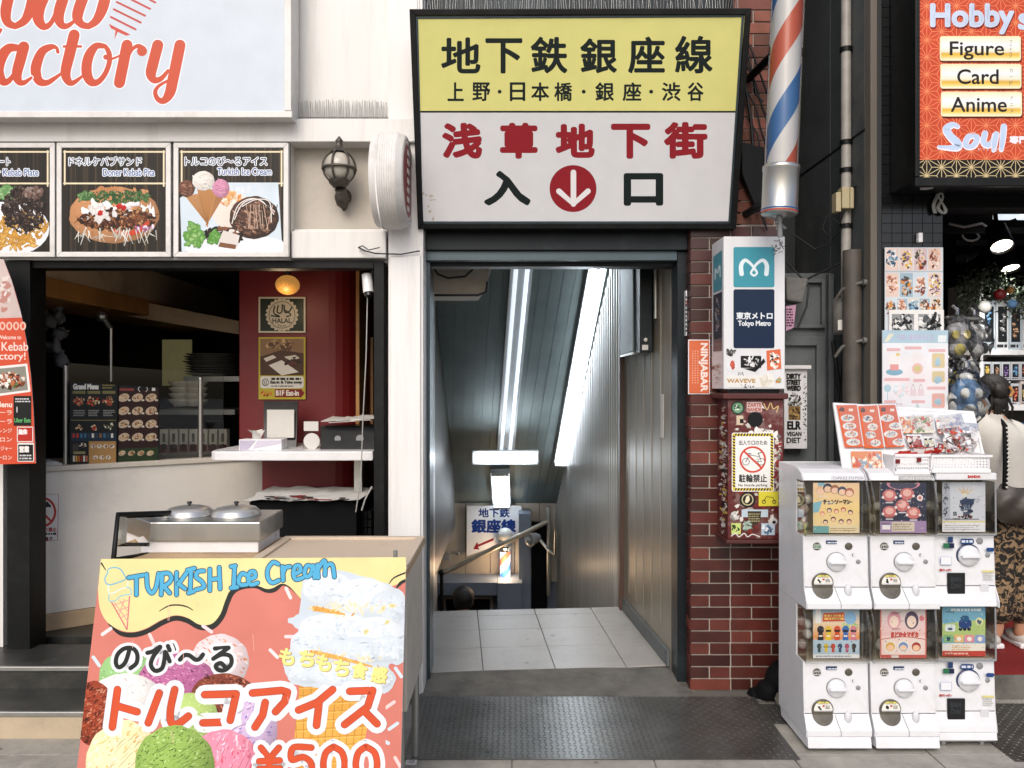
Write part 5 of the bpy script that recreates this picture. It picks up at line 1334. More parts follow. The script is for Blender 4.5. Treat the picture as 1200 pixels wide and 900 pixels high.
b = MB(); b.prism([P(375, 499, 4.5), P(375, 527.5, 4.4), P(440, 527.5, 4.4), P(440, 499, 4.5)], (0, .25, 0)); b.build('body', 'dark_plastic', pn, .006)
for px_, r_ in ((396, .018), (422, .022)): b = MB(); b.lathe([(r_, 0), (r_, .006)], P(px_, 514, 4.445), (0, -1, 0)); b.build('dial', 'grey_plastic', pn)
b = MB()
for i in range(5): a = P(376+i*9, 497-random.uniform(0, 5), 4.45); b.prism([a, a+Vector((.16, -.02, .01)), a+Vector((.18, .2, .03*random.random())), a+Vector((.02, .2, .02))], (0, 0, .003))
tag(b.build('papers', 'paper'), 'loose white papers lying on the black printer', 'papers')
cb = thing('black_cabinet', 'low black cabinet under the white shelf', 'cabinet', P(365, 640, 4.2))
b = MB(); b.box(X(292, 4.2), X(418, 4.2), 4.2, 4.8, .236, Z(588, 4.2)); b.build('body', 'black_flat', cb, .006)
nw = thing('newspaper', 'red and white newspaper draped over the black cabinet', 'newspaper', P(360, 586, 4.3))
b = MB(); vs = []; fs = []
for i in range(13):
    for j in range(7):
        vs.append((X(290+i*11.2, 4.25)+random.uniform(-.01, .01), 4.16+j*.09, Z(588, 4.2)+.008+random.uniform(0, .012)))
for i in range(12):
    for j in range(6): fs.append((i*7+j, (i+1)*7+j, (i+1)*7+j+1, i*7+j+1))
b.add(vs, fs); k = Z(588, 4.2)
b.build('sheets', 'paper', nw)
pr = Print((0, 4.3, k+.0225), (0, 0, 1)); 
for _ in range(26): x = random.uniform(306, 405); y = random.uniform(581, 586.5); pr.rect(x, y-.7, x+random.uniform(3, 14), y+.5, random.choice(['8a2420', '2a2a2a', '9a9a98', '7a1a1a', 'b9b6b0']))
pr.build('ink', 'print_matt', nw)
b = MB(); b.box(X(417, 4.75), X(421, 4.75), 4.75, 5.0, .24, 2.3); b.box(X(421, 5.2), X(437, 5.2), 5.2, 5.25, Z(500, 5.2), Z(395, 5.2)); tag(b.build('door_panel', 'wood_strip'), 'brown slatted panel in the dark gap right of the red partition', 'panel')
b = MB()
for i in range(1): x = 431+i*3; b.tube([P(x, 335, 4.12), P(x-2+i, 420, 4.1), P(x-6+i*2, 500, 4.12), P(x-8+i*3, 560, 4.12), P(x-14+i*6, 600, 4.14)], .0035, 6)
b.tube([P(440, 310, 4.12), P(434, 325, 4.12), P(436, 345, 4.12)], .005, 6); b.tube([P(436, 570, 4.12), P(428, 585, 4.12), P(424, 598, 4.14)], .005, 6)
tag(b.build('loose_cables', 'cable_white'), 'loose white cables hanging down the right window post', 'cables')
cm = thing('security_camera', 'small white camera fixed high on the right window post', 'camera', P(433, 330, 4.1))
b = MB(); b.tube([P(430, 322, 4.08), P(432, 343, 4.06)], .028, 14); b.build('body', 'white_plastic', cm); b = MB(); b.cyl(P(432, 343, 4.06), P(432.5, 347, 4.055), .022); b.build('lens', 'dark_plastic', cm)
b = MB()
for i in range(4):
    for j in range(3): b.box(X(416+i*5, 4.35), X(420+i*5, 4.35), 4.35, 4.5, Z(628-j*10, 4.35)+.001, Z(619-j*10, 4.35))
tag(b.build('metal_rack', 'black_metal'), 'small stack of black metal bars in the window corner', 'metal rack')

# ---- no feeding sign, banner
ns = thing('warning_notice', 'red bordered notice against feeding pigeons on the counter front', 'sign', onplane(50, 636, .0))
pr = Print(c0+cn*.003, cn); q = [(31.5, 578), (70, 577.5), (69, 634), (31.5, 637)]
panel_with_print(pr, 'sheet', ns, .002, 'white_plastic', q)
pr.poly(q, 'e0dcd8'); pr.stroke([(33, 579.5), (68.5, 579), (67.5, 633), (33, 635.5)], .8, 'b0483e', closed=True, curve=False)
pr.ell(49, 600, 17, 18, 'b83a32', n=36); pr.ell(49, 600, 14.2, 15, 'e0dcd8', n=36); pr.scatter(43, 606, 4, 6, ['222222', '333333'], 14, 1, 3.5); pr.scatter(54, 591, 5, 3, ['222222'], 10, 1, 3)
pr.stroke([(38.5, 589), (60, 611)], 2.6, 'b83a32', curve=False); pr.text('ハト餌やり禁止', 33, 618, 66, 623, 'a03a34', bold=.25); pr.lines(33, 624, 66, 627, 1, '1f1f1f', .8, 0); pr.text('不要喂鴿子', 35, 629, 62, 634, '6a2a26', bold=.2)
pr.build('front_print', 'print_matt', ns)
bn_ = thing('sail_banner', 'curved edge red advertising banner hanging at the black window post', 'banner', P(10, 543, 3.86))
YB2 = 3.86; edge_b = [(-30, 300), (4, 304), (14, 330), (24, 365), (31, 400), (36, 440), (39, 480), (41, 520), (42, 543), (-30, 545)]
pr = Print((0, YB2, 2)); panel_with_print(pr, 'cloth', bn_, .003, 'white_plastic', edge_b)
pr.clip = None
pr.poly(spline(edge_b[1:9], 4)+[(-30, 545), (-30, 300)], 'cf5238')
pr.poly([(-30, 300), (4, 304), (14, 330), (22, 358), (26, 372), (-30, 374)], 'cbb9b4')
pr.scatter(4, 345, 8, 20, ['d9cdc8', 'b9a6a0', 'e4dad6', 'b8847a'], 26, 2, 6)
for x in (3, 11, 19, 27): pr.ell(x, 382, 3.6, 5, 'e0b8a8'); pr.ell(x, 382, 1.6, 3, 'cf5238')
pr.text('Welcome to', -2, 393, 25, 397.5, 'ead6cc', bold=.1); pr.text('The Kebab', -22, 401, 33, 411, 'ead6cc', bold=.15); pr.text('Factory!', -12, 413, 30, 424, 'ead6cc', bold=.15)
pr.poly([(-30, 432), (32, 426), (36, 459), (-30, 468)], 'e9e4e0'); pr.poly([(-30, 435), (30, 429), (33, 457), (-30, 465)], '8a8a80'); pr.tone = .3
pr.scatter(12, 446, 17, 8, ['7a4630', 'b06a48', '5a7a44', 'd9cfc4', '9a3a2c', '4a2c1e', 'e6dfd6'], 120, 1, 4)
pr.rect(16, 464, 37, 499, '1c1f20'); pr.lines(18, 466, 36, 472, 2, 'c9c9c9', .5, .1); pr.stroke([(20, 477), (20, 483)], 1, 'd9d9d9', curve=False); pr.text('Uber Eats', 17, 490, 36, 495, '5fae6a', bold=.15)
pr.text('Drink Menu', -28, 471, 14, 477, 'eadccf', bold=.3)
for i, s in enumerate(('コーラ', 'コーラ', 'オレンジ', 'メロン', 'ジンジャー', 'ウーロン')): pr.text(s, -8, 481+i*10.5, 14, 486+i*10.5, 'e6cfc2', bold=.1)
pr.rect(20, 500, 39, 518, 'd9dcd8', 1); pr.rect(21, 501, 38, 517, 'b3322a'); pr.text('無休', 22, 503, 32, 509, 'ece6e2', bold=.4); pr.rect(20.5, 519, 40, 541, 'd9dcd8', 1); pr.rect(21.5, 521, 39, 540, '191b1c'); pr.text('営業', 23, 523, 34, 530, 'ece6e2', bold=.4); pr.lines(23, 532, 38, 539, 2, 'c9c9c9')
pr.build('banner_print', 'print_gloss', bn_)

# ---- lantern, round sign, spikes, wire
YL = 3.9
wl = thing('wall_lantern', 'old bronze globe wall lantern beside the food photographs', 'wall lamp', P(400, 242, 4.04))
b = MB(); b.lathe([(0, 0), (.04, .005), (.045, .02), (.02, .03), (.0, .03)], P(403, 232, 4.044), (0, -1, 0), 18); b.tube([P(403, 236, 4.02), P(402, 232, 3.95), P(399, 222, YL)], [.028, .024, .03]); b.ell(P(401, 232, 3.98), (.035, .04, .05), 12, 8, .12); b.ell(P(403, 240, 3.99), (.02, .02, .03), 10, 6, .15); b.build('bracket', 'bronze', wl)
gc = P(397.5, 196, YL); gr = .082
b = MB(); b.ell(gc, gr*.92, 20, 14); b.build('globe', 'lens_grey', wl)
b = MB()
for k in range(6):
    a = k*math.pi/3+.3; pts = []
    for i in range(13): th = math.pi*i/12; pts.append(gc+Vector((gr*math.sin(th)*math.cos(a), gr*math.sin(th)*math.sin(a), gr*1.05*math.cos(th))))
    b.tube(pts, .0055, 6)
pts = [gc+Vector((gr*math.cos(6.283*i/24), gr*math.sin(6.283*i/24), -.01)) for i in range(25)]; b.tube(pts, .007, 6)
b.lathe([(.045, 0), (.03, .015), (.02, .03), (.014, .05), (.02, .058), (.012, .07), (0, .085)], gc+Vector((0, 0, gr*.9)), n=14); b.lathe([(.03, 0), (.05, .02), (.055, .035)], gc-Vector((0, 0, gr+.02)), n=14); b.build('cage', 'bronze', wl)
rs = thing('round_sign', 'round white drum sign with a red lettered face seen edge on at the pillar top', 'sign', P(460, 268, 3.8))
yc = 3.83; zc_ = Z(213, yc); rr = .232
b = MB(); xl, xr = X(441, yc), X(472, yc); n = 40
prof = [(rr*.94, 0), (rr*.97, .012), (rr*.97, .03), (rr, .034)]
for i in range(8): h = .034+i*.011; prof += [(rr, h), (rr, h+.0085), (rr-.0012, h+.009), (rr-.0012, h+.0105)]
h = prof[-1][1]+.002; prof += [(rr, h), (rr*.97, h+.004), (rr*.95, h+.03), (rr*.9, h+.036), (rr*.86, h+.036), (rr*.85, h+.03), (0, h+.03)]
b.lathe(prof, (xl, yc, zc_), (1, 0, 0), n); b.build('drum', 'frame_white', rs); xf = xl+h+.0305
b = MB(); b.tube([(xl+.06, yc+.2, zc_+.05), (xl+.06, 3.98, zc_+.05)], .03); b.build('bracket', 'frame_white', rs)
b = MB(); b.lathe([(rr*.84, 0), (rr*.84, .003)], (xf, yc, zc_), (1, 0, 0), n, c='8a2a2c'); 
for i in range(7):
    b.box(xf+.0032, xf+.006, yc-.03, yc+.03, zc_-.15+i*.046, zc_-.125+i*.046, c='d9d6d0')
b.lathe([(rr*.84, 0), (rr*.84, .0045), (rr*.76, .0045), (rr*.76, 0)], (xf+.0001, yc, zc_), (1, 0, 0), n, c='cfcac4'); b.build('face', 'print_gloss', rs, attr=True)
def spikes(label, x0, x1, y, z, h, n, lean):
    t = thing('bird_spikes', label, 'bird spikes', ((x0+x1)/2, y, z), 'bird spikes on the ledges')
    b = MB(); b.box(x0, x1, y-.012, y+.012, z, z+.004); b.build('base', 'grey_plastic', t)
    b = MB()
    for i in range(n):
        x = x0+(x1-x0)*i/(n-1)
        b.tube([(x+random.uniform(-.003, .003), y, z), (x+random.uniform(-.006, .006), y+lean*random.choice((-1, 0, 1)), z+h*random.uniform(.85, 1))], .0016, 4)
    b.build('spike', 'aluminium', t)
spikes('row of thin metal bird spikes on the white ledge above the lantern', X(346, 3.96), X(453, 3.96), 3.975, Z(139, 3.95)+.002, .105, 60, .008)
spikes('long row of metal bird spikes along the top of the station sign', X(489, 3.7), X(866, 3.7), 3.72, 3.385, .075, 130, .02)
b = MB(); b.tube([P(420, 290, 3.95), P(428, 294, 3.93), P(440, 297, 3.93), P(470, 298, 3.93), P(492, 294, 3.93)], .004, 6); b.tube([P(420, 290, 3.95), P(425, 288, 3.94), P(432, 293, 3.93), P(445, 290, 3.94)], .003, 6)
tag(b.build('thin_wire', 'cable_black'), 'thin twisted wire strung across the white pillar below the drum sign', 'wire')

# ================================================================ station passage
def tube_light(label, A0, A1, wd, th, lit, both=True, off=.0):
    """fixture lying along A0-A1 under the sloping ceiling"""
    t = thing('fluorescent_lamp', label, 'ceiling light', (A0+A1)/2, 'fluorescent lamps in the stair passage')
    u = (A1-A0).normalized(); nrm = CN; s = u.cross(nrm).normalized(); nrm = s.cross(u).normalized()
    if nrm.z > 0: nrm = -nrm
    def bar(c0_, c1_, hw, h0, h1, name, m, bev=.004):
        b = MB(); q = [c0_-s*hw+nrm*h0, c0_+s*hw+nrm*h0, c1_+s*hw+nrm*h0, c1_-s*hw+nrm*h0]; b.prism(q, nrm*(h1-h0)); b.build(name, m, t, bev)
    bar(A0, A1, wd, .002, th, 'housing', 'lamp_body')
    for sg in ((-1, 1) if both else (1,)):
        b = MB(); b.tube([A0+u*.04+s*sg*wd*.5+nrm*(th+.022), A1-u*.04+s*sg*wd*.5+nrm*(th+.022)], .016, 12); b.build('tube', lit if sg == 1 or lit == 'tube_light' else 'tube_dim', t)
    for e in (A0, A1-u*.03): bar(e, e+u*.03, wd*.9, th+.001, th+.04, 'end_cap', 'lamp_body')
tube_light('long dim twin tube lamp down the middle of the sloping ceiling', ceil(612, 300), ceil(592, 527), .085, .05, 'tube_dim')
tube_light('long bright lamp in the corner of ceiling and ribbed wall', ceil(702, 300), ceil(657, 540), .07, .04, 'tube_light')
tube_light('short lit lamp below the hanging crosswise one', ceil(586, 549), ceil(588, 589), .10, .04, 'tube_light')
hl = thing('fluorescent_lamp', 'short box lamp mounted crosswise at the end of the long middle lamp', 'ceiling light', P(592, 537, 7.25), 'fluorescent lamps in the stair passage')
b = MB(); b.pbox(553, 528, 631, 545, 7.25, .08); b.build('housing', 'lamp_body', hl, .01)
b = MB(); b.tube([P(558, 537, 7.22), P(626, 537, 7.22)], .036, 12); b.build('tube', 'tube_light', hl)
ac = thing('wall_unit', 'beige box unit with a dangling cable high in the left corner of the passage', 'air unit', P(540, 345, 4.7))
b = MB(); b.prism([(X(506, 4.6), 4.6, Z(344, 4.6)), (X(567, 4.6), 4.6, Z(344, 4.6)), (X(576, 4.6), 4.6, Z(312, 4.6)), (X(580, 4.6), 4.6, 2.6), (X(506, 4.6), 4.6, 2.6)], (-.05, .4, 0)); b.build('casing', 'cream_panel', ac, .01)
b = MB(); b.tube([P(507, 312, 4.57), P(513, 321, 4.55), P(525, 326, 4.55), P(545, 324, 4.55), P(560, 310, 4.57)], .006, 8); b.tube([P(509, 346, 4.57), P(560, 346, 4.57), P(570, 342, 4.57), P(571, 330, 4.57)], .007, 8); b.build('cable', 'cable_black', ac)
eb = thing('shutter_box', 'dark grey box hung at the top of the right passage wall', 'shutter box', (.8, 4.9, 1.78))
b = MB(); b.box(.752, .828, 4.55, 5.32, 1.785, 2.9); b.build('casing', 'door_frame_metal', eb, .006)
b = MB(); b.box(.742, .7515, 4.75, 5.30, 1.80, 2.9); b.build('side_panel', 'ceiling_metal', eb, .003); b = MB(); b.tube([(.747, 4.75, 1.79), (.747, 5.3, 1.79)], .008, 8); b.build('edge_rail', 'aluminium', eb)
b = MB(); b.box(.765, .80, 4.548, 4.55-.0005, 1.80, 1.83); b.ell((.785, 4.546, 1.86), (.012, .003, .012), 8, 6); b.build('label', 'paper', eb)
b = MB(); b.cyl((.835, 4.5, 1.98), (.835, 4.5, 2.6), .012); b.build('conduit', 'aluminium', eb)
# hanging direction sign
dsn = thing('direction_sign', 'white hanging sign with blue line name and red arrow at the stair foot', 'sign', P(578, 650, 8.44))
pr = Print((0, 8.44, 0)); q = [(547, 593), (611, 593), (611, 628), (547, 652)]; panel_with_print(pr, 'board', dsn, .02, 'white_plastic', q)
pr.poly(q, 'e2e4e6'); pr.text('地下鉄', 561, 596, 597, 606, '233a73', bold=.4); pr.text('銀座線', 553, 609, 604, 624, '1f3f86', bold=.8)
pr.poly([(579, 630), (578, 633.5), (560, 641), (562, 644), (554.5, 643.5), (559, 635), (560.5, 638)], '8a2028'); pr.build('front_print', 'sign_face', dsn)
hr = thing('handrail', 'slanting steel handrail with posts at the stair foot', 'handrail', P(520, 735, 8.1))
b = MB(); b.tube([P(519, 672, 8.2), P(642, 611, 8.2)], .026, 10); b.build('rail', 'passage_flat', hr)
b = MB(); b.tube([P(517.5, 670, 8.0), P(517.5, 735, 8.0)], .02, 10); b.ell(P(517.5, 671, 8.0), .035, 10, 8); b.build('post', 'black_metal', hr)
b = MB(); b.tube([P(643, 594, 8.2), P(643, 698, 8.2)], .022, 10); b.build('post', 'aluminium', hr)
b = MB(); b.tube([P(651, 594, 7.9), P(651, 650, 7.9), P(643, 645, 8.1), P(627, 625, 8.2)], .016, 10); b.build('bracket', 'aluminium', hr)
b = MB(); b.ell(P(622, 633, 8.0), (.06, .08, .06), 14, 10); b.lathe([(.075, 0), (.05, .1), (.03, .14)], P(620, 633, 7.95), (.6, .5, .1), 18); tag(b.build('wall_horn', 'grey_plastic'), 'grey cone shaped loudspeaker on the far stair wall', 'loudspeaker')
def barber(name_lb, c, r, h, capr, lit, tilt=(0, 0, 1), wid=1.0, capm='chrome', tall=.1, stripes=2.2, ph=0, seam=0):
    t = thing('barber_pole', name_lb, 'barber pole', c)
    ax = Vector(tilt).normalized(); c = Vector(c)
    b = MB(); n = 48; a_ = ax.cross(Vector((0, 1, 0))).normalized(); d_ = ax.cross(a_).normalized(); per = h/stripes; st_ = per/4
    for i in range(-5, int(h/st_)+2):                     # bands wound round the drum, seam at the back
        cl = ('c65f45', 'd9d9dc', '4272ad', 'd9d9dc')[i % 4]; vs = []; fs = []
        for k in range(n+1):
            an = 6.2832*k/n+seam; o_ = (k/n+ph)*per
            for e_ in (0, 1): z = min(h, max(0, (i+e_)*st_+o_)); vs.append(c+ax*(tall+z)+(a_*math.cos(an)+d_*math.sin(an))*r)
        for k in range(n):
            if (vs[2*k]-vs[2*k+1]).length > 1e-6 or (vs[2*k+2]-vs[2*k+3]).length > 1e-6: fs.append((2*k, 2*k+2, 2*k+3, 2*k+1))
        if fs: b.add(vs, fs, True, cl)
    o = b.build('striped_drum', lit, t, attr=True)
    return t, c, ax
# striped drum seen lit from inside
m = M['print_gloss'].copy(); m.name = 'print_lit'; nd = m.node_tree.nodes; bs = nd['Principled BSDF']; va = [x for x in nd if x.type == 'VERTEX_COLOR'][0]
m.node_tree.links.new(va.outputs[0], bs.inputs['Emission Color']); bs.inputs['Emission Strength'].default_value = 1.6; M['print_lit'] = m
c = P(592, 688, 8.35)
t, c, ax = barber('small lit barber pole glowing on the far wall at the stair foot', c, .055, .30, .07, 'print_lit', tall=.09, stripes=.9, ph=.35)
b = MB(); b.lathe([(.04, -.03), (.07, 0), (.085, .02), (.085, .05), (.07, .06), (.07, .09)], c, n=24); b.build('collar', 'chrome', t)
b = MB(); b.lathe([(.07, .39), (.07, .42), (.085, .43), (.085, .46), (.06, .48), (.045, .50)], c, n=24); b.build('collar', 'chrome', t)
b = MB(); b.ell(c+Vector((0, 0, .56)), (.085, .085, .08), 20, 12); b.build('globe', 'globe_white', t)
pl_ = bpy.data.lights.new('bulb', 'POINT'); po = bpy.data.objects.new('bulb', pl_); col.objects.link(po); pl_.energy = 6; pl_.color = (1, .68, .4); pl_.shadow_soft_size = .05; po.parent = t; po.location = (.0, -.14, .25)
b = MB(); b.box(X(520, 8.47), X(527, 8.47), 8.46, 8.495, Z(656, 8.47), Z(649, 8.47)); b.ell(P(537, 649, 8.48), .02, 10, 6); tag(b.build('wall_switch', 'grey_plastic'), 'small switch plate on the panelled wall at the stair foot', 'switch')
# ================================================================ right side
# ---- big barber pole on the brick pillar
cB = P(913, 252, 3.55); axB = (P(925, -40, 3.55)-cB).normalized(); rB = .0755
t, c, ax = barber('big striped barber pole hanging beside the yellow station sign', cB, rB*.9, 1.05, .08, 'sign_face', tilt=axB, tall=.22, stripes=1.55, wid=1.0, ph=.52)
b = MB(); b.lathe([(rB, .2), (rB, 1.3)], c, ax, 32); b.build('clear_tube', 'clear_plastic', t)
b = MB(); b.lathe([(.03, -.005), (rB*1.02, 0), (rB*1.08, .006), (rB*1.08, .03), (rB*1.06, .035), (rB*1.06, .2), (rB*1.1, .205), (rB*1.1, .222), (rB, .225)], c, ax, 32); b.build('collar', 'steel', t)
b = MB(); b.lathe([(rB*1.085, .008), (rB*1.088, .009), (rB*1.088, .013), (rB*1.085, .014)], c, ax, 32, c='b3402c'); b.lathe([(rB*1.085, .018), (rB*1.088, .019), (rB*1.088, .023), (rB*1.085, .024)], c, ax, 32, c='2a4f8a'); b.build('stripe_band', 'print_gloss', t, attr=True)
b = MB(); b.tube([c+Vector((0, .07, .1)), c+Vector((-.02, .45, .1))], .02); b.build('bracket', 'black_metal', t); b = MB(); b.tube([c+ax*.8+Vector((0, .06, 0)), c+ax*.8+Vector((-.04, .45, 0))], .02); b.build('bracket', 'black_metal', t)
b = MB(); b.tube([c+Vector((.0, 0, 0)), c+Vector((.012, .02, -.1))], .012, 8)
for i in range(7): b.tube([c+Vector((.01, .02, -.03)), c+Vector((.01+random.uniform(-.05, .06), random.uniform(-.03, .03), -.06+random.uniform(-.03, .05)))], .004, 6)
b.build('wiring', 'grey_plastic', t)
b = MB()
for i in range(6): y = 40+i*32; b.tube([P(872+i, y, 3.96), P(882+i*2, y+22, 3.95), P(892, y+50, 3.95), P(899, y+70, 3.97)], .005, 6)
b.tube([P(872, 90, 3.95), P(880, 140, 3.94), P(884, 190, 3.94), P(896, 262, 3.95)], .008, 6); b.tube([P(876, 60, 3.96), P(886, 110, 3.95), P(894, 120, 3.95)], .006, 6)
tag(b.build('cable_bundle', 'cable_black'), 'tangle of black cables on the bricks between sign and barber pole', 'cables')
b = MB(); b.prism([P(868, 165, 3.92), P(884, 170, 3.92), P(896, 172, 3.92), P(897, 240, 3.92), P(886, 243, 3.92), P(870, 205, 3.92)], (0, .05, 0)); tag(b.build('cable_box', 'black_metal', bevel=.008), 'black cable box on the bricks behind the big barber pole', 'cable box')
# ---- alley fittings
lc = thing('lamp_cap', 'dirty grey tapered lamp cap sticking out beside the metro sign', 'lamp', P(932, 355, 4.2))
b = MB(); q = [P(921, 324, 4.2), P(948, 326, 4.2), P(941, 355, 4.2), P(922, 352, 4.2)]; b.prism(q, (0, .12, 0)); b.build('cap', 'rust_grey', lc, .01)
b = MB(); b.tube([P(921, 306, 4.25), P(936, 322, 4.24), P(948, 335, 4.2), P(945, 360, 4.2), P(934, 386, 4.2)], .006, 6); b.build('cable', 'cable_black', lc)
fl = thing('flyer', 'pink printed flyer hanging under the dirty lamp cap', 'flyer', P(928, 386, 4.22)); b = MB(); q = [P(921, 359, 4.22), P(933, 357, 4.22), P(930, 384, 4.22), P(921, 388, 4.22)]; b.prism(q, (0, .004, 0)); b.build('sheet', 'paper', fl)
pr = Print((0, 4.219, 2)); pr.poly([(921, 359), (933, 357), (930, 384), (921, 388)], 'c79ab4'); pr.lines(921.5, 361, 931, 383, 7, '4a2a3a', .6); pr.build('ink', 'print_matt', fl)
gm = thing('gas_meter', 'grey cylindrical meter hanging in the dark alley', 'meter', P(988, 395, 4.15)); rM = 12*4.15/F
b = MB(); b.lathe([(0, 0), (rM*.9, .005), (rM, .02), (rM, .17), (rM*.9, .19), (rM*.4, .2), (0, .2)], P(988, 393, 4.15), n=28); b.tube([P(988, 353, 4.15), P(988, 344, 4.15)], .006); b.build('housing', 'rust_grey', gm)
b = MB(); b.prism([P(982, 375, 4.083), P(997, 374, 4.088), P(997, 386, 4.088), P(982, 387, 4.083)], (0, .003, 0)); b.build('label', 'paper', gm)
b = MB(); b.tube([P(990, 395, 4.18), P(990, 430, 4.18), P(986, 470, 4.2)], .018); b.tube([P(976, 400, 4.18), P(984, 460, 4.2)], .012); b.build('pipe', 'black_metal', gm)
def pipe(name, lb, pts, r, m, bands=()):
    t = thing(name, lb, 'pipe', pts[-1]); b = MB(); b.tube(pts, r, 14); b.build('pipe_run', m, t)
    for p in bands:
        b = MB(); b.lathe([(r*1.25, -.012), (r*1.25, .012)], p, (0, 0, 1), 16); b.lathe([(r*.6, 0), (r*.6, .05)], p, (1, 0, 0), 8); b.build('clamp', 'black_metal', t)
xp = AX-.03
pipe('wall_pipe', 'tall grey vertical pipe clamped to the alley side wall', [(xp, 4.17, 5.0), (xp, 4.17, 2.42), (xp-.0, 4.17, 2.0)], .026, 'pvc_pipe', [(xp, 4.17, z) for z in (3.4, 2.9, 2.75, 2.45)])
pipe('drain_pipe', 'thick weathered drain pipe at the corner of the hobby shop', [(AX-.045, 4.06, 2.3), (AX-.045, 4.06, .0)], .048, 'drain_brown')
for py, l in ((331, 'upper'), (399, 'lower')):
    b = MB(); p = P(1011, py, 4.0); b.cyl(p, p+Vector((.02, 0, 0)), .016); b.tube([p, p+Vector((-.04, .03, -.008)), p+Vector((-.08, .06, -.03)), p+Vector((-.1, .1, -.08))], .009); tag(b.build('pipe_stub', 'rust_grey'), l+' capped grey pipe stub beside the drain pipe', 'pipe')
mx_ = thing('junction_box', 'small cream junction box with cables high on the alley side wall', 'utility box', P(992, 250, 4.15))
for a_, b_ in ((980, 986), (987, 996), (996.5, 1001)):
    b = MB(); b.pbox(a_, 219 if a_ > 985 else 225, b_, 248 if a_ < 985 else 244, 4.1, .06); b.build('module', 'cream_plastic', mx_, .004)
b = MB(); b.tube([P(990, 246, 4.1), P(984, 262, 4.12), P(970, 252, 4.15), P(963, 268, 4.2), P(975, 282, 4.15), P(990, 262, 4.1)], .005, 6); b.tube([P(1000, 220, 4.1), P(1008, 216, 4.15)], .006, 6); b.build('cable', 'cable_black', mx_)
b = MB(); b.tube([P(925, 340, 4.35), P(950, 325, 4.3), P(985, 308, 4.2), P(1003, 300, 4.15)], .006, 6); b.tube([P(930, 275, 4.35), P(955, 292, 4.3), P(975, 285, 4.25)], .005, 6); b.tube([P(1003, 0, 4.15), P(1003, 60, 4.15), P(1022, 20, 4.1), P(1032, 0, 4.1)], .004, 6)
tag(b.build('slack_cables', 'cable_black'), 'slack black cables looping through the dark alley', 'cables')
sb = thing('sticker_board', 'white board covered in flyers standing in the alley before the old door', 'notice board', P(935, 528, 4.33))
b = MB(); b.pbox(919, 431, 946, 526, 4.33, .05); b.pbox(919, 428, 951, 432.5, 4.30, .1); b.build('board', 'white_plastic', sb, .003)
pr = Print((0, 4.328, 2)); pr.clip = [(921, 433), (946, 433), (946, 526), (921, 526)]
for y, s in ((441, 'DIRTY'), (448, 'STREET'), (455, 'WEIRD')):
    pr.clip = None; pr.text(s, 922, y-2.8, 938, y+2.8, '1c1c1c', bold=.5); 
pr.clip = [(921, 433), (946, 433), (946, 526), (921, 526)]; pr.scatter(931, 470, 7, 10, ['2a2a2a', 'b8b8b4', '8a8a88'], 40, 1, 3); pr.rect(924, 476, 938, 492, '8a6a3a'); pr.scatter(931, 484, 6, 7, ['b0905a', '4a3620', '2a2016'], 30, .8, 2.6); pr.scatter(943, 480, 2, 40, ['222222', '777777'], 40, .5, 1.6)
pr.clip = None; pr.text('ELR', 923, 494, 938, 503, '161616', bold=.6); pr.text('VEGAN', 922, 506, 939, 511, '222222', bold=.3); pr.text('DIET', 922, 513, 938, 519, '222222', bold=.3); pr.build('flyers', 'print_matt', sb)

# ---- rubbish at the foot of the brick pillar
b = MB(); b.ell((1.30, 3.9, .05), (.07, .06, .06), 12, 8, .2); b.ell((1.345, 3.92, .1), (.06, .06, .09), 12, 8, .2); b.ell((1.25, 3.93, .03), (.05, .04, .035), 10, 6, .2); tag(b.build('rubbish_bag', 'black_flat'), 'crumpled black rubbish bag at the foot of the brick pillar', 'bag')
b = MB(); b.ell((1.345, 3.82, .035), (.045, .03, .05), 10, 7, .15); tag(b.build('stone', 'alley_edge'), 'pale stone beside the black rubbish bag', 'stone')
b = MB(); b.box(X(476, 3.27), X(489, 3.27), 3.235, 3.29, .0085, .0105); gt = tag(b.build('ground_marker', 'frame_white'), 'small white square marker set in the pavement beside the cart', 'marker')
pr = Print((0, 3.26, .0106), (0, 0, 1)); pr.ell(482.5, 892.5, 3.2, 2, '8a8d90'); pr.ell(482.5, 892.5, 2.1, 1.2, 'd5d5d2'); pr.build('marker_symbol', 'print_matt', gt)

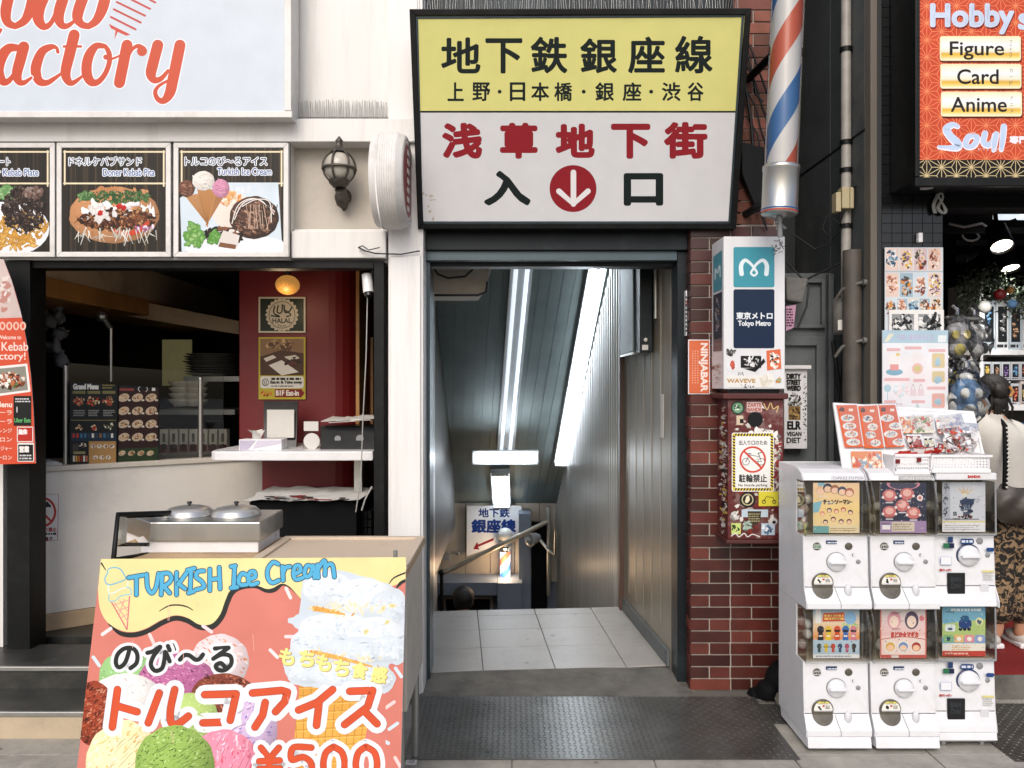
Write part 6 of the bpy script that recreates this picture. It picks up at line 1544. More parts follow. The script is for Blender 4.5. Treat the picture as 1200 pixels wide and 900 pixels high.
# ---- capsule machines
def face(pr, x, y, r, hair, skin='e8c0a0'):
    pr.ell(x, y, r, r, hair); pr.ell(x, y+r*.25, r*.75, r*.65, skin)
YG = 3.42
def machine(name_lb, x0, z0, top, kind, art, wid=.287, price='¥300', casters=False, px=None):
    x1 = x0+wid; t = thing('capsule_machine', name_lb, 'capsule machine', ((x0+x1)/2, YG+.12, z0), 'capsule toy machines in two tiers')
    h = .58; zd0, zd1 = z0+.315, z0+.545
    zt_ = z0+.608 if top else z0+.5485
    yb = YG+.27; W = 'machine_white'
    # white cabinet: side cheeks, back, cap
    def prof(front):
        if top: return [(yb, z0), (yb, zt_), (YG+.08, zt_), (YG+.03, zt_-.006), (YG-.01, zt_-.022), (YG-.035, zt_-.05), (YG-.035, zd1+.005), (front, zd1+.004), (front, zd0), (YG-.034, zd0-.003), (YG-.047, z0+.09), (YG-.078, z0+.03), (YG-.078, z0)]
        return [(yb, z0), (yb, zt_), (YG-.0, zt_), (YG-.0, zd1+.004), (front, zd1+.003), (front, zd0), (YG-.034, zd0-.003), (YG-.047, z0+.09), (YG-.078, z0+.03), (YG-.078, z0)] if kind == 'A' else [(yb, z0), (yb, zt_), (YG-.0, zt_), (YG-.0, zd1+.004), (front, zd1+.003), (front, zd0), (YG-.034, zd0-.003), (YG-.047, z0+.09), (YG-.058, z0+.03), (YG-.062, z0)]
    for xa in (x0, x1-.004):
        b = MB(); b.prism([(xa, y, z) for y, z in prof(YG+.045)], (.004, 0, 0)); b.build('side_panel', W, t, .002)
    b = MB(); b.box(x0+.0062, x1-.0062, yb-.006, yb, z0, zt_-.002); b.build('rear_panel', W, t)
    b = MB(); 
    if top:
        cp = [(YG+.0892, zt_-.004), (YG+.03, zt_-.010), (YG-.01, zt_-.026), (YG-.033, zt_-.054), (YG-.033, zd1+.008), (YG+.0892, zd1+.008)]
        b.prism([(x0+.0062, y, z) for y, z in cp], (wid-.0124, 0, 0)); b.box(x0+.0062, x1-.0062, YG+.0895, yb-.0065, zt_-.016, zt_-.004)
    else: b.box(x0+.0062, x1-.0062, YG, yb-.0065, zd1+.004, zt_-.002)
    b.build('top_cap', W, t, .004)
    # display compartment
    b = MB(); b.box(x0+.0062, x1-.0062, YG+.11, YG+.114, zd0, zd1); b.box(x0+.0062, x1-.0062, YG-.02, YG+.109, zd0-.004, zd0); b.build('display_liner', 'beige_inner', t)
    yc0, yc1 = YG-.03, YG-.062
    if kind == 'A':
        pts = [(YG-.03, zd1), (YG-.045, zd1-.03), (YG-.062, zd1-.08), (YG-.068, zd1-.13), (YG-.066, zd0+.02), (YG-.055, zd0)]
    else: pts = [(YG-.05, zd1), (YG-.052, zd1-.08), (YG-.054, zd0)]
    vs = []; fs = []
    for y, z in pts: vs += [(x0+.004, y, z), (x1-.004, y, z)]
    for i in range(len(pts)-1): fs.append((2*i, 2*i+1, 2*i+3, 2*i+2))
    b = MB(); b.add(vs, fs, True)
    for xa in (x0+.004, x1-.004): b.add([(xa, y, z) for y, z in pts]+[(xa, YG+.09, zd0), (xa, YG+.09, zd1)], [tuple(range(len(pts)+2))])
    b.build('window_cover', 'clear_plastic', t)
    b = MB()
    for xa in (x0+.004, x1-.004): b.tube([(xa, y-.001, z) for y, z in pts], .004, 8)
    b.tube([(x0+.004, pts[-1][0]-.001, pts[-1][1]), (x1-.004, pts[-1][0]-.001, pts[-1][1])], .005, 8); b.build('cover_rim', 'clear_plastic' if kind == 'A' else 'grey_plastic', t)
    b = MB()
    for k in range(9): b.ell((x0+.03+random.uniform(0, wid-.06), YG+.08, zd0+.025+random.uniform(0, .12)), .022, 12, 8)
    b.build('capsules', random.choice(['plush_white', 'ceramic']), t)
    # poster
    YP_ = YG-.022; pxs = (600+(x0+.05)*F/YP_, 600+(x1-.03)*F/YP_); pys = (450-(zd1-.004-CZ)*F/YP_, 450-(zd0+.006-CZ)*F/YP_)
    b = MB(); b.box(x0+.05, x1-.03, YP_, YP_+.002, zd0+.006, zd1-.004); pst = b.build('display_card', 'white_plastic', t)
    pr = Print((0, YP_-.0003, 1)); pr.clip = [(pxs[0], pys[0]), (pxs[1], pys[0]), (pxs[1], pys[1]), (pxs[0], pys[1])]; pr.tone = .12
    art(pr, pxs[0], pys[0], pxs[1]-pxs[0], pys[1]-pys[0])
    for _ in range(70): x_, y_ = random.uniform(*pxs), random.uniform(*pys); pr.blob(x_, y_, random.uniform(.3, 1), random.uniform(.2, .6), random.choice(['e6dfd4', '5a5450', 'b08a70', 'd9d0c4', '7a8a9a', '3a3634']), .5, 6)
    for k_ in range(3): xa_ = random.uniform(pxs[0], pxs[1]-14); ya_ = random.uniform(*pys); pr.lines(xa_, ya_, xa_+12, ya_+2.4, 2, random.choice(['4a4440', 'd9d4cc']), .5)
    pr.build('card_print', 'print_gloss', pst)
    # control panel, slightly leaning
    yp0, yp1 = YG-.05, YG-.035; zp0, zp1 = z0+.09, zd0-.005
    b = MB(); b.prism([(x0+.003, yp0, zp0), (x1-.003, yp0, zp0), (x1-.003, yp1, zp1), (x0+.003, yp1, zp1)], (0, .09, 0)); b.build('control_panel', W, t, .004)
    def yp(z): return yp0+(yp1-yp0)*(z-zp0)/(zp1-zp0)
    def disc(name, u, v, r, th, m, n=28, parent=t):
        z = zp0+(zp1-zp0)*v; b = MB(); b.lathe([(r, 0), (r, th*.7), (r*.9, th), (0, th)], (x0+wid*u, yp(z)-.0005, z), (0, -1, -.07), n); return b.build(name, m, parent)
    if kind == 'A':
        disc('price_disc', .21, .80, .0175, .004, 'tray_dark'); disc('coin_slot', .70, .80, .0165, .004, 'tray_dark'); disc('reject_button', .84, .50, .010, .004, 'grey_plastic')
        ring = disc('knob_ring', .50, .50, .043, .004, 'grey_plastic'); kn = disc('knob', .50, .50, .040, .018, W)
        z = zp0+(zp1-zp0)*.5; b = MB(); b.box(x0+wid*.5-.037, x0+wid*.5+.037, yp(z)-.034, yp(z)-.012, z-.006, z+.006); rd = b.build('knob_grip', W, kn, .004)
        if price == '¥300': rd.rotation_euler = (0, 0, 0)
        z = zp0+(zp1-zp0)*.88; b = MB(); b.box(x0+wid*.43-.022, x0+wid*.43+.026, yp(z)-.003, yp(z), z-.008, z+.008); b.build('maker_plate', 'blue_navy', t, .003)
        zc2 = zp0-.0; cxp = x0+wid*.28
        b = MB(); b.lathe([(.047, 0), (.047, .004), (.043, .005), (0, .005)], (cxp, yp(zp0+.015)-.001, zp0+.018), (0, -1, -.07), 32); op = b.build('outlet', 'tray_dark', t)
        pq = Print((0, yp(zp0+.04)-.0095, 1)); ox, oy = 600+cxp*F/(YG-.06), 450-(zp0+.018-CZ)*F/(YG-.06)
        pq.ell(ox, oy, 11, 11.5, 'e6e4dc', a0=180, a1=360); pq.ell(ox, oy-.2, 11, 11.2, 'd9cf6a', a0=225, a1=315)
        pq.poly([(ox-8, oy-7.3), (ox+8, oy-7.3), (ox+9.5, oy-5), (ox-9.5, oy-5)], 'e6e4dc')
        pq.blob(ox-4.6, oy-3.2, 2.6, 1.6, '1c1c1e', .5); pq.rect(ox-1, oy-6.2, ox+1.6, oy-4, 'b5413c'); pq.lines(ox+2.6, oy-6, ox+8, oy-1.6, 3, '2a2a2c', .6, .2); pq.lines(ox-6, oy-8.2, ox+6, oy-7, 1, '55544a', .6, 0)
        pq.text('注意', ox-3, oy-10.6, ox+3, oy-8.4, '444433'); pq.rect(ox-10.6, oy-.4, ox+10.6, oy+1, 'c9cbcc'); pq.build('sticker', 'print_matt', op)
        # sloping tray lip with outlet mouth
        yt = YG-.082
        b = MB(); b.prism([(x0+.003, yp0+.002, zp0), (x0+.003, yt, z0+.028), (x0+.003, yt, z0+.002), (x0+.003, yp0+.05, z0+.002)], (wid-.006, 0, 0)); b.build('tray_lip', W, t, .004)
        sl = Vector((0, yt-yp0, z0+.028-zp0)).normalized()
        m0 = Vector((cxp, yp0, zp0-.004)); b = MB(); q = [m0+Vector((.045*math.cos(R(a_)), 0, 0))+sl*.047*math.sin(R(a_)) for a_ in range(0, 181, 15)]; nrm_ = Vector((0, sl.z, -sl.y)); nrm_ = nrm_ if nrm_.y < 0 else -nrm_
        b.prism([v+nrm_*.0035 for v in q], -nrm_*.002); b.build('outlet_mouth', 'tray_dark', t)
        b = MB(); m1 = Vector((x0+wid*.66, yp0-.004, zp0-.005)); b.ell(m1+sl*.01+nrm_*.002, (.016, .012, .028), 14, 10); b.build('lock_cover', 'grey_light', t)
        b = MB(); b.tube([(x0+wid*.47, yp0-.0015, zp0-.003), (x0+wid*.49, (yp0+yt)/2-.003, (zp0+z0+.028)/2), (x0+wid*.52, yt-.002, z0+.026), (x0+wid*.52, yt-.001, z0+.004)], .0012, 5); b.build('seam', 'grey_plastic', t)
        pq = Print((0, yp(zp0+.15)-.006, 1)); ox, oy = 600+(x0+wid*.21)*F/(YG-.046), 450-(zp0+(zp1-zp0)*.80-CZ)*F/(YG-.046)
        pq.rect(ox-4.6, oy-2.4, ox+4.6, oy+2.4, 'd8dcd6', 1.6); pq.text(price, ox-4, oy-1.8, ox+4, oy+1.8, '2f6a3c' if price == '¥300' else '2a2a2a', bold=.2)
        ox = 600+(x0+wid*.43)*F/(YG-.046); oy = 450-(zp0+(zp1-zp0)*.88-CZ)*F/(YG-.046); pq.lines(ox-5, oy-1.4, ox+6, oy+1.4, 1, 'c9d2de', .6, 0)
        ox = 600+(x0+wid*.76)*F/(YG-.046); oy = 450-(zp0+(zp1-zp0)*.64-CZ)*F/(YG-.046); pq.ell(ox, oy, 1.4, 1.6, '777777'); pq.ell(ox+.7, oy+.3, 1.1, 1.3, 'e4e6ea'); pq.build('panel_print', 'print_gloss', t)
    else:
        disc('knob_ring', .56, .60, .052, .004, 'blue_navy'); kn = disc('knob', .56, .60, .046, .02, W)
        z = zp0+(zp1-zp0)*.60; b = MB(); b.box(x0+wid*.56-.042, x0+wid*.56+.042, yp(z)-.036, yp(z)-.014, z-.007, z+.007); b.build('knob_grip', W, kn, .004)
        disc('coin_slot', .76, .88, .0145, .004, 'grey_plastic'); disc('reject_button', .88, .60, .010, .004, 'grey_plastic')
        zq = zp0-.002; b = MB(); b.box(x0+wid*.20, x0+wid*.49, yp0-.006, yp0-.0005, zq-.035, zq+.06); op = b.build('outlet', 'dark_plastic', t, .006)
        b = MB(); b.box(x0+wid*.74, x0+wid*.88, yp0-.004, yp0-.0005, zq-.03, zq+.012); b.build('lock_cover', 'grey_light', t, .003)
        pq = Print((0, yp0-.0035, 1)); ys = YG-.05
        def u(a): return 600+(x0+wid*a)*F/ys
        def v(a): return 450-(zp0+(zp1-zp0)*a-CZ)*F/ys
        pq.rect(u(.22), v(.98), u(.30), v(.86), '2b3f66'); pq.rect(u(.14), v(.85), u(.24), v(.75), '2f6a4a'); pq.rect(u(.24), v(.85), u(.32), v(.75), '222a44'); pq.rect(u(.42), v(.94), u(.64), v(.83), '25406e', 2.4); pq.lines(u(.44), v(.92), u(.62), v(.85), 1, 'c9d2e0', .7, 0)
        pq.rect(u(.10), v(.58), u(.28), v(.42), '9fb0cf'); pq.rect(u(.107), v(.573), u(.273), v(.427), 'e4e6ea'); pq.rect(u(.84), v(.76), u(.97), v(.68), '27467a', 2)
        pq.text('ガシャポン', u(.12), v(.34), u(.28), v(.29), 'a83a3a', bold=.2); pq.disc(u(.10), v(.315), 1.5, lin('a83a3a')); pq.rect(u(.78), v(.31), u(.97), v(.27), 'd9cf8a'); pq.lines(u(.79), v(.26), u(.96), v(.10), 4, 'b9b9b4')
        pq.build('panel_print', 'print_gloss', t)
        pq = Print((0, yp0-.0068, 1)); pq.text('BAN', u(.26), v(.18), u(.43), v(.08), '3b3f42', bold=.2); pq.text('DAI', u(.27), v(.05), u(.42), v(-.05), '3b3f42', bold=.2); pq.build('raised_letters', 'print_gloss', op)
        b = MB(); b.prism([(x0+.003, yp0+.002, zp0), (x0+.003, yp0-.012, z0+.03), (x0+.003, YG-.066, z0+.002), (x0+.003, yp0+.05, z0+.002)], (wid-.006, 0, 0)); b.build('tray_lip', W, t, .004)
    if top and kind == 'A':
        pq = Print((0, YG-.0338, 1)); ys = YG-.034; cx_ = 600+(x0+wid*.70)*F/ys; cy_ = 450-(zd1+.018-CZ)*F/ys
        pq.rect(cx_-19, cy_-2.4, cx_+19, cy_+2.6, 'b9bcc4' if price == '¥300' else '8f9094'); pq.rect(cx_-18.6, cy_-2, cx_+18.6, cy_+2.2, 'e4e6ea' if price == '¥300' else 'a9aaad'); pq.text('CAPSULE STATION', cx_-17.5, cy_-1.4, cx_+17.5, cy_+1.5, '8b90a0' if price == '¥300' else 'd9d9d9', bold=.1)
        pq.build('cap_lettering', 'print_gloss', t)
        pq = Print((0, YG-.0345, 1)); 
    if top and kind == 'B':
        b = MB(); b.box(x0+.002, x1-.002, YG-.06, YG-.036, zd1+.0095, zd1+.04); b.build('header', W, t, .004)
        pq = Print((0, YG-.0605, 1)); ys = YG-.06; cx_ = 600+(x0+wid*.62)*F/ys; cy_ = 450-(zd1+.025-CZ)*F/ys; pq.text('BANDAI', cx_-7, cy_-1.4, cx_+7, cy_+1.4, 'b8433c', bold=.3); pq.build('header_lettering', 'print_gloss', t)
    if casters:
        b = MB(); b.prism([(x0+.004, YG-.078, z0+.002), (x0+.004, YG-.088, z0-.045), (x0+.004, YG-.05, z0-.048), (x0+.004, yb-.02, z0-.048), (x0+.004, yb-.006, z0+.002)] if kind == 'A' else [(x0+.004, YG-.064, z0+.002), (x0+.004, YG-.07, z0-.03), (x0+.004, YG-.04, z0-.048), (x0+.004, yb-.02, z0-.048), (x0+.004, yb-.006, z0+.002)], (wid-.008, 0, 0)); b.build('base_skirt', W, t, .003)
        zb = z0-.05
        for dx in (.05, wid-.05):
            for y in (YG-.02, yb-.06):
                b = MB(); b.lathe([(.01, -.009), (zb/2+.003, -.008), (zb/2+.003, .008), (.01, .009)], (x0+dx, y, zb/2+.003), (1, 0, 0), 18); cw = b.build('caster', 'grey_plastic', t); b = MB(); b.box(x0+dx-.014, x0+dx+.014, y-.006, y+.022, zb-.006, zb+.003); b.build('mount', 'aluminium', cw)
mat('blue_navy', '1f2f55', .35, var=.05); mat('grey_light', 'c9cbcf', .35, var=.04)
def crowd(pr, pal, x, y, w_, h_, n, r, hair):
    for i in range(n): face(pr, x+w_*(i+.5)/n, y+random.uniform(-.05, .05)*h_, r, hair[i % len(hair)], 'e6c2a8')
def g1(pr, x, y, w_, h_):
    pr.vgrad(x, y, x+w_, y+h_, [(0, 'e3c4a0'), (.5, 'e6c98a'), (1, 'dcc9a0')])
    pr.poly([(x, y+h_*.4), (x+w_*.2, y+h_*.35), (x+w_*.12, y+h_*.58), (x, y+h_*.6)], '7fb0c0'); pr.blob(x+w_*.2, y+2, 5, 3, '7fb0c0')
    crowd(pr, 0, x+w_*.08, y+h_*.15, w_*.78, h_, 5, w_*.1, ['d9b48c', '3a3f55', '9a6a50', '4a5068', 'b0705c'])
    pr.clip, k = None, pr.clip; pr.text('チェンソーマン', x+w_*.22, y+h_*.335, x+w_*.80, y+h_*.425, '2b2420', bold=.45); pr.clip = k
    crowd(pr, 0, x+w_*.12, y+h_*.57, w_*.76, h_, 5, w_*.055, ['d0846a', '40465c', 'b0684a', 'b04838', '3a3a40']); crowd(pr, 0, x+w_*.18, y+h_*.75, w_*.68, h_, 4, w_*.055, ['3a3a40', '5a4038', '2a3048', '6a4a44'])
    pr.rect(x, y+h_*.86, x+w_, y+h_, 'd9cba8'); pr.rect(x, y+h_*.86, x+w_*.34, y+h_, '6fa0a0'); pr.lines(x+w_*.36, y+h_*.89, x+w_*.95, y+h_*.97, 2, 'a08a6a')
def g2(pr, x, y, w_, h_):
    pr.rect(x, y, x+w_, y+h_, '34384a'); pr.scatter(x+w_/2, y+h_*.35, w_/2, h_*.35, ['d9d9e6', '8a8aa8', 'c9a0b0'], 60, .4, 1)
    pr.ell(x+w_*.5, y+h_*.02, w_*.36, h_*.12, 'c98a9a'); pr.ell(x+w_*.5, y+h_*.04, w_*.3, h_*.09, '4a4a5c')
    for a, b_ in ((.2, .25), (.58, .22), (.48, .45), (.2, .58), (.72, .60)): pr.ell(x+w_*a, y+h_*b_, w_*.15, h_*.12, 'c07070'); pr.ell(x+w_*a, y+h_*(b_-.02), w_*.09, h_*.07, 'e0b0a8'); pr.ell(x+w_*(a-.14), y+h_*(b_+.04), 1.6, 1.6, 'e4dada'); pr.ell(x+w_*(a+.14), y+h_*(b_+.04), 1.6, 1.6, 'e4dada'); pr.rect(x+w_*(a-.08), y+h_*(b_+.13), x+w_*(a+.08), y+h_*(b_+.155), 'c9c9d0')
    pr.ell(x+w_*.86, y+h_*.3, 3.6, 3.6, 'e6dede'); pr.ell(x+w_*.86, y+h_*.3, 2, 2, 'c07070')
    pr.rect(x, y+h_*.76, x+w_, y+h_, '9a84a8'); pr.rect(x+w_*.25, y+h_*.78, x+w_*.74, y+h_*.97, 'c9bfae'); pr.lines(x+w_*.27, y+h_*.8, x+w_*.72, y+h_*.95, 3, '9a907c'); pr.rect(x+w_*.04, y+h_*.84, x+w_*.22, y+h_*.93, 'e4e0e6')
def g3(pr, x, y, w_, h_):
    pr.rect(x, y, x+w_, y+h_, 'c3c8d2'); pr.rect(x, y, x+w_*.18, y+h_*.75, 'a9afba')
    for k in range(3): pr.scatter(x+w_*.09, y+h_*(.12+k*.24), 3, 5, ['5a6270', '3d4450', '8a919c'], 14, .8, 2)
    pr.scatter(x+w_*.56, y+h_*.48, w_*.13, h_*.16, ['2c3546', '1f2633', '445068', '5a6880'], 70, 1, 3); pr.poly([(x+w_*.40, y+h_*.36), (x+w_*.76, y+h_*.33), (x+w_*.7, y+h_*.46), (x+w_*.44, y+h_*.46)], '35415a'); pr.rect(x+w_*.48, y+h_*.6, x+w_*.62, y+h_*.68, '4a5468')
    for a, b_ in ((-7, -8), (-2, -10), (4, -9), (9, -7)): pr.stroke([(x+w_*.52, y+h_*.26), (x+w_*.52+a, y+h_*.26+b_)], [2, .5], 'c9a44a', curve=False)
    pr.ell(x+w_*.52, y+h_*.26, 3, 2.6, 'd0cfc8'); pr.scatter(x+w_*.55, y+h_*.70, w_*.16, 2, ['2a2422', '6a3a34'], 20, .8, 2)
    pr.rect(x+w_*.05, y+h_*.735, x+w_*.85, y+h_*.752, '555a62'); pr.lines(x+w_*.7, y+h_*.32, x+w_*.92, y+h_*.40, 2, '5a6270', .3); pr.clip, k = None, pr.clip; pr.text('55', x+w_*.25, y+h_*.6, x+w_*.33, y+h_*.67, '333a44', bold=.3); pr.clip = k
    pr.rect(x, y+h_*.78, x+w_, y+h_, 'd9dade'); pr.rect(x, y+h_*.78, x+w_, y+h_*.81, 'd0c88a'); pr.lines(x+w_*.05, y+h_*.85, x+w_*.92, y+h_*.97, 3, 'a9aab0')
def g4(pr, x, y, w_, h_):
    pr.vgrad(x, y, x+w_, y+h_, [(0, '8fb5d0'), (.3, 'e0c9a8'), (.62, 'd98a4a'), (.63, 'a9bfce'), (1, '9fb4c4')])
    pr.rect(x+w_*.05, y+h_*.03, x+w_*.17, y+h_*.30, 'e4e6e6'); pr.poly([(x+w_*.22, y+h_*.10), (x+w_*.66, y+h_*.08), (x+w_*.72, y+h_*.26), (x+w_*.2, y+h_*.27)], 'c8502c'); pr.lines(x+w_*.24, y+h_*.12, x+w_*.66, y+h_*.24, 2, 'ecc46a', .7, 0); pr.ell(x+w_*.8, y+h_*.2, w_*.13, h_*.13, '86b0d6'); pr.scatter(x+w_*.78, y+h_*.36, w_*.16, 4, ['7fae6a', 'a9c98c'], 20, 1, 3)
    for i, (a, c_) in enumerate(((.16, '2a2c34'), (.33, 'd9b93a'), (.52, 'c9502f'), (.70, '3a6ab0'), (.87, 'c97a8a'))):
        pr.ell(x+w_*a, y+h_*.43, w_*.075, h_*.08, c_); pr.rect(x+w_*(a-.055), y+h_*.43, x+w_*(a+.055), y+h_*.475, '1c1e22'); pr.poly([(x+w_*(a-.05), y+h_*.50), (x+w_*(a+.05), y+h_*.50), (x+w_*(a+.065), y+h_*.64), (x+w_*(a-.065), y+h_*.64)], c_); pr.rect(x+w_*(a-.04), y+h_*.54, x+w_*(a+.04), y+h_*.57, 'e4dcd0')
    for i, c_ in enumerate(('3a4a4a', 'c9b43a', 'b0483c', '3a4a6a', 'a0506a', '3a3a3a')): pr.ell(x+w_*(.13+i*.15), y+h_*.76, w_*.05, h_*.055, c_); pr.rect(x+w_*(.10+i*.15), y+h_*.81, x+w_*(.16+i*.15), y+h_*.88, c_)
    pr.rect(x, y+h_*.92, x+w_, y+h_, 'd5d8da'); pr.lines(x+3, y+h_*.93, x+w_*.9, y+h_*.99, 1, '8a8f94')
def g5(pr, x, y, w_, h_):
    pr.rect(x, y, x+w_, y+h_, 'c9685c'); pr.rect(x+1.4, y+1.4, x+w_-1.4, y+h_-1.4, 'e4cdc8')
    pr.vgrad(x+1.4, y+1.4, x+w_-1.4, y+h_*.55, [(0, 'dfd9d8'), (1, 'e0b9b8')])
    pr.ell(x+w_*.3, y+h_*.24, w_*.15, h_*.18, 'd89aa8'); pr.ell(x+w_*.3, y+h_*.27, w_*.10, h_*.12, 'ecd6c8'); pr.ell(x+w_*.68, y+h_*.24, w_*.15, h_*.18, '55485f'); pr.ell(x+w_*.68, y+h_*.27, w_*.10, h_*.12, 'ecd6c8'); pr.ell(x+w_*.9, y+h_*.2, 3, 3.4, 'd87a80')
    pr.clip, k = None, pr.clip; pr.text('まどか☆マギカ', x+w_*.24, y+h_*.47, x+w_*.82, y+h_*.58, 'b8443c', bold=.5); pr.clip = k
    pr.stroke([(x+2, y+h_*.62), (x+w_*.5, y+h_*.57), (x+w_-2, y+h_*.62)], 1, 'b8605a')
    for a, c_ in ((.22, 'd0a850'), (.5, '6a8ac0'), (.78, 'a8403c')): pr.ell(x+w_*a, y+h_*.77, w_*.13, h_*.14, 'e0d8d0'); face(pr, x+w_*a, y+h_*.77, w_*.10, c_)
    pr.rect(x, y+h_*.93, x+w_, y+h_, 'b8544c'); pr.rect(x+w_*.24, y+h_*.94, x+w_*.4, y+h_*.99, 'cfc9c4')
def g6(pr, x, y, w_, h_):
    pr.rect(x, y, x+w_, y+h_, '6fa6c0'); pr.poly([(x, y+h_*.35), (x+w_, y+h_*.25), (x+w_, y+h_*.62), (x, y+h_*.62)], 'a9c07a'); pr.lines(x+w_*.2, y+h_*.03, x+w_*.9, y+h_*.1, 1, 'd8e4ea', .7, 0)
    pr.rect(x+w_*.38, y+h_*.26, x+w_*.68, y+h_*.44, '27427a', 4); pr.rect(x+w_*.42, y+h_*.18, x+w_*.62, y+h_*.29, '2a5a80', 3); pr.ell(x+w_*.86, y+h_*.3, 4.4, 4.6, 'd8d8a8'); pr.scatter(x+w_*.86, y+h_*.3, 2.4, 2.6, ['5a7a90', '3a5060'], 10, .8, 2); pr.rect(x+w_*.06, y+h_*.36, x+w_*.3, y+h_*.5, 'd5dfe2', 2); pr.ell(x+w_*.18, y+h_*.45, 3, 1.6, '4a6070')
    for k in range(3): pr.ell(x+w_*(.42+.1*k), y+h_*.455, 2.2, 2, '20283a')
    for i, c_ in enumerate(('7fae7a', 'd9b070', 'd88a9a', '8a9ac8')): pr.rect(x+w_*(.03+i*.245), y+h_*.57, x+w_*(.25+i*.245), y+h_*.72, c_); pr.ell(x+w_*(.14+i*.245), y+h_*.65, 2.8, 2.6, 'e6e2da' if i else '2f4f60')
    pr.rect(x, y+h_*.74, x+w_, y+h_*.90, 'e0dcd0'); pr.rect(x, y+h_*.74, x+w_*.2, y+h_*.87, 'd8d8d8'); pr.lines(x+w_*.22, y+h_*.77, x+w_*.75, y+h_*.88, 3, 'c9a070'); pr.rect(x, y+h_*.89, x+w_, y+h_, 'b8443a'); pr.lines(x+3, y+h_*.91, x+w_*.7, y+h_*.98, 1, 'e0b0a0')
xs = [1.272, 1.566, 1.853]
for i in range(3):
    wd = .283 if i < 2 else .270
    lbs = [('upper left capsule machine with a yellow card of small cartoon heads', 'lower left capsule machine with a card of five helmeted figures'), ('upper middle capsule machine with a dark card of pink teapots', 'lower middle capsule machine with a pink bordered card of two girls'), ('upper right capsule machine with a grey robot card and big knob', 'lower right capsule machine with a blue van card and big knob')][i]
    YG = 3.42 if i < 2 else 3.445
    machine(lbs[1], xs[i], .075, False, 'B' if i == 2 else 'A', (g4, g5, g6)[i], wd, '¥400', True)
    machine(lbs[0], xs[i], .625, True, 'B' if i == 2 else 'A', (g1, g2, g3)[i], wd, '¥300' if i == 0 else '¥400')

# ---- tilted display rack with packs
ZK = 1.266
rk = thing('display_rack', 'white tilted display rack resting on top of the capsule machines', 'display rack', P(1065, 556, 3.5))
ra, rb_ = P(990, 556, 3.46), P(977, 474, 3.66); rc = P(1140, 484, 3.66); rd_ = P(1157, 556, 3.46)
rn = (ra-rb_).cross(rd_-ra).normalized(); rn = rn if rn.y < 0 else -rn
b = MB(); b.prism([ra, rb_, rc, rd_], -rn*.012); b.build('board', 'white_plastic', rk, .003)
b = MB(); b.tube([ra, rb_, rc, rd_], .010, 8); b.build('rim', 'white_plastic', rk)
b = MB(); b.tube([rb_+Vector((.05, .02, 0)), rb_+Vector((.05, .03, -.24))], .008, 6); b.tube([rc+Vector((-.05, .02, 0)), rc+Vector((-.05, .03, -.24))], .008, 6); b.build('strut', 'aluminium', rk)
def pack(label, q, bg, art, grp='packs on the tilted display rack', off=.006):
    c = [Print(ra, rn).pt(*p)+rn*off for p in q]; t = thing('sticker_pack', label, 'pack', (c[2]+c[3])/2, grp)
    b = MB(); b.prism(c, rn*.004); b.build('card', 'white_plastic', t, .001)
    pr = Print(ra+rn*(off+.0045), rn); pr.clip = q; pr.tone = .15; pr.poly(q, bg); art(pr, q); pr.build('pack_print', 'print_gloss', t)
    b = MB(); b.add([v+rn*.012 for v in c], [(0, 1, 2, 3)]); b.build('film', 'bag_film', t)
def orange(n):
    def f(pr, q):
        x0, y0 = q[0]; sx = (q[3][0]-q[0][0]); 
        pr.blob(x0+6, y0+5, 3, 3, '5a2416'); pr.rect(x0+14, y0+4, x0+19, y0+7, 'e8d8cc')
        for k in range(4):
            cx = x0+sx*(.18+k*.23)+11+(n*3 if k % 2 else -n); cy = y0+15+k*9.4
            pr.ell(cx, cy, 8 if n != 1 else 6, 4.2, 'dcdad6'); pr.scatter(cx, cy, 5.6, 2.6, ['8aa0b4', 'b07a5a', 'c9c2b8', '5a6470', 'd0a890'], 16, .6, 2)
    return f
pack('orange sticker pack at the outer end of the rack', [(980.5, 475), (1004, 474.5), (1011.5, 524), (990, 524.5)], 'cf5f33', orange(0))
pack('orange sticker pack between the two other orange packs', [(1005.5, 476), (1028, 475), (1036, 525), (1013, 525)], 'd0602f', orange(1), off=.008)
pack('orange sticker pack nearest the rack middle', [(1029, 475), (1049, 474.5), (1060, 523.5), (1038, 524.5)], 'cd5a2e', orange(2), off=.007)
def mixed(pal, n=50):
    def f(pr, q):
        cx = sum(p[0] for p in q)/4; cy = sum(p[1] for p in q)/4; w2 = abs(q[1][0]-q[0][0])/2; h2 = abs(q[2][1]-q[0][1])/2
        pr.scatter(cx, cy, w2*.95, h2*.95, pal, n, 1, 4)
    return f
PALS = [['d99a6a', 'e6cdb4', 'c8563a', 'efe2d2', '8aa0b0'], ['dcd6cc', 'b9a890', 'c9503a', '7a8a5a', 'e8e2d8'], ['e0d9d0', '9aa0c0', 'c86a5a', 'efe9e2'], ['8a2a24', '3a1c1a', 'd9cfc8', 'b05a4a'], ['1c1c1a', '4a4a44', 'c9c4a8', 'e4e0d0'], ['e8e8ea', 'c9ccd4', 'c8402f', 'f2f2f2', '9aa0b0']]
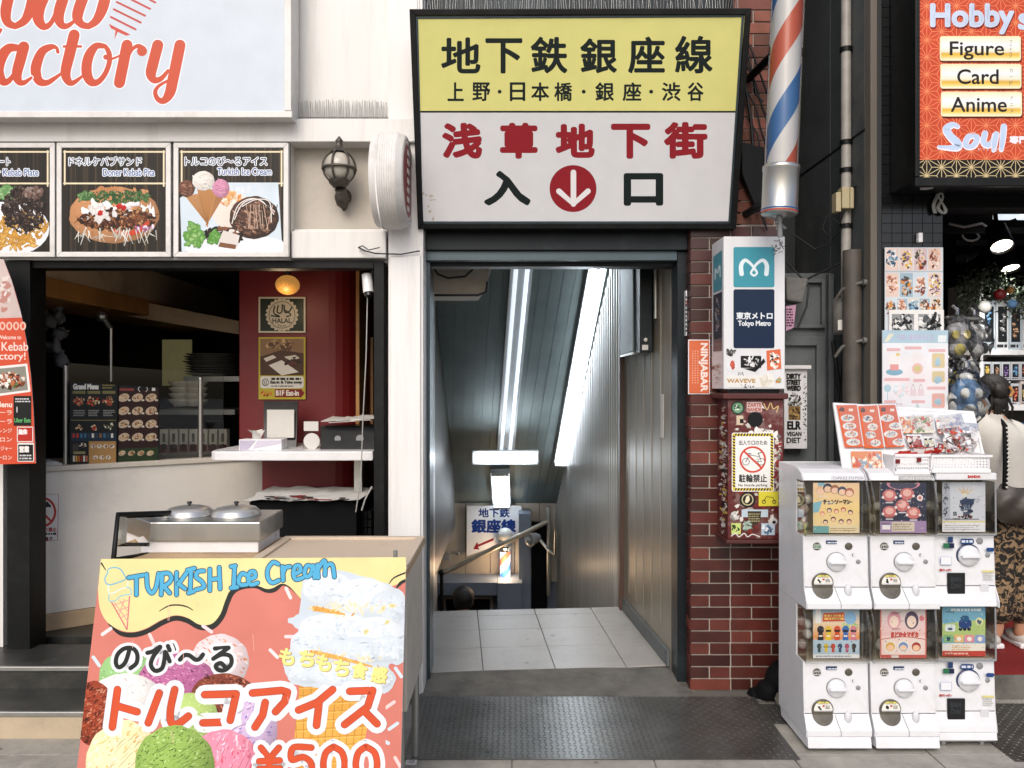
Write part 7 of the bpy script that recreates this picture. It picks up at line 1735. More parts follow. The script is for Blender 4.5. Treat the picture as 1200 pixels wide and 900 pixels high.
for i, (q, p, lb) in enumerate((
 ([(1052, 489), (1070, 488), (1074, 507), (1056, 508)], 0, 'orange and cream sticker pack beside the last tall orange pack'),
 ([(1066, 488), (1092, 487), (1095, 507), (1070, 508)], 1, 'pale patterned pack under the rack top edge'),
 ([(1096, 489), (1124, 488), (1128, 500), (1098, 503)], 2, 'lilac and orange pack at the top of the rack'),
 ([(1098, 500), (1120, 498), (1122, 507), (1100, 509)], 3, 'red topped pack in the upper middle of the rack'),
 ([(1121, 497), (1143, 499), (1145, 508), (1123, 507)], 5, 'red and white pack at the right rim of the rack'),
 ([(1061, 511), (1078, 511), (1082, 524), (1066, 525)], 3, 'dark red charm pack in the middle of the rack'),
 ([(1083, 514), (1094, 513), (1096, 527), (1084, 528)], 4, 'black backed figure pack in the middle of the rack'),
 ([(997, 529), (1033, 529), (1034, 552), (1000, 553)], 0, 'clear bag of peach coloured prints at the lower rim of the rack'))):
    pack(lb, q, ['d9854f', 'd8d0c2', 'cfc8c8', '9a2f28', '1f1f1d', 'd9d9dc'][p], mixed(PALS[p]), off=.006+.0025*(i % 3))
b = MB()
pr0 = Print(ra, rn)
for i in range(90):
    x = random.uniform(1098, 1142); y = random.uniform(508, 531); c = pr0.pt(x, y)+rn*random.uniform(.01, .03); a_ = Vector((random.uniform(-1, 1), random.uniform(-.5, .5), random.uniform(-.6, .6))).normalized()*.018; d_ = Vector((random.uniform(-.6, .6), random.uniform(-.5, .5), random.uniform(-1, 1))).normalized()*.012
    b.add([c-a_-d_, c+a_-d_, c+a_+d_, c-a_+d_], [(0, 1, 2, 3)], c=random.choice(['d9d9dc', 'c9cdd4', 'e4e4e6', 'b8bcc6', 'c8402f', '7a5a50', 'd0b0a0']))
tag(b.build('charm_heap', 'print_gloss', attr=True), 'heap of small white and red wrapped charms on the rack', 'charms')
b = MB()
for i in range(40):
    x = random.uniform(1050, 1120); y = 533-(x-1050)*.07+random.uniform(-3, 2); c = pr0.pt(x, y)+rn*random.uniform(.008, .02); a_ = Vector((1, 0, random.uniform(-.2, .4))).normalized()*.018; d_ = Vector((0, -.2, 1)).normalized()*.007
    b.add([c-a_-d_, c+a_-d_, c+a_+d_, c-a_+d_], [(0, 1, 2, 3)], c=random.choice(['a8281f', 'b8342a', '8a1f1a', 'd9d0cc']))
tag(b.build('red_packets', 'print_gloss', attr=True), 'line of small red packets behind the white basket', 'packets')
# basket
bk = thing('plastic_basket', 'white perforated plastic basket on top of the right-hand capsule machine', 'basket', P(1125, 556, 3.4))
def perf(b, x0, x1, z0, z1, y, nx, nz, th=.003):
    dx = (x1-x0)/nx; dz = (z1-z0)/nz
    for j in range(nz+1):
        zz = z0+j*dz; b.box(x0, x1, y, y+th, zz-dz*.25, zz+dz*.25)
    for i in range(nx+1):
        xx = x0+i*dx
        for j in range(nz): b.box(xx-dx*.25, xx+dx*.25, y+.0002, y+th-.0002, z0+j*dz+dz*.25, z0+(j+1)*dz-dz*.25)
yk = 3.385; bx0, bx1, bz0, bz1 = X(1092, yk), X(1161, yk), Z(554, yk), Z(533, yk)
b = MB(); perf(b, bx0+.01, bx1-.01, bz0+.018, bz1-.012, yk, 17, 4); b.box(bx0, bx1, yk-.003, yk+.005, bz0, bz0+.015); b.box(bx0-.004, bx1+.004, yk-.008, yk+.006, bz1-.010, bz1); b.build('front', 'white_plastic', bk)
b = MB(); b.box(bx0, bx0+.004, yk+.006, yk+.17, bz0, bz1); b.box(bx1-.004, bx1, yk+.006, yk+.17, bz0, bz1); b.box(bx0+.005, bx1-.005, yk+.166, yk+.17, bz0, bz1); b.box(bx0+.005, bx1-.005, yk+.006, yk+.165, bz0, bz0+.004); b.build('tub', 'white_plastic', bk)
yk2 = 3.40; b = MB(); x0_, x1_ = X(1048, yk2), X(1090, yk2); perf(b, x0_+.01, x1_-.006, Z(551, yk2), Z(537, yk2), yk2, 14, 3); b.box(x0_, x1_, yk2-.003, yk2+.005, Z(556, yk2), Z(552, yk2)); b.box(x0_, x1_, yk2+.006, yk2+.15, Z(556, yk2), Z(555, yk2)); b.box(x0_, x0_+.004, yk2+.006, yk2+.14, Z(555, yk2)+.001, Z(534, yk2)); b.box(x0_, x1_, yk2-.006, yk2+.006, Z(535, yk2), Z(532, yk2))
bk2 = thing('plastic_basket', 'white perforated basket with a red tag on the middle capsule machine', 'basket', P(1070, 556, 3.4)); b.build('tub', 'white_plastic', bk2)
b = MB()
for px in (1052, 1077): b.box(X(px-2.5, yk2-.01), X(px+2.5, yk2-.01), yk2-.012, yk2-.0075, Z(543 if px < 1060 else 541, yk2), Z(538 if px < 1060 else 536, yk2))
b.build('tag', 'red_wall', bk2)

# ---- posters on the tiled pillar
YQ = 3.935
def cards(pr):
    pr.rect(1036, 289, 1105, 390, 'c9d2d8')
    for row, y, h_, n in ((0, 291, 26, 4), (1, 320, 28, 4), (2, 350, 20, 5)):
        for i in range(n):
            wq = 66/n; x = 1038+i*wq; bgc = random.choice(['c3d0da', 'd8c2b8', '9ab0c0', 'd9cfc0', 'cdb6ba']); pr.rect(x, y, x+wq-1.4, y+h_, bgc)
            pr.scatter(x+wq/2-.7, y+h_/2, wq*.38, h_*.42, random.choice([['5a7f9a', '8fb0c4', 'd9e0e4', '2f4a60'], ['b07a60', 'd9b09a', '7a3a34', 'e4d6c8'], ['4a4a44', 'c98a4a', 'd9c9b4', '7a2f2a'], ['c9a83a', '7a5a7a', 'e4e0d4', '3a3a4a']]), 46, .8, 2.8, .5)
    pr.rect(1036, 317.5, 1105, 319, 'aab4ba')
poster('card_sheet', 'tall sheet of pastel trading card pictures on the black tiled pillar', 1037, 290, 1105, 390, YQ, 'white_plastic', cards)
def bw(pr):
    pr.rect(1042, 363, 1106, 392, 'e0e0de')
    for x in (1045, 1076): pr.rect(x, 368, x+26, 392, '8f9294'); pr.scatter(x+13, 380, 11, 10, ['2a2c2e', 'd9d9d8', '55585a', '111213', 'b9bbbc'], 60, 1.5, 5, .5)
poster('photo_sheet', 'white sheet with two black and white prints between pastel sheets', 1042, 363, 1106, 392, YQ-.012, 'white_plastic', bw)
def pastel(pr):
    pr.rect(1034, 387, 1111, 486, 'dfe0e6'); pr.vgrad(1036, 402, 1109, 486, [(0, 'dfe4ea'), (.5, 'e4dfe2'), (1, 'dde2ea')]); pr.rect(1034, 387, 1111, 402, 'a9c3d2'); pr.poly([(1036, 400), (1042, 391), (1048, 391), (1040, 401)], 'd9d6c2'); pr.rect(1099, 393, 1109, 401, 'dbe2e6')
    pr.clip, k = None, pr.clip; pr.text('ハローきらきらくじ', 1051, 392, 1094, 398, 'b9aecb', bold=.3); pr.clip = k
    for x, y, l in ((1039, 408, 16), (1060, 406, 20), (1088, 409, 20), (1036, 443, 14), (1048, 443, 18), (1070, 444, 14), (1036, 469, 14), (1068, 469, 16), (1086, 453, 22)): pr.rect(x, y, x+l, y+3.6, 'd9b0b4', 1.2)
    pr.ell(1048, 436, 10, 4, '7fa9be'); pr.ell(1048, 422, 8, 8, 'e6e4e4'); pr.rect(1043, 427, 1053, 434, 'd99a9a'); pr.ell(1074, 420, 7, 7, 'e2dee0'); pr.ell(1075, 432, 6.5, 6.5, 'dcb8b4'); pr.ell(1075, 432, 4, 4, 'c9c08a'); pr.ell(1052, 415.5, 2.4, 1.8, 'dcc27a')
    for y in (414, 435, 461): pr.rect(1092, y, 1107, y+(17 if y != 435 else 13), 'cfc09a' if y != 461 else 'd6a9a0', 2); pr.blob(1099, y+10, 5, 4, '9fbccb')
    pr.ell(1040, 455, 4.4, 4.4, 'a9c6d2'); pr.stroke([(1040, 459), (1040, 468)], 1, 'a9c6d2', curve=False); pr.scatter(1056, 457, 9, 7, ['e4d6da', 'cfdbe2', 'e8e2e4'], 24, 1.5, 4)
    for x in (1070, 1079): pr.poly([(x-3.4, 456), (x+3.4, 456), (x+4, 464), (x-4, 464)], 'd9c9cf'); pr.stroke([(x-2, 456), (x, 450), (x+2, 456)], .6, 'b9a9b4')
    pr.ell(1075, 477, 2, 4, 'b9cbd2'); pr.lines(1036, 472, 1062, 485, 4, 'cbb6bc')
poster('lottery_poster', 'pale blue and pink lottery poster below the black and white sheet', 1034, 387, 1111, 486, YQ-.03, 'white_plastic', pastel)
b = MB(); b.cyl((X(1078, 3.93), 3.93, Z(281, 3.93)), (X(1078, 3.93), 3.945, Z(281, 3.93)), .012); b.box(X(1075.5, 3.93), X(1080.5, 3.93), 3.92, 3.946, Z(284, 3.93), Z(273, 3.93)); tag(b.build('white_hook', 'white_plastic', bevel=.003), 'small white hook on the black tiles above the card sheet', 'hook')
b = MB()
for i in range(5):
    o = random.uniform(-2, 2); pts = spline([(1097+o, 250), (1095+o, 240), (1102+o, 226), (1105, 232+o), (1100+o, 243), (1106+o, 250), (1109+o, 246), (1103, 236), (1099+o, 228)], 5); b.tube([P(x, y, 3.92+i*.004) for x, y in pts], .005, 6)
tag(b.build('cable_coil', 'cable_white'), 'coiled white cable hanging under the hobby shop sign', 'cable')

# ---- plush toys in clear bags
def plush(label, c, r, body, belly, n):
    t = thing('bagged_plush', label, 'plush toy', c-Vector((0, 0, r*1.3)), 'plush toys hanging in clear bags')
    b = MB(); b.ell(c, (r, r*.8, r), 18, 12); b.ell(c-Vector((0, 0, r*1.25)), (r*.8, r*.65, r*.75), 16, 10); b.build('body', body, t)
    b = MB(); b.ell(c+Vector((-r*.45, -r*.68, -r*.05)), (r*.34, r*.16, r*.38), 12, 8); b.ell(c+Vector((r*.45, -r*.68, -r*.05)), (r*.34, r*.16, r*.38), 12, 8); b.ell(c-Vector((0, r*.5, r*1.3)), (r*.5, r*.25, r*.5), 12, 8); b.build('pale_patch', belly, t)
    for o_, s_ in (((-r*.95, 0, -r*1.1), (.3, .25, .5)), ((r*.95, 0, -r*1.1), (.3, .25, .5)), ((0, 0, r*1.1), (.5, .3, .3))): b = MB(); b.ell(c+Vector(o_), tuple(q*r for q in s_), 10, 8); b.build('limb', n, t)
    b = MB(); vs = []; fs = []; m_, k_ = 14, 18
    for i in range(m_+1):
        th = math.pi*i/m_
        for k in range(k_):
            ph = 6.2832*k/k_; q = random.uniform(.8, 1.2); vs.append(c+Vector((math.sin(th)*math.cos(ph)*r*1.35*q, math.sin(th)*math.sin(ph)*r*1.2*q, math.cos(th)*r*2.1*random.uniform(.95, 1.06)-r*.4)))
    for i in range(m_):
        for k in range(k_): fs.append((i*k_+k, (i+1)*k_+k, (i+1)*k_+(k+1) % k_, i*k_+(k+1) % k_))
    b.add(vs, fs); b.tube([c+Vector((0, 0, r*1.6)), c+Vector((.005, 0, r*2.1)), c+Vector((-.01, .02, r*2.4))], .012, 6); b.build('clear_bag', 'toy_bag', t)
plush('grey and yellow plush in a clear bag, nearest the posters in the upper pair', P(1121, 392, 4.0), .062, 'plush_grey', 'plush_yellow', 'dark_cloth')
plush('grey plush with dark limbs in a clear bag, further inside in the upper pair', P(1141, 393, 4.12), .062, 'plush_grey', 'plush_white', 'dark_cloth')
plush('small grey bagged plush hanging just above the blue plush toys', P(1130, 428, 4.06), .05, 'plush_grey', 'plush_white', 'plush_yellow')
plush('bagged blue plush partly tucked behind the pale poster', P(1113, 465, 4.0), .066, 'plush_blue', 'plush_white', 'plush_yellow')
plush('plump blue and white plush in a clear bag beside the woman', P(1132, 460, 3.92), .072, 'plush_blue', 'plush_white', 'plush_white')
b = MB(); b.tube([P(1108, 372, 4.0), P(1150, 374, 4.1)], .008, 8); b.tube([P(1108, 486, 3.98), P(1146, 489, 4.0)], .006, 8); tag(b.build('hanging_rail', 'aluminium'), 'thin metal rails holding the bagged plush toys', 'rail')

# ---- shop interior
def spot(label, px, py, Y, d, r, face_m='spot_face'):
    t = thing('spotlight', label, 'spotlight', P(px, py, Y), 'black track spotlights in the hobby shop'); c = P(px, py, Y); d = Vector(d).normalized()
    b = MB(); b.lathe([(r*.5, -.16), (r*.85, -.14), (r, 0), (r, .01), (r*.9, .01), (r*.88, -.01)], c, d, 22); b.build('can', 'black_metal', t)
    b = MB(); b.lathe([(0, -.006), (r*.86, -.006)], c, d, 22); b.build('lens', face_m, t)
    b = MB(); b.tube([c-d*.1, c-d*.1+Vector((0, .02, .12))], .012, 8); b.build('arm', 'black_metal', t)
spot('big lit spotlight under the hobby shop sign', 1174, 288, 4.3, (-.1, -.55, -.8), .062); spot('lit white spotlight just above the garland', 1184, 314, 4.9, (0, -.4, -.9), .06); spot('small unlit black spotlight pointing sideways', 1127, 303, 4.9, (-.85, -.45, -.35), .035, 'steel'); spot('small lit spotlight at the rear by the tiled pillar', 1111, 268, 5.2, (0, -.9, -.4), .03)
sl2 = bpy.data.lights.new('shop_spot', 'SPOT'); sp = bpy.data.objects.new('shop_spot', sl2); col.objects.link(sp); sl2.energy = 22; sl2.spot_size = R(110); sl2.spot_blend = .7; sl2.color = (1, .97, .92); sl2.shadow_soft_size = .06; sp.location = P(1174, 293, 4.24); sp.rotation_euler = (R(28), 0, 0)
sl3 = sl2.copy(); sp3 = bpy.data.objects.new('shop_spot', sl3); col.objects.link(sp3); sl3.energy = 25; sp3.location = P(1184, 320, 4.86); sp3.rotation_euler = (R(18), 0, 0)
b = MB(); b.box(X(1090, 4.6), 5.0, 4.6, 4.63, 2.50, 2.53); b.box(X(1120, 5.0), 5.0, 5.0, 5.03, 2.50, 2.53); tag(b.build('track_rail', 'black_metal'), 'black ceiling track carrying the spotlights', 'rail')
b = MB()
for px in (1186, 1214): b.box(X(px-11, 4.5), X(px+11, 4.5), 4.5, 4.6, Z(254, 4.5), Z(237, 4.5))
tag(b.build('ceiling_lamp', 'tube_dim', bevel=.01), 'pale box lamp at the ceiling under the hobby shop sign', 'ceiling light')
b = MB(); b.tube([P(1112, 262, 4.6), P(1130, 266, 4.55), P(1150, 262, 4.6), P(1160, 268, 4.6)], .008); b.tube([P(1140, 268, 4.7)]+[P(1138+10*math.cos(k/4), 276+6*math.sin(k/4), 4.7) for k in range(1, 14)], .006); tag(b.build('ceiling_cables', 'cable_white'), 'loose white cables under the hobby shop ceiling', 'cables')
b = MB()
for i in range(1100):
    t_ = random.random(); px = 1122+t_*95; py = 355-25*abs(t_-.2)-18*math.sin(t_*5)+random.gauss(0, 9)+random.uniform(-14, 10); c = P(px, py, 4.9+random.uniform(-.15, .15)); a_ = Vector((random.uniform(-1, 1), random.uniform(-1, 1), random.uniform(-1, 1))).normalized()*.03; d_ = a_.cross(Vector((random.random(), .3, random.random()))).normalized()*.006
    b.add([c-d_, c+a_, c+d_], [(0, 1, 2)])
tag(b.build('garland', 'leaf_green'), 'dark green tinsel garland hanging above the figure shelves', 'garland')
for px, py, r, m, lb in ((1154, 360, .037, 'globe_white', 'white bauble hanging from the garland'), (1172, 345, .035, 'red_wall', 'dark red bauble hanging from the garland'), (1186, 356, .028, 'plush_blue', 'pale blue bauble hanging from the garland'), (1184, 340, .022, 'wood_strip', 'copper bauble hanging from the garland')):
    t = thing('bauble', lb, 'bauble', P(px, py, 4.75), 'baubles on the garland'); b = MB(); b.ell(P(px, py, 4.75), r, 16, 12); b.build('ball', m, t); b = MB(); b.cyl(P(px, py, 4.75)+Vector((0, 0, r-.002)), P(px, py, 4.75)+Vector((0, 0, r+.012)), .007); b.build('cap', 'aluminium', t)
su = thing('shelf_unit', 'white shelving full of boxed figures deep in the hobby shop', 'shelves', P(1190, 700, 5.2)); Yv = 5.2
for py in (412, 477, 545, 640): b = MB(); b.box(X(1150, Yv), 4.4, Yv, Yv+.35, Z(py+4, Yv), Z(py-2, Yv)); b.build('shelf', 'white_plastic', su, .002)
b = MB(); b.box(X(1146, Yv), X(1150, Yv), Yv-.02, Yv+.36, .132, Z(330, Yv)); b.build('upright', 'white_plastic', su)
b = MB(); b.box(X(1150, Yv), 4.4, Yv+.36, Yv+.38, .132, Z(340, Yv)); b.build('back', 'dark_interior', su)
def fig(label, px0, py0, px1, py1, boxc, figc, win='1d2024'):
    t = thing('figure_box', label, 'toy box', P((px0+px1)/2, py1, Yv), 'boxed figures on the shop shelves')
    b = MB(); b.pbox(px0, py0, px1, py1, Yv+.02, .14, c=boxc); b.build('carton', 'print_gloss', t, .002, attr=True)
    pr = Print((0, Yv+.0195, 1)); w_ = px1-px0; h_ = py1-py0; pr.clip = [(px0, py0), (px1, py0), (px1, py1), (px0, py1)]; pr.tone = .2
    pr.rect(px0+w_*.14, py0+h_*.12, px1-w_*.14, py1-h_*.16, win); pr.scatter((px0+px1)/2, (py0+py1)/2, w_*.2, h_*.28, figc, 26, .8, w_*.16, .5); pr.lines(px0+1, py1-h_*.14, px1-1, py1-1, 1, '3a3a3a', .5); pr.build('front_print', 'print_gloss', t)
FC = [('blue', ['3a6a9a', '86b0d0', '1f3050']), ('red', ['a83a2c', 'd98a6a', '5a1c18']), ('black and white', ['d9d9d9', '2a2a2c', '8a8a8c']), ('yellow', ['c9a83a', 'e0d090', '5a4a20']), ('brown', ['7a5a40', 'c9a080', '3a2a20']), ('purple', ['7a5a9a', 'b9a0cc', '3a2a50'])]
ROW = [(350, 410, 15.5, ['c3d0da', 'd9dce0', 'b9c6d0', 'd0d4d8'], 'tall pale'), (446, 475, 11, ['c9ccd2', 'd5c9c4', 'c4ccd4'], 'small windowed'), (492, 541, 13, ['2f6a9a', 'a8a83a', '4a8aa8', '3a5a90'], 'bright'), (560, 636, 15, ['4a86a0', '7aa0b4', '5a94b0'], 'large blue')]
used = set()
for r_, (y0, y1, w_, cols_, adj) in enumerate(ROW):
    px = 1152; i = 0
    while px < 1208:
        fc = FC[(i*2+r_) % 6]; lb = '%s box with a %s figure, %s on its shelf' % (adj, fc[0], ['first', 'second', 'third', 'fourth', 'fifth', 'sixth'][i])
        hh = y0+random.uniform(0, 4); fig(lb, px, hh, px+w_-1, y1, cols_[i % len(cols_)], fc[1]); px += w_; i += 1
for i in range(5): px = 1152+i*11; fig('stacked small box with a %s figure above the windowed row, %s along' % (FC[(i+3) % 6][0], ['first', 'second', 'third', 'fourth', 'fifth'][i]), px, 424, px+10, 445.5, 'c9ccd2', FC[(i+3) % 6][1])

# ---- people
def skin_mesh(name, pts, edges, m, parent, sub=2, root=0):
    """pts: list of (x,y,z,r) or (x,y,z,rx,ry)"""
    me = bpy.data.meshes.new(name); og = origin(parent); me.from_pydata([Vector(p[:3])-og for p in pts], edges, []); me.update()
    o = bpy.data.objects.new(name, me); col.objects.link(o); o.modifiers.new('s', 'SKIN'); s2 = o.modifiers.new('u', 'SUBSURF'); s2.levels = sub; s2.render_levels = sub
    sv_ = me.skin_vertices[0].data
    for i, p in enumerate(pts): sv_[i].radius = (p[3], p[4] if len(p) > 4 else p[3]); sv_[i].use_root = i == root
    bpy.context.view_layer.update(); dg = bpy.context.evaluated_depsgraph_get(); m2 = bpy.data.meshes.new_from_object(o.evaluated_get(dg)); m2.name = name
    bpy.data.objects.remove(o)
    for p in m2.polygons: p.use_smooth = True
    m2.materials.clear(); return link(name, m2, m, parent)
def hand(pts, edges, wrist, d, side):
    """palm plus five bent fingers growing from the wrist vertex; d = direction, side = thumb side"""
    w0 = Vector(pts[wrist][:3]); d = Vector(d).normalized(); side = Vector(side).normalized(); nrm = d.cross(side)
    def add(p, r, a): pts.append((*p, r)); edges.append((a, len(pts)-1)); return len(pts)-1
    pal = add(w0+d*.05, .022, wrist)
    for k, l in enumerate((.062, .07, .066, .052)):
        o = side*(.024-.016*k); a = add(w0+d*.085+o, .0095, pal); a = add(w0+d*(.085+l*.5)+o+nrm*.006, .0085, a); add(w0+d*(.085+l*.9)+o+nrm*.022, .007, a)
    a = add(w0+d*.03+side*.03, .011, pal); a = add(w0+d*.06+side*.045+nrm*.008, .009, a); add(w0+d*.08+side*.045+nrm*.018, .0075, a)
wm = thing('person', 'woman seen from behind in a white T-shirt and patterned trousers carrying a big bag', 'person', (2.72, 4.32, .132))
def wp(px, py, y=4.32): v = P(px, py, y); return (v.x, v.y, v.z)
zf = .132
hipx = wp(1181, 590); 
pts = [(2.74, 4.33, .93, .13, .10), (2.735, 4.33, 1.08, .10, .07), (2.72, 4.32, 1.25, .13, .08), (2.70, 4.32, 1.36, .10, .07), (2.69, 4.33, 1.43, .045), (2.695, 4.345, 1.49, .05), (2.70, 4.36, 1.545, .074, .082), (2.70, 4.36, 1.60, .07, .078)]
edges = [(0, 1), (1, 2), (2, 3), (3, 4), (4, 5), (5, 6), (6, 7)]
def add(p, a): pts.append(p); edges.append((a, len(pts)-1)); return len(pts)-1
a = add((2.845, 4.30, 1.335, .05), 3); a = add((2.885, 4.27, 1.20, .042), a); a = add((2.915, 4.22, 1.07, .034), a); wr = add((2.93, 4.12, .92, .024), a); hand(pts, edges, wr, (0, -.45, -.85), (-1, 0, 0))
a = add((2.57, 4.33, 1.335, .05), 3); a = add((2.545, 4.36, 1.20, .042), a); a = add((2.55, 4.42, 1.07, .034), a); wl_ = add((2.60, 4.50, 1.00, .024), a); hand(pts, edges, wl_, (.4, .8, -.1), (0, 0, 1))
for sx, fx in ((2.80, 2.80), (2.67, 2.665)):
    a = add((sx, 4.33, .86, .075), 0); a = add((sx, 4.31, .52, .052), a); a = add((fx, 4.33, .22, .036), a); add((fx, 4.35, .17, .03), a)
def lean(p):
    z = p[2]; return (p[0]-.075*max(0, min(1, (z-.93)/.3))*(1 if z < 1.42 else .7),)+tuple(p[1:])
pts = [lean(p) for p in pts]
skin_mesh('body', pts, edges, 'skin', wm)
for dx in (-.076, .076):
    b = MB(); b.ell((2.648+dx, 4.36, 1.545), (.012, .022, .03), 10, 8); b.build('ear', 'skin', wm)
b = MB(); b.ell((2.648, 4.343, 1.575), (.085, .09, .082), 24, 18, .035); b.ell((2.643, 4.27, 1.56), (.045, .04, .045), 16, 12, .1)
for i in range(60): a = random.uniform(-1.3, 1.3); q = random.uniform(0, .8); r_ = .089; b.tube([(2.648+r_*math.sin(a)*math.cos(q), 4.343-r_*math.cos(a)*math.cos(q), 1.575+r_*.93*math.sin(q)), (2.648+r_*.8*math.sin(a), 4.34-r_*1.02*math.cos(a), 1.54), (2.645+.03*math.sin(a), 4.262, 1.535)], [.003, .0045, .003], 5)
if True: b.ell((2.648, 4.30, 1.535), (.05, .04, .05), 10, 8, .1); b.ell((2.6482, 4.29, 1.50), (.055, .04, .05), 14, 10, .06)
for i in range(14): a = random.uniform(-1, 1); b.tube([(2.648+a*.05, 4.28, 1.53), (2.648+a*.07, 4.262+random.uniform(-.01, .01), 1.47), (2.648+a*.075, 4.28, 1.43+random.uniform(-.02, .02))], [.008, .007, .003], 5)
b.build('hair', 'hair', wm); b = MB(); b.tube([(2.69, 4.255, 1.585), (2.705, 4.25, 1.56), (2.69, 4.248, 1.53)], .009, 8); b.build('hair_clip', 'wood_strip', wm)
b = MB(); rg = [(2.738, 4.33, .90, .168, .125), (2.738, 4.33, .96, .160, .122), (2.735, 4.33, 1.08, .140, .105), (2.728, 4.325, 1.18, .155, .118), (2.72, 4.322, 1.27, .172, .124), (2.71, 4.322, 1.33, .174, .116), (2.70, 4.326, 1.378, .142, .10), (2.69, 4.332, 1.415, .09, .076), (2.69, 4.335, 1.435, .064, .062)]
rg = [lean(q) for q in rg]; N = 28; vs = []; fs = []
for i, (x, y, z, rx, ry) in enumerate(rg):
    for k in range(N):
        an = 6.2832*k/N; fo = 1+.018*math.sin(an*5+i*1.7)*(1 if i < 4 else .3); vs.append((x+rx*fo*math.cos(an), y+ry*fo*math.sin(an), z+.006*math.sin(an*3+i)))
for i in range(len(rg)-1):
    for k in range(N): fs.append((i*N+k, i*N+(k+1) % N, (i+1)*N+(k+1) % N, (i+1)*N+k))
b.add(vs, fs, True)
for s_ in (((2.79, 4.318, 1.345), (2.845, 4.30, 1.325), (2.878, 4.28, 1.25), (2.895, 4.262, 1.19)), ((2.62, 4.326, 1.345), (2.57, 4.33, 1.325), (2.553, 4.345, 1.25), (2.545, 4.36, 1.19))):
    b.tube([lean(q) for q in s_], [.066, .07, .066, .064], 16)
b.build('t_shirt', 'shirt', wm, sub=1)
# wide patterned trousers
m = mat('floral_cloth', '1d1a17', .8, var=.2); nt_ = m.node_tree; bs = nt_.nodes['Principled BSDF']; vo = nt_.nodes.new('ShaderNodeTexNoise'); vo.inputs['Scale'].default_value = 26; vo.inputs['Detail'].default_value = 4; vo.inputs['Distortion'].default_value = 1.6; tcn = nt_.nodes.new('ShaderNodeTexCoord'); nt_.links.new(tcn.outputs['Object'], vo.inputs[0]); rp = nt_.nodes.new('ShaderNodeValToRGB'); rp.color_ramp.interpolation = 'EASE'; rp.color_ramp.elements[0].position = .49; rp.color_ramp.elements[1].position = .56; rp.color_ramp.elements[0].color = (*lin('15130f'), 1); rp.color_ramp.elements[1].color = (*lin('8c7458'), 1); nt_.links.new(vo.outputs[0], rp.inputs[0]); nt_.links.new(rp.outputs[0], bs.inputs['Base Color'])
tp = [(2.738, 4.33, .95, .138, .115), (2.738, 4.33, .84, .15, .125), (2.80, 4.33, .70, .105, .11), (2.81, 4.33, .45, .10, .11), (2.81, 4.335, .24, .10, .12), (2.67, 4.33, .70, .105, .11), (2.665, 4.33, .45, .10, .11), (2.66, 4.335, .24, .10, .12)]
skin_mesh('trousers', tp, [(0, 1), (1, 2), (2, 3), (3, 4), (1, 5), (5, 6), (6, 7)], 'floral_cloth', wm)
for fx in (2.81, 2.64):
    b = MB(); b.ell((fx, 4.37, .175), (.045, .10, .04), 14, 8); sh_ = b.build('shoe', 'shirt', wm); b = MB(); b.prism([(fx-.042, 4.28, .133), (fx+.042, 4.28, .133), (fx+.038, 4.46, .133), (fx-.038, 4.46, .133)], (0, 0, .028)); b.build('sole', 'white_plastic', sh_, .008)
bg_ = thing('shoulder_bag', 'slouchy grey leather shoulder bag with black and white strap on the woman', 'bag', (2.74, 4.17, .95))
b = MB(); NX, NZ = 14, 9; vs = []; fs = []
for sd in (0, 1):
    for i in range(NX+1):
        for k in range(NZ+1):
            u, v = i/NX, k/NZ; wd_ = .13+.05*math.sin(math.pi*min(1, (1-v)*1.1)); x = 2.745+(u-.5)*2*wd_; z = 1.07-.21*v+.03*math.sin(math.pi*u)*(-1 if v < .3 else -.6)
            bl = .055*(math.sin(math.pi*u)**.6)*(math.sin(math.pi*min(1, v*.9+.1))**.7); y = 4.165+(bl if sd else -bl)+.010*math.sin(u*17+v*6)*math.sin(v*3.1)+random.uniform(-.003, .003)
            vs.append((x, y, z))
n_ = (NX+1)*(NZ+1)
for sd in (0, 1):
    for i in range(NX):
        for k in range(NZ):
            q = [sd*n_+i*(NZ+1)+k, sd*n_+(i+1)*(NZ+1)+k, sd*n_+(i+1)*(NZ+1)+k+1, sd*n_+i*(NZ+1)+k+1]; fs.append(tuple(q if not sd else q[::-1]))
b.add(vs, fs, True); b.build('pouch', 'bag_leather', bg_, sub=1)
b = MB(); b.tube([(2.63, 4.15, 1.04), (2.645, 4.17, 1.15), (2.665, 4.20, 1.28), (2.685, 4.235, 1.37), (2.69, 4.30, 1.415), (2.67, 4.40, 1.36)], .013, 8); b.build('strap', 'black_flat', bg_)
b = MB()
for i in range(15): t_ = i/14; b.ell((2.632+.053*t_, 4.137+.085*t_**1.6, 1.05+.31*t_), (.008, .006, .006), 8, 6)
b.build('strap_stitching', 'shirt', bg_); b = MB(); b.tube([(2.80, 4.16, 1.05), (2.84, 4.14, 1.13), (2.89, 4.2, 1.14)], .012, 8); b.build('handle', 'bag_leather', bg_); bg_.location.x += .0; bg_.location.y -= .02; wm.location.x += .045
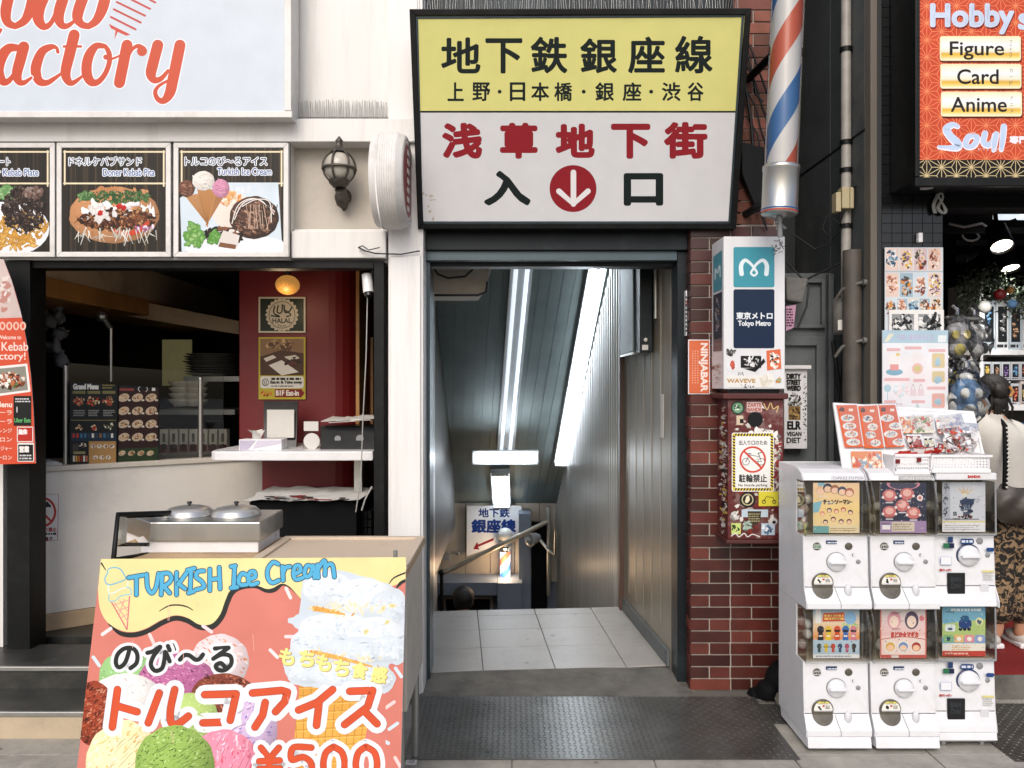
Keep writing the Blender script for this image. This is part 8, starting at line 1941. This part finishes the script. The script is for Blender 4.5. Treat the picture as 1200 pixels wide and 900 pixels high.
# man at the stair foot
mn = thing('person', 'dark haired man at the stair foot, only his head showing above the landing', 'person', (X(543, 7.75), 7.75, -2.1)); ox = X(543, 7.75); hz = Z(703, 7.75)
pts = [(ox, 7.75, hz-.78, .15, .11), (ox, 7.75, hz-.5, .14, .10), (ox, 7.75, hz-.3, .13, .09), (ox+.0, 7.75, hz-.2, .055), (ox, 7.75, hz-.12, .06), (ox, 7.75, hz-.03, .085, .095), (ox, 7.75, hz+.05, .08, .09)]; edges = [(i, i+1) for i in range(6)]
for s_ in (-1, 1):
    a = add((ox+s_*.19, 7.75, hz-.31, .06), 2); a = add((ox+s_*.22, 7.78, hz-.6, .045), a); a2 = add((ox+s_*.21, 7.68, hz-.84, .028), a); hand(pts, edges, a2, (0, -.2, -1), (-s_*.2, -1, 0))
    a = add((ox+s_*.09, 7.75, hz-.86, .085), 0); a = add((ox+s_*.1, 7.73, hz-1.15, .06), a); add((ox+s_*.1, 7.76, hz-1.44, .042), a)
skin_mesh('body', pts, edges, 'skin', mn)
b = MB(); b.ell((ox, 7.76, hz+.03), (.108, .118, .105), 20, 14, .03); b.ell((ox, 7.77, hz-.03), (.104, .108, .09), 18, 12, .03); b.build('hair', 'hair', mn)
skin_mesh('jacket', [(ox, 7.75, hz-.82, .17, .13), (ox, 7.75, hz-.5, .16, .12), (ox, 7.75, hz-.3, .15, .10), (ox, 7.75, hz-.22, .08, .075), (ox-.2, 7.75, hz-.32, .075), (ox-.225, 7.78, hz-.6, .062), (ox+.2, 7.75, hz-.32, .075), (ox+.225, 7.78, hz-.6, .062)], [(0, 1), (1, 2), (2, 3), (2, 4), (4, 5), (2, 6), (6, 7)], 'dark_cloth', mn)
skin_mesh('trousers', [(ox, 7.75, hz-.8, .15, .12), (ox-.09, 7.75, hz-.92, .1), (ox-.1, 7.73, hz-1.2, .075), (ox-.1, 7.76, hz-1.46, .065), (ox+.09, 7.75, hz-.92, .1), (ox+.1, 7.73, hz-1.2, .075), (ox+.1, 7.76, hz-1.46, .065)], [(0, 1), (1, 2), (2, 3), (0, 4), (4, 5), (5, 6)], 'dark_cloth', mn)
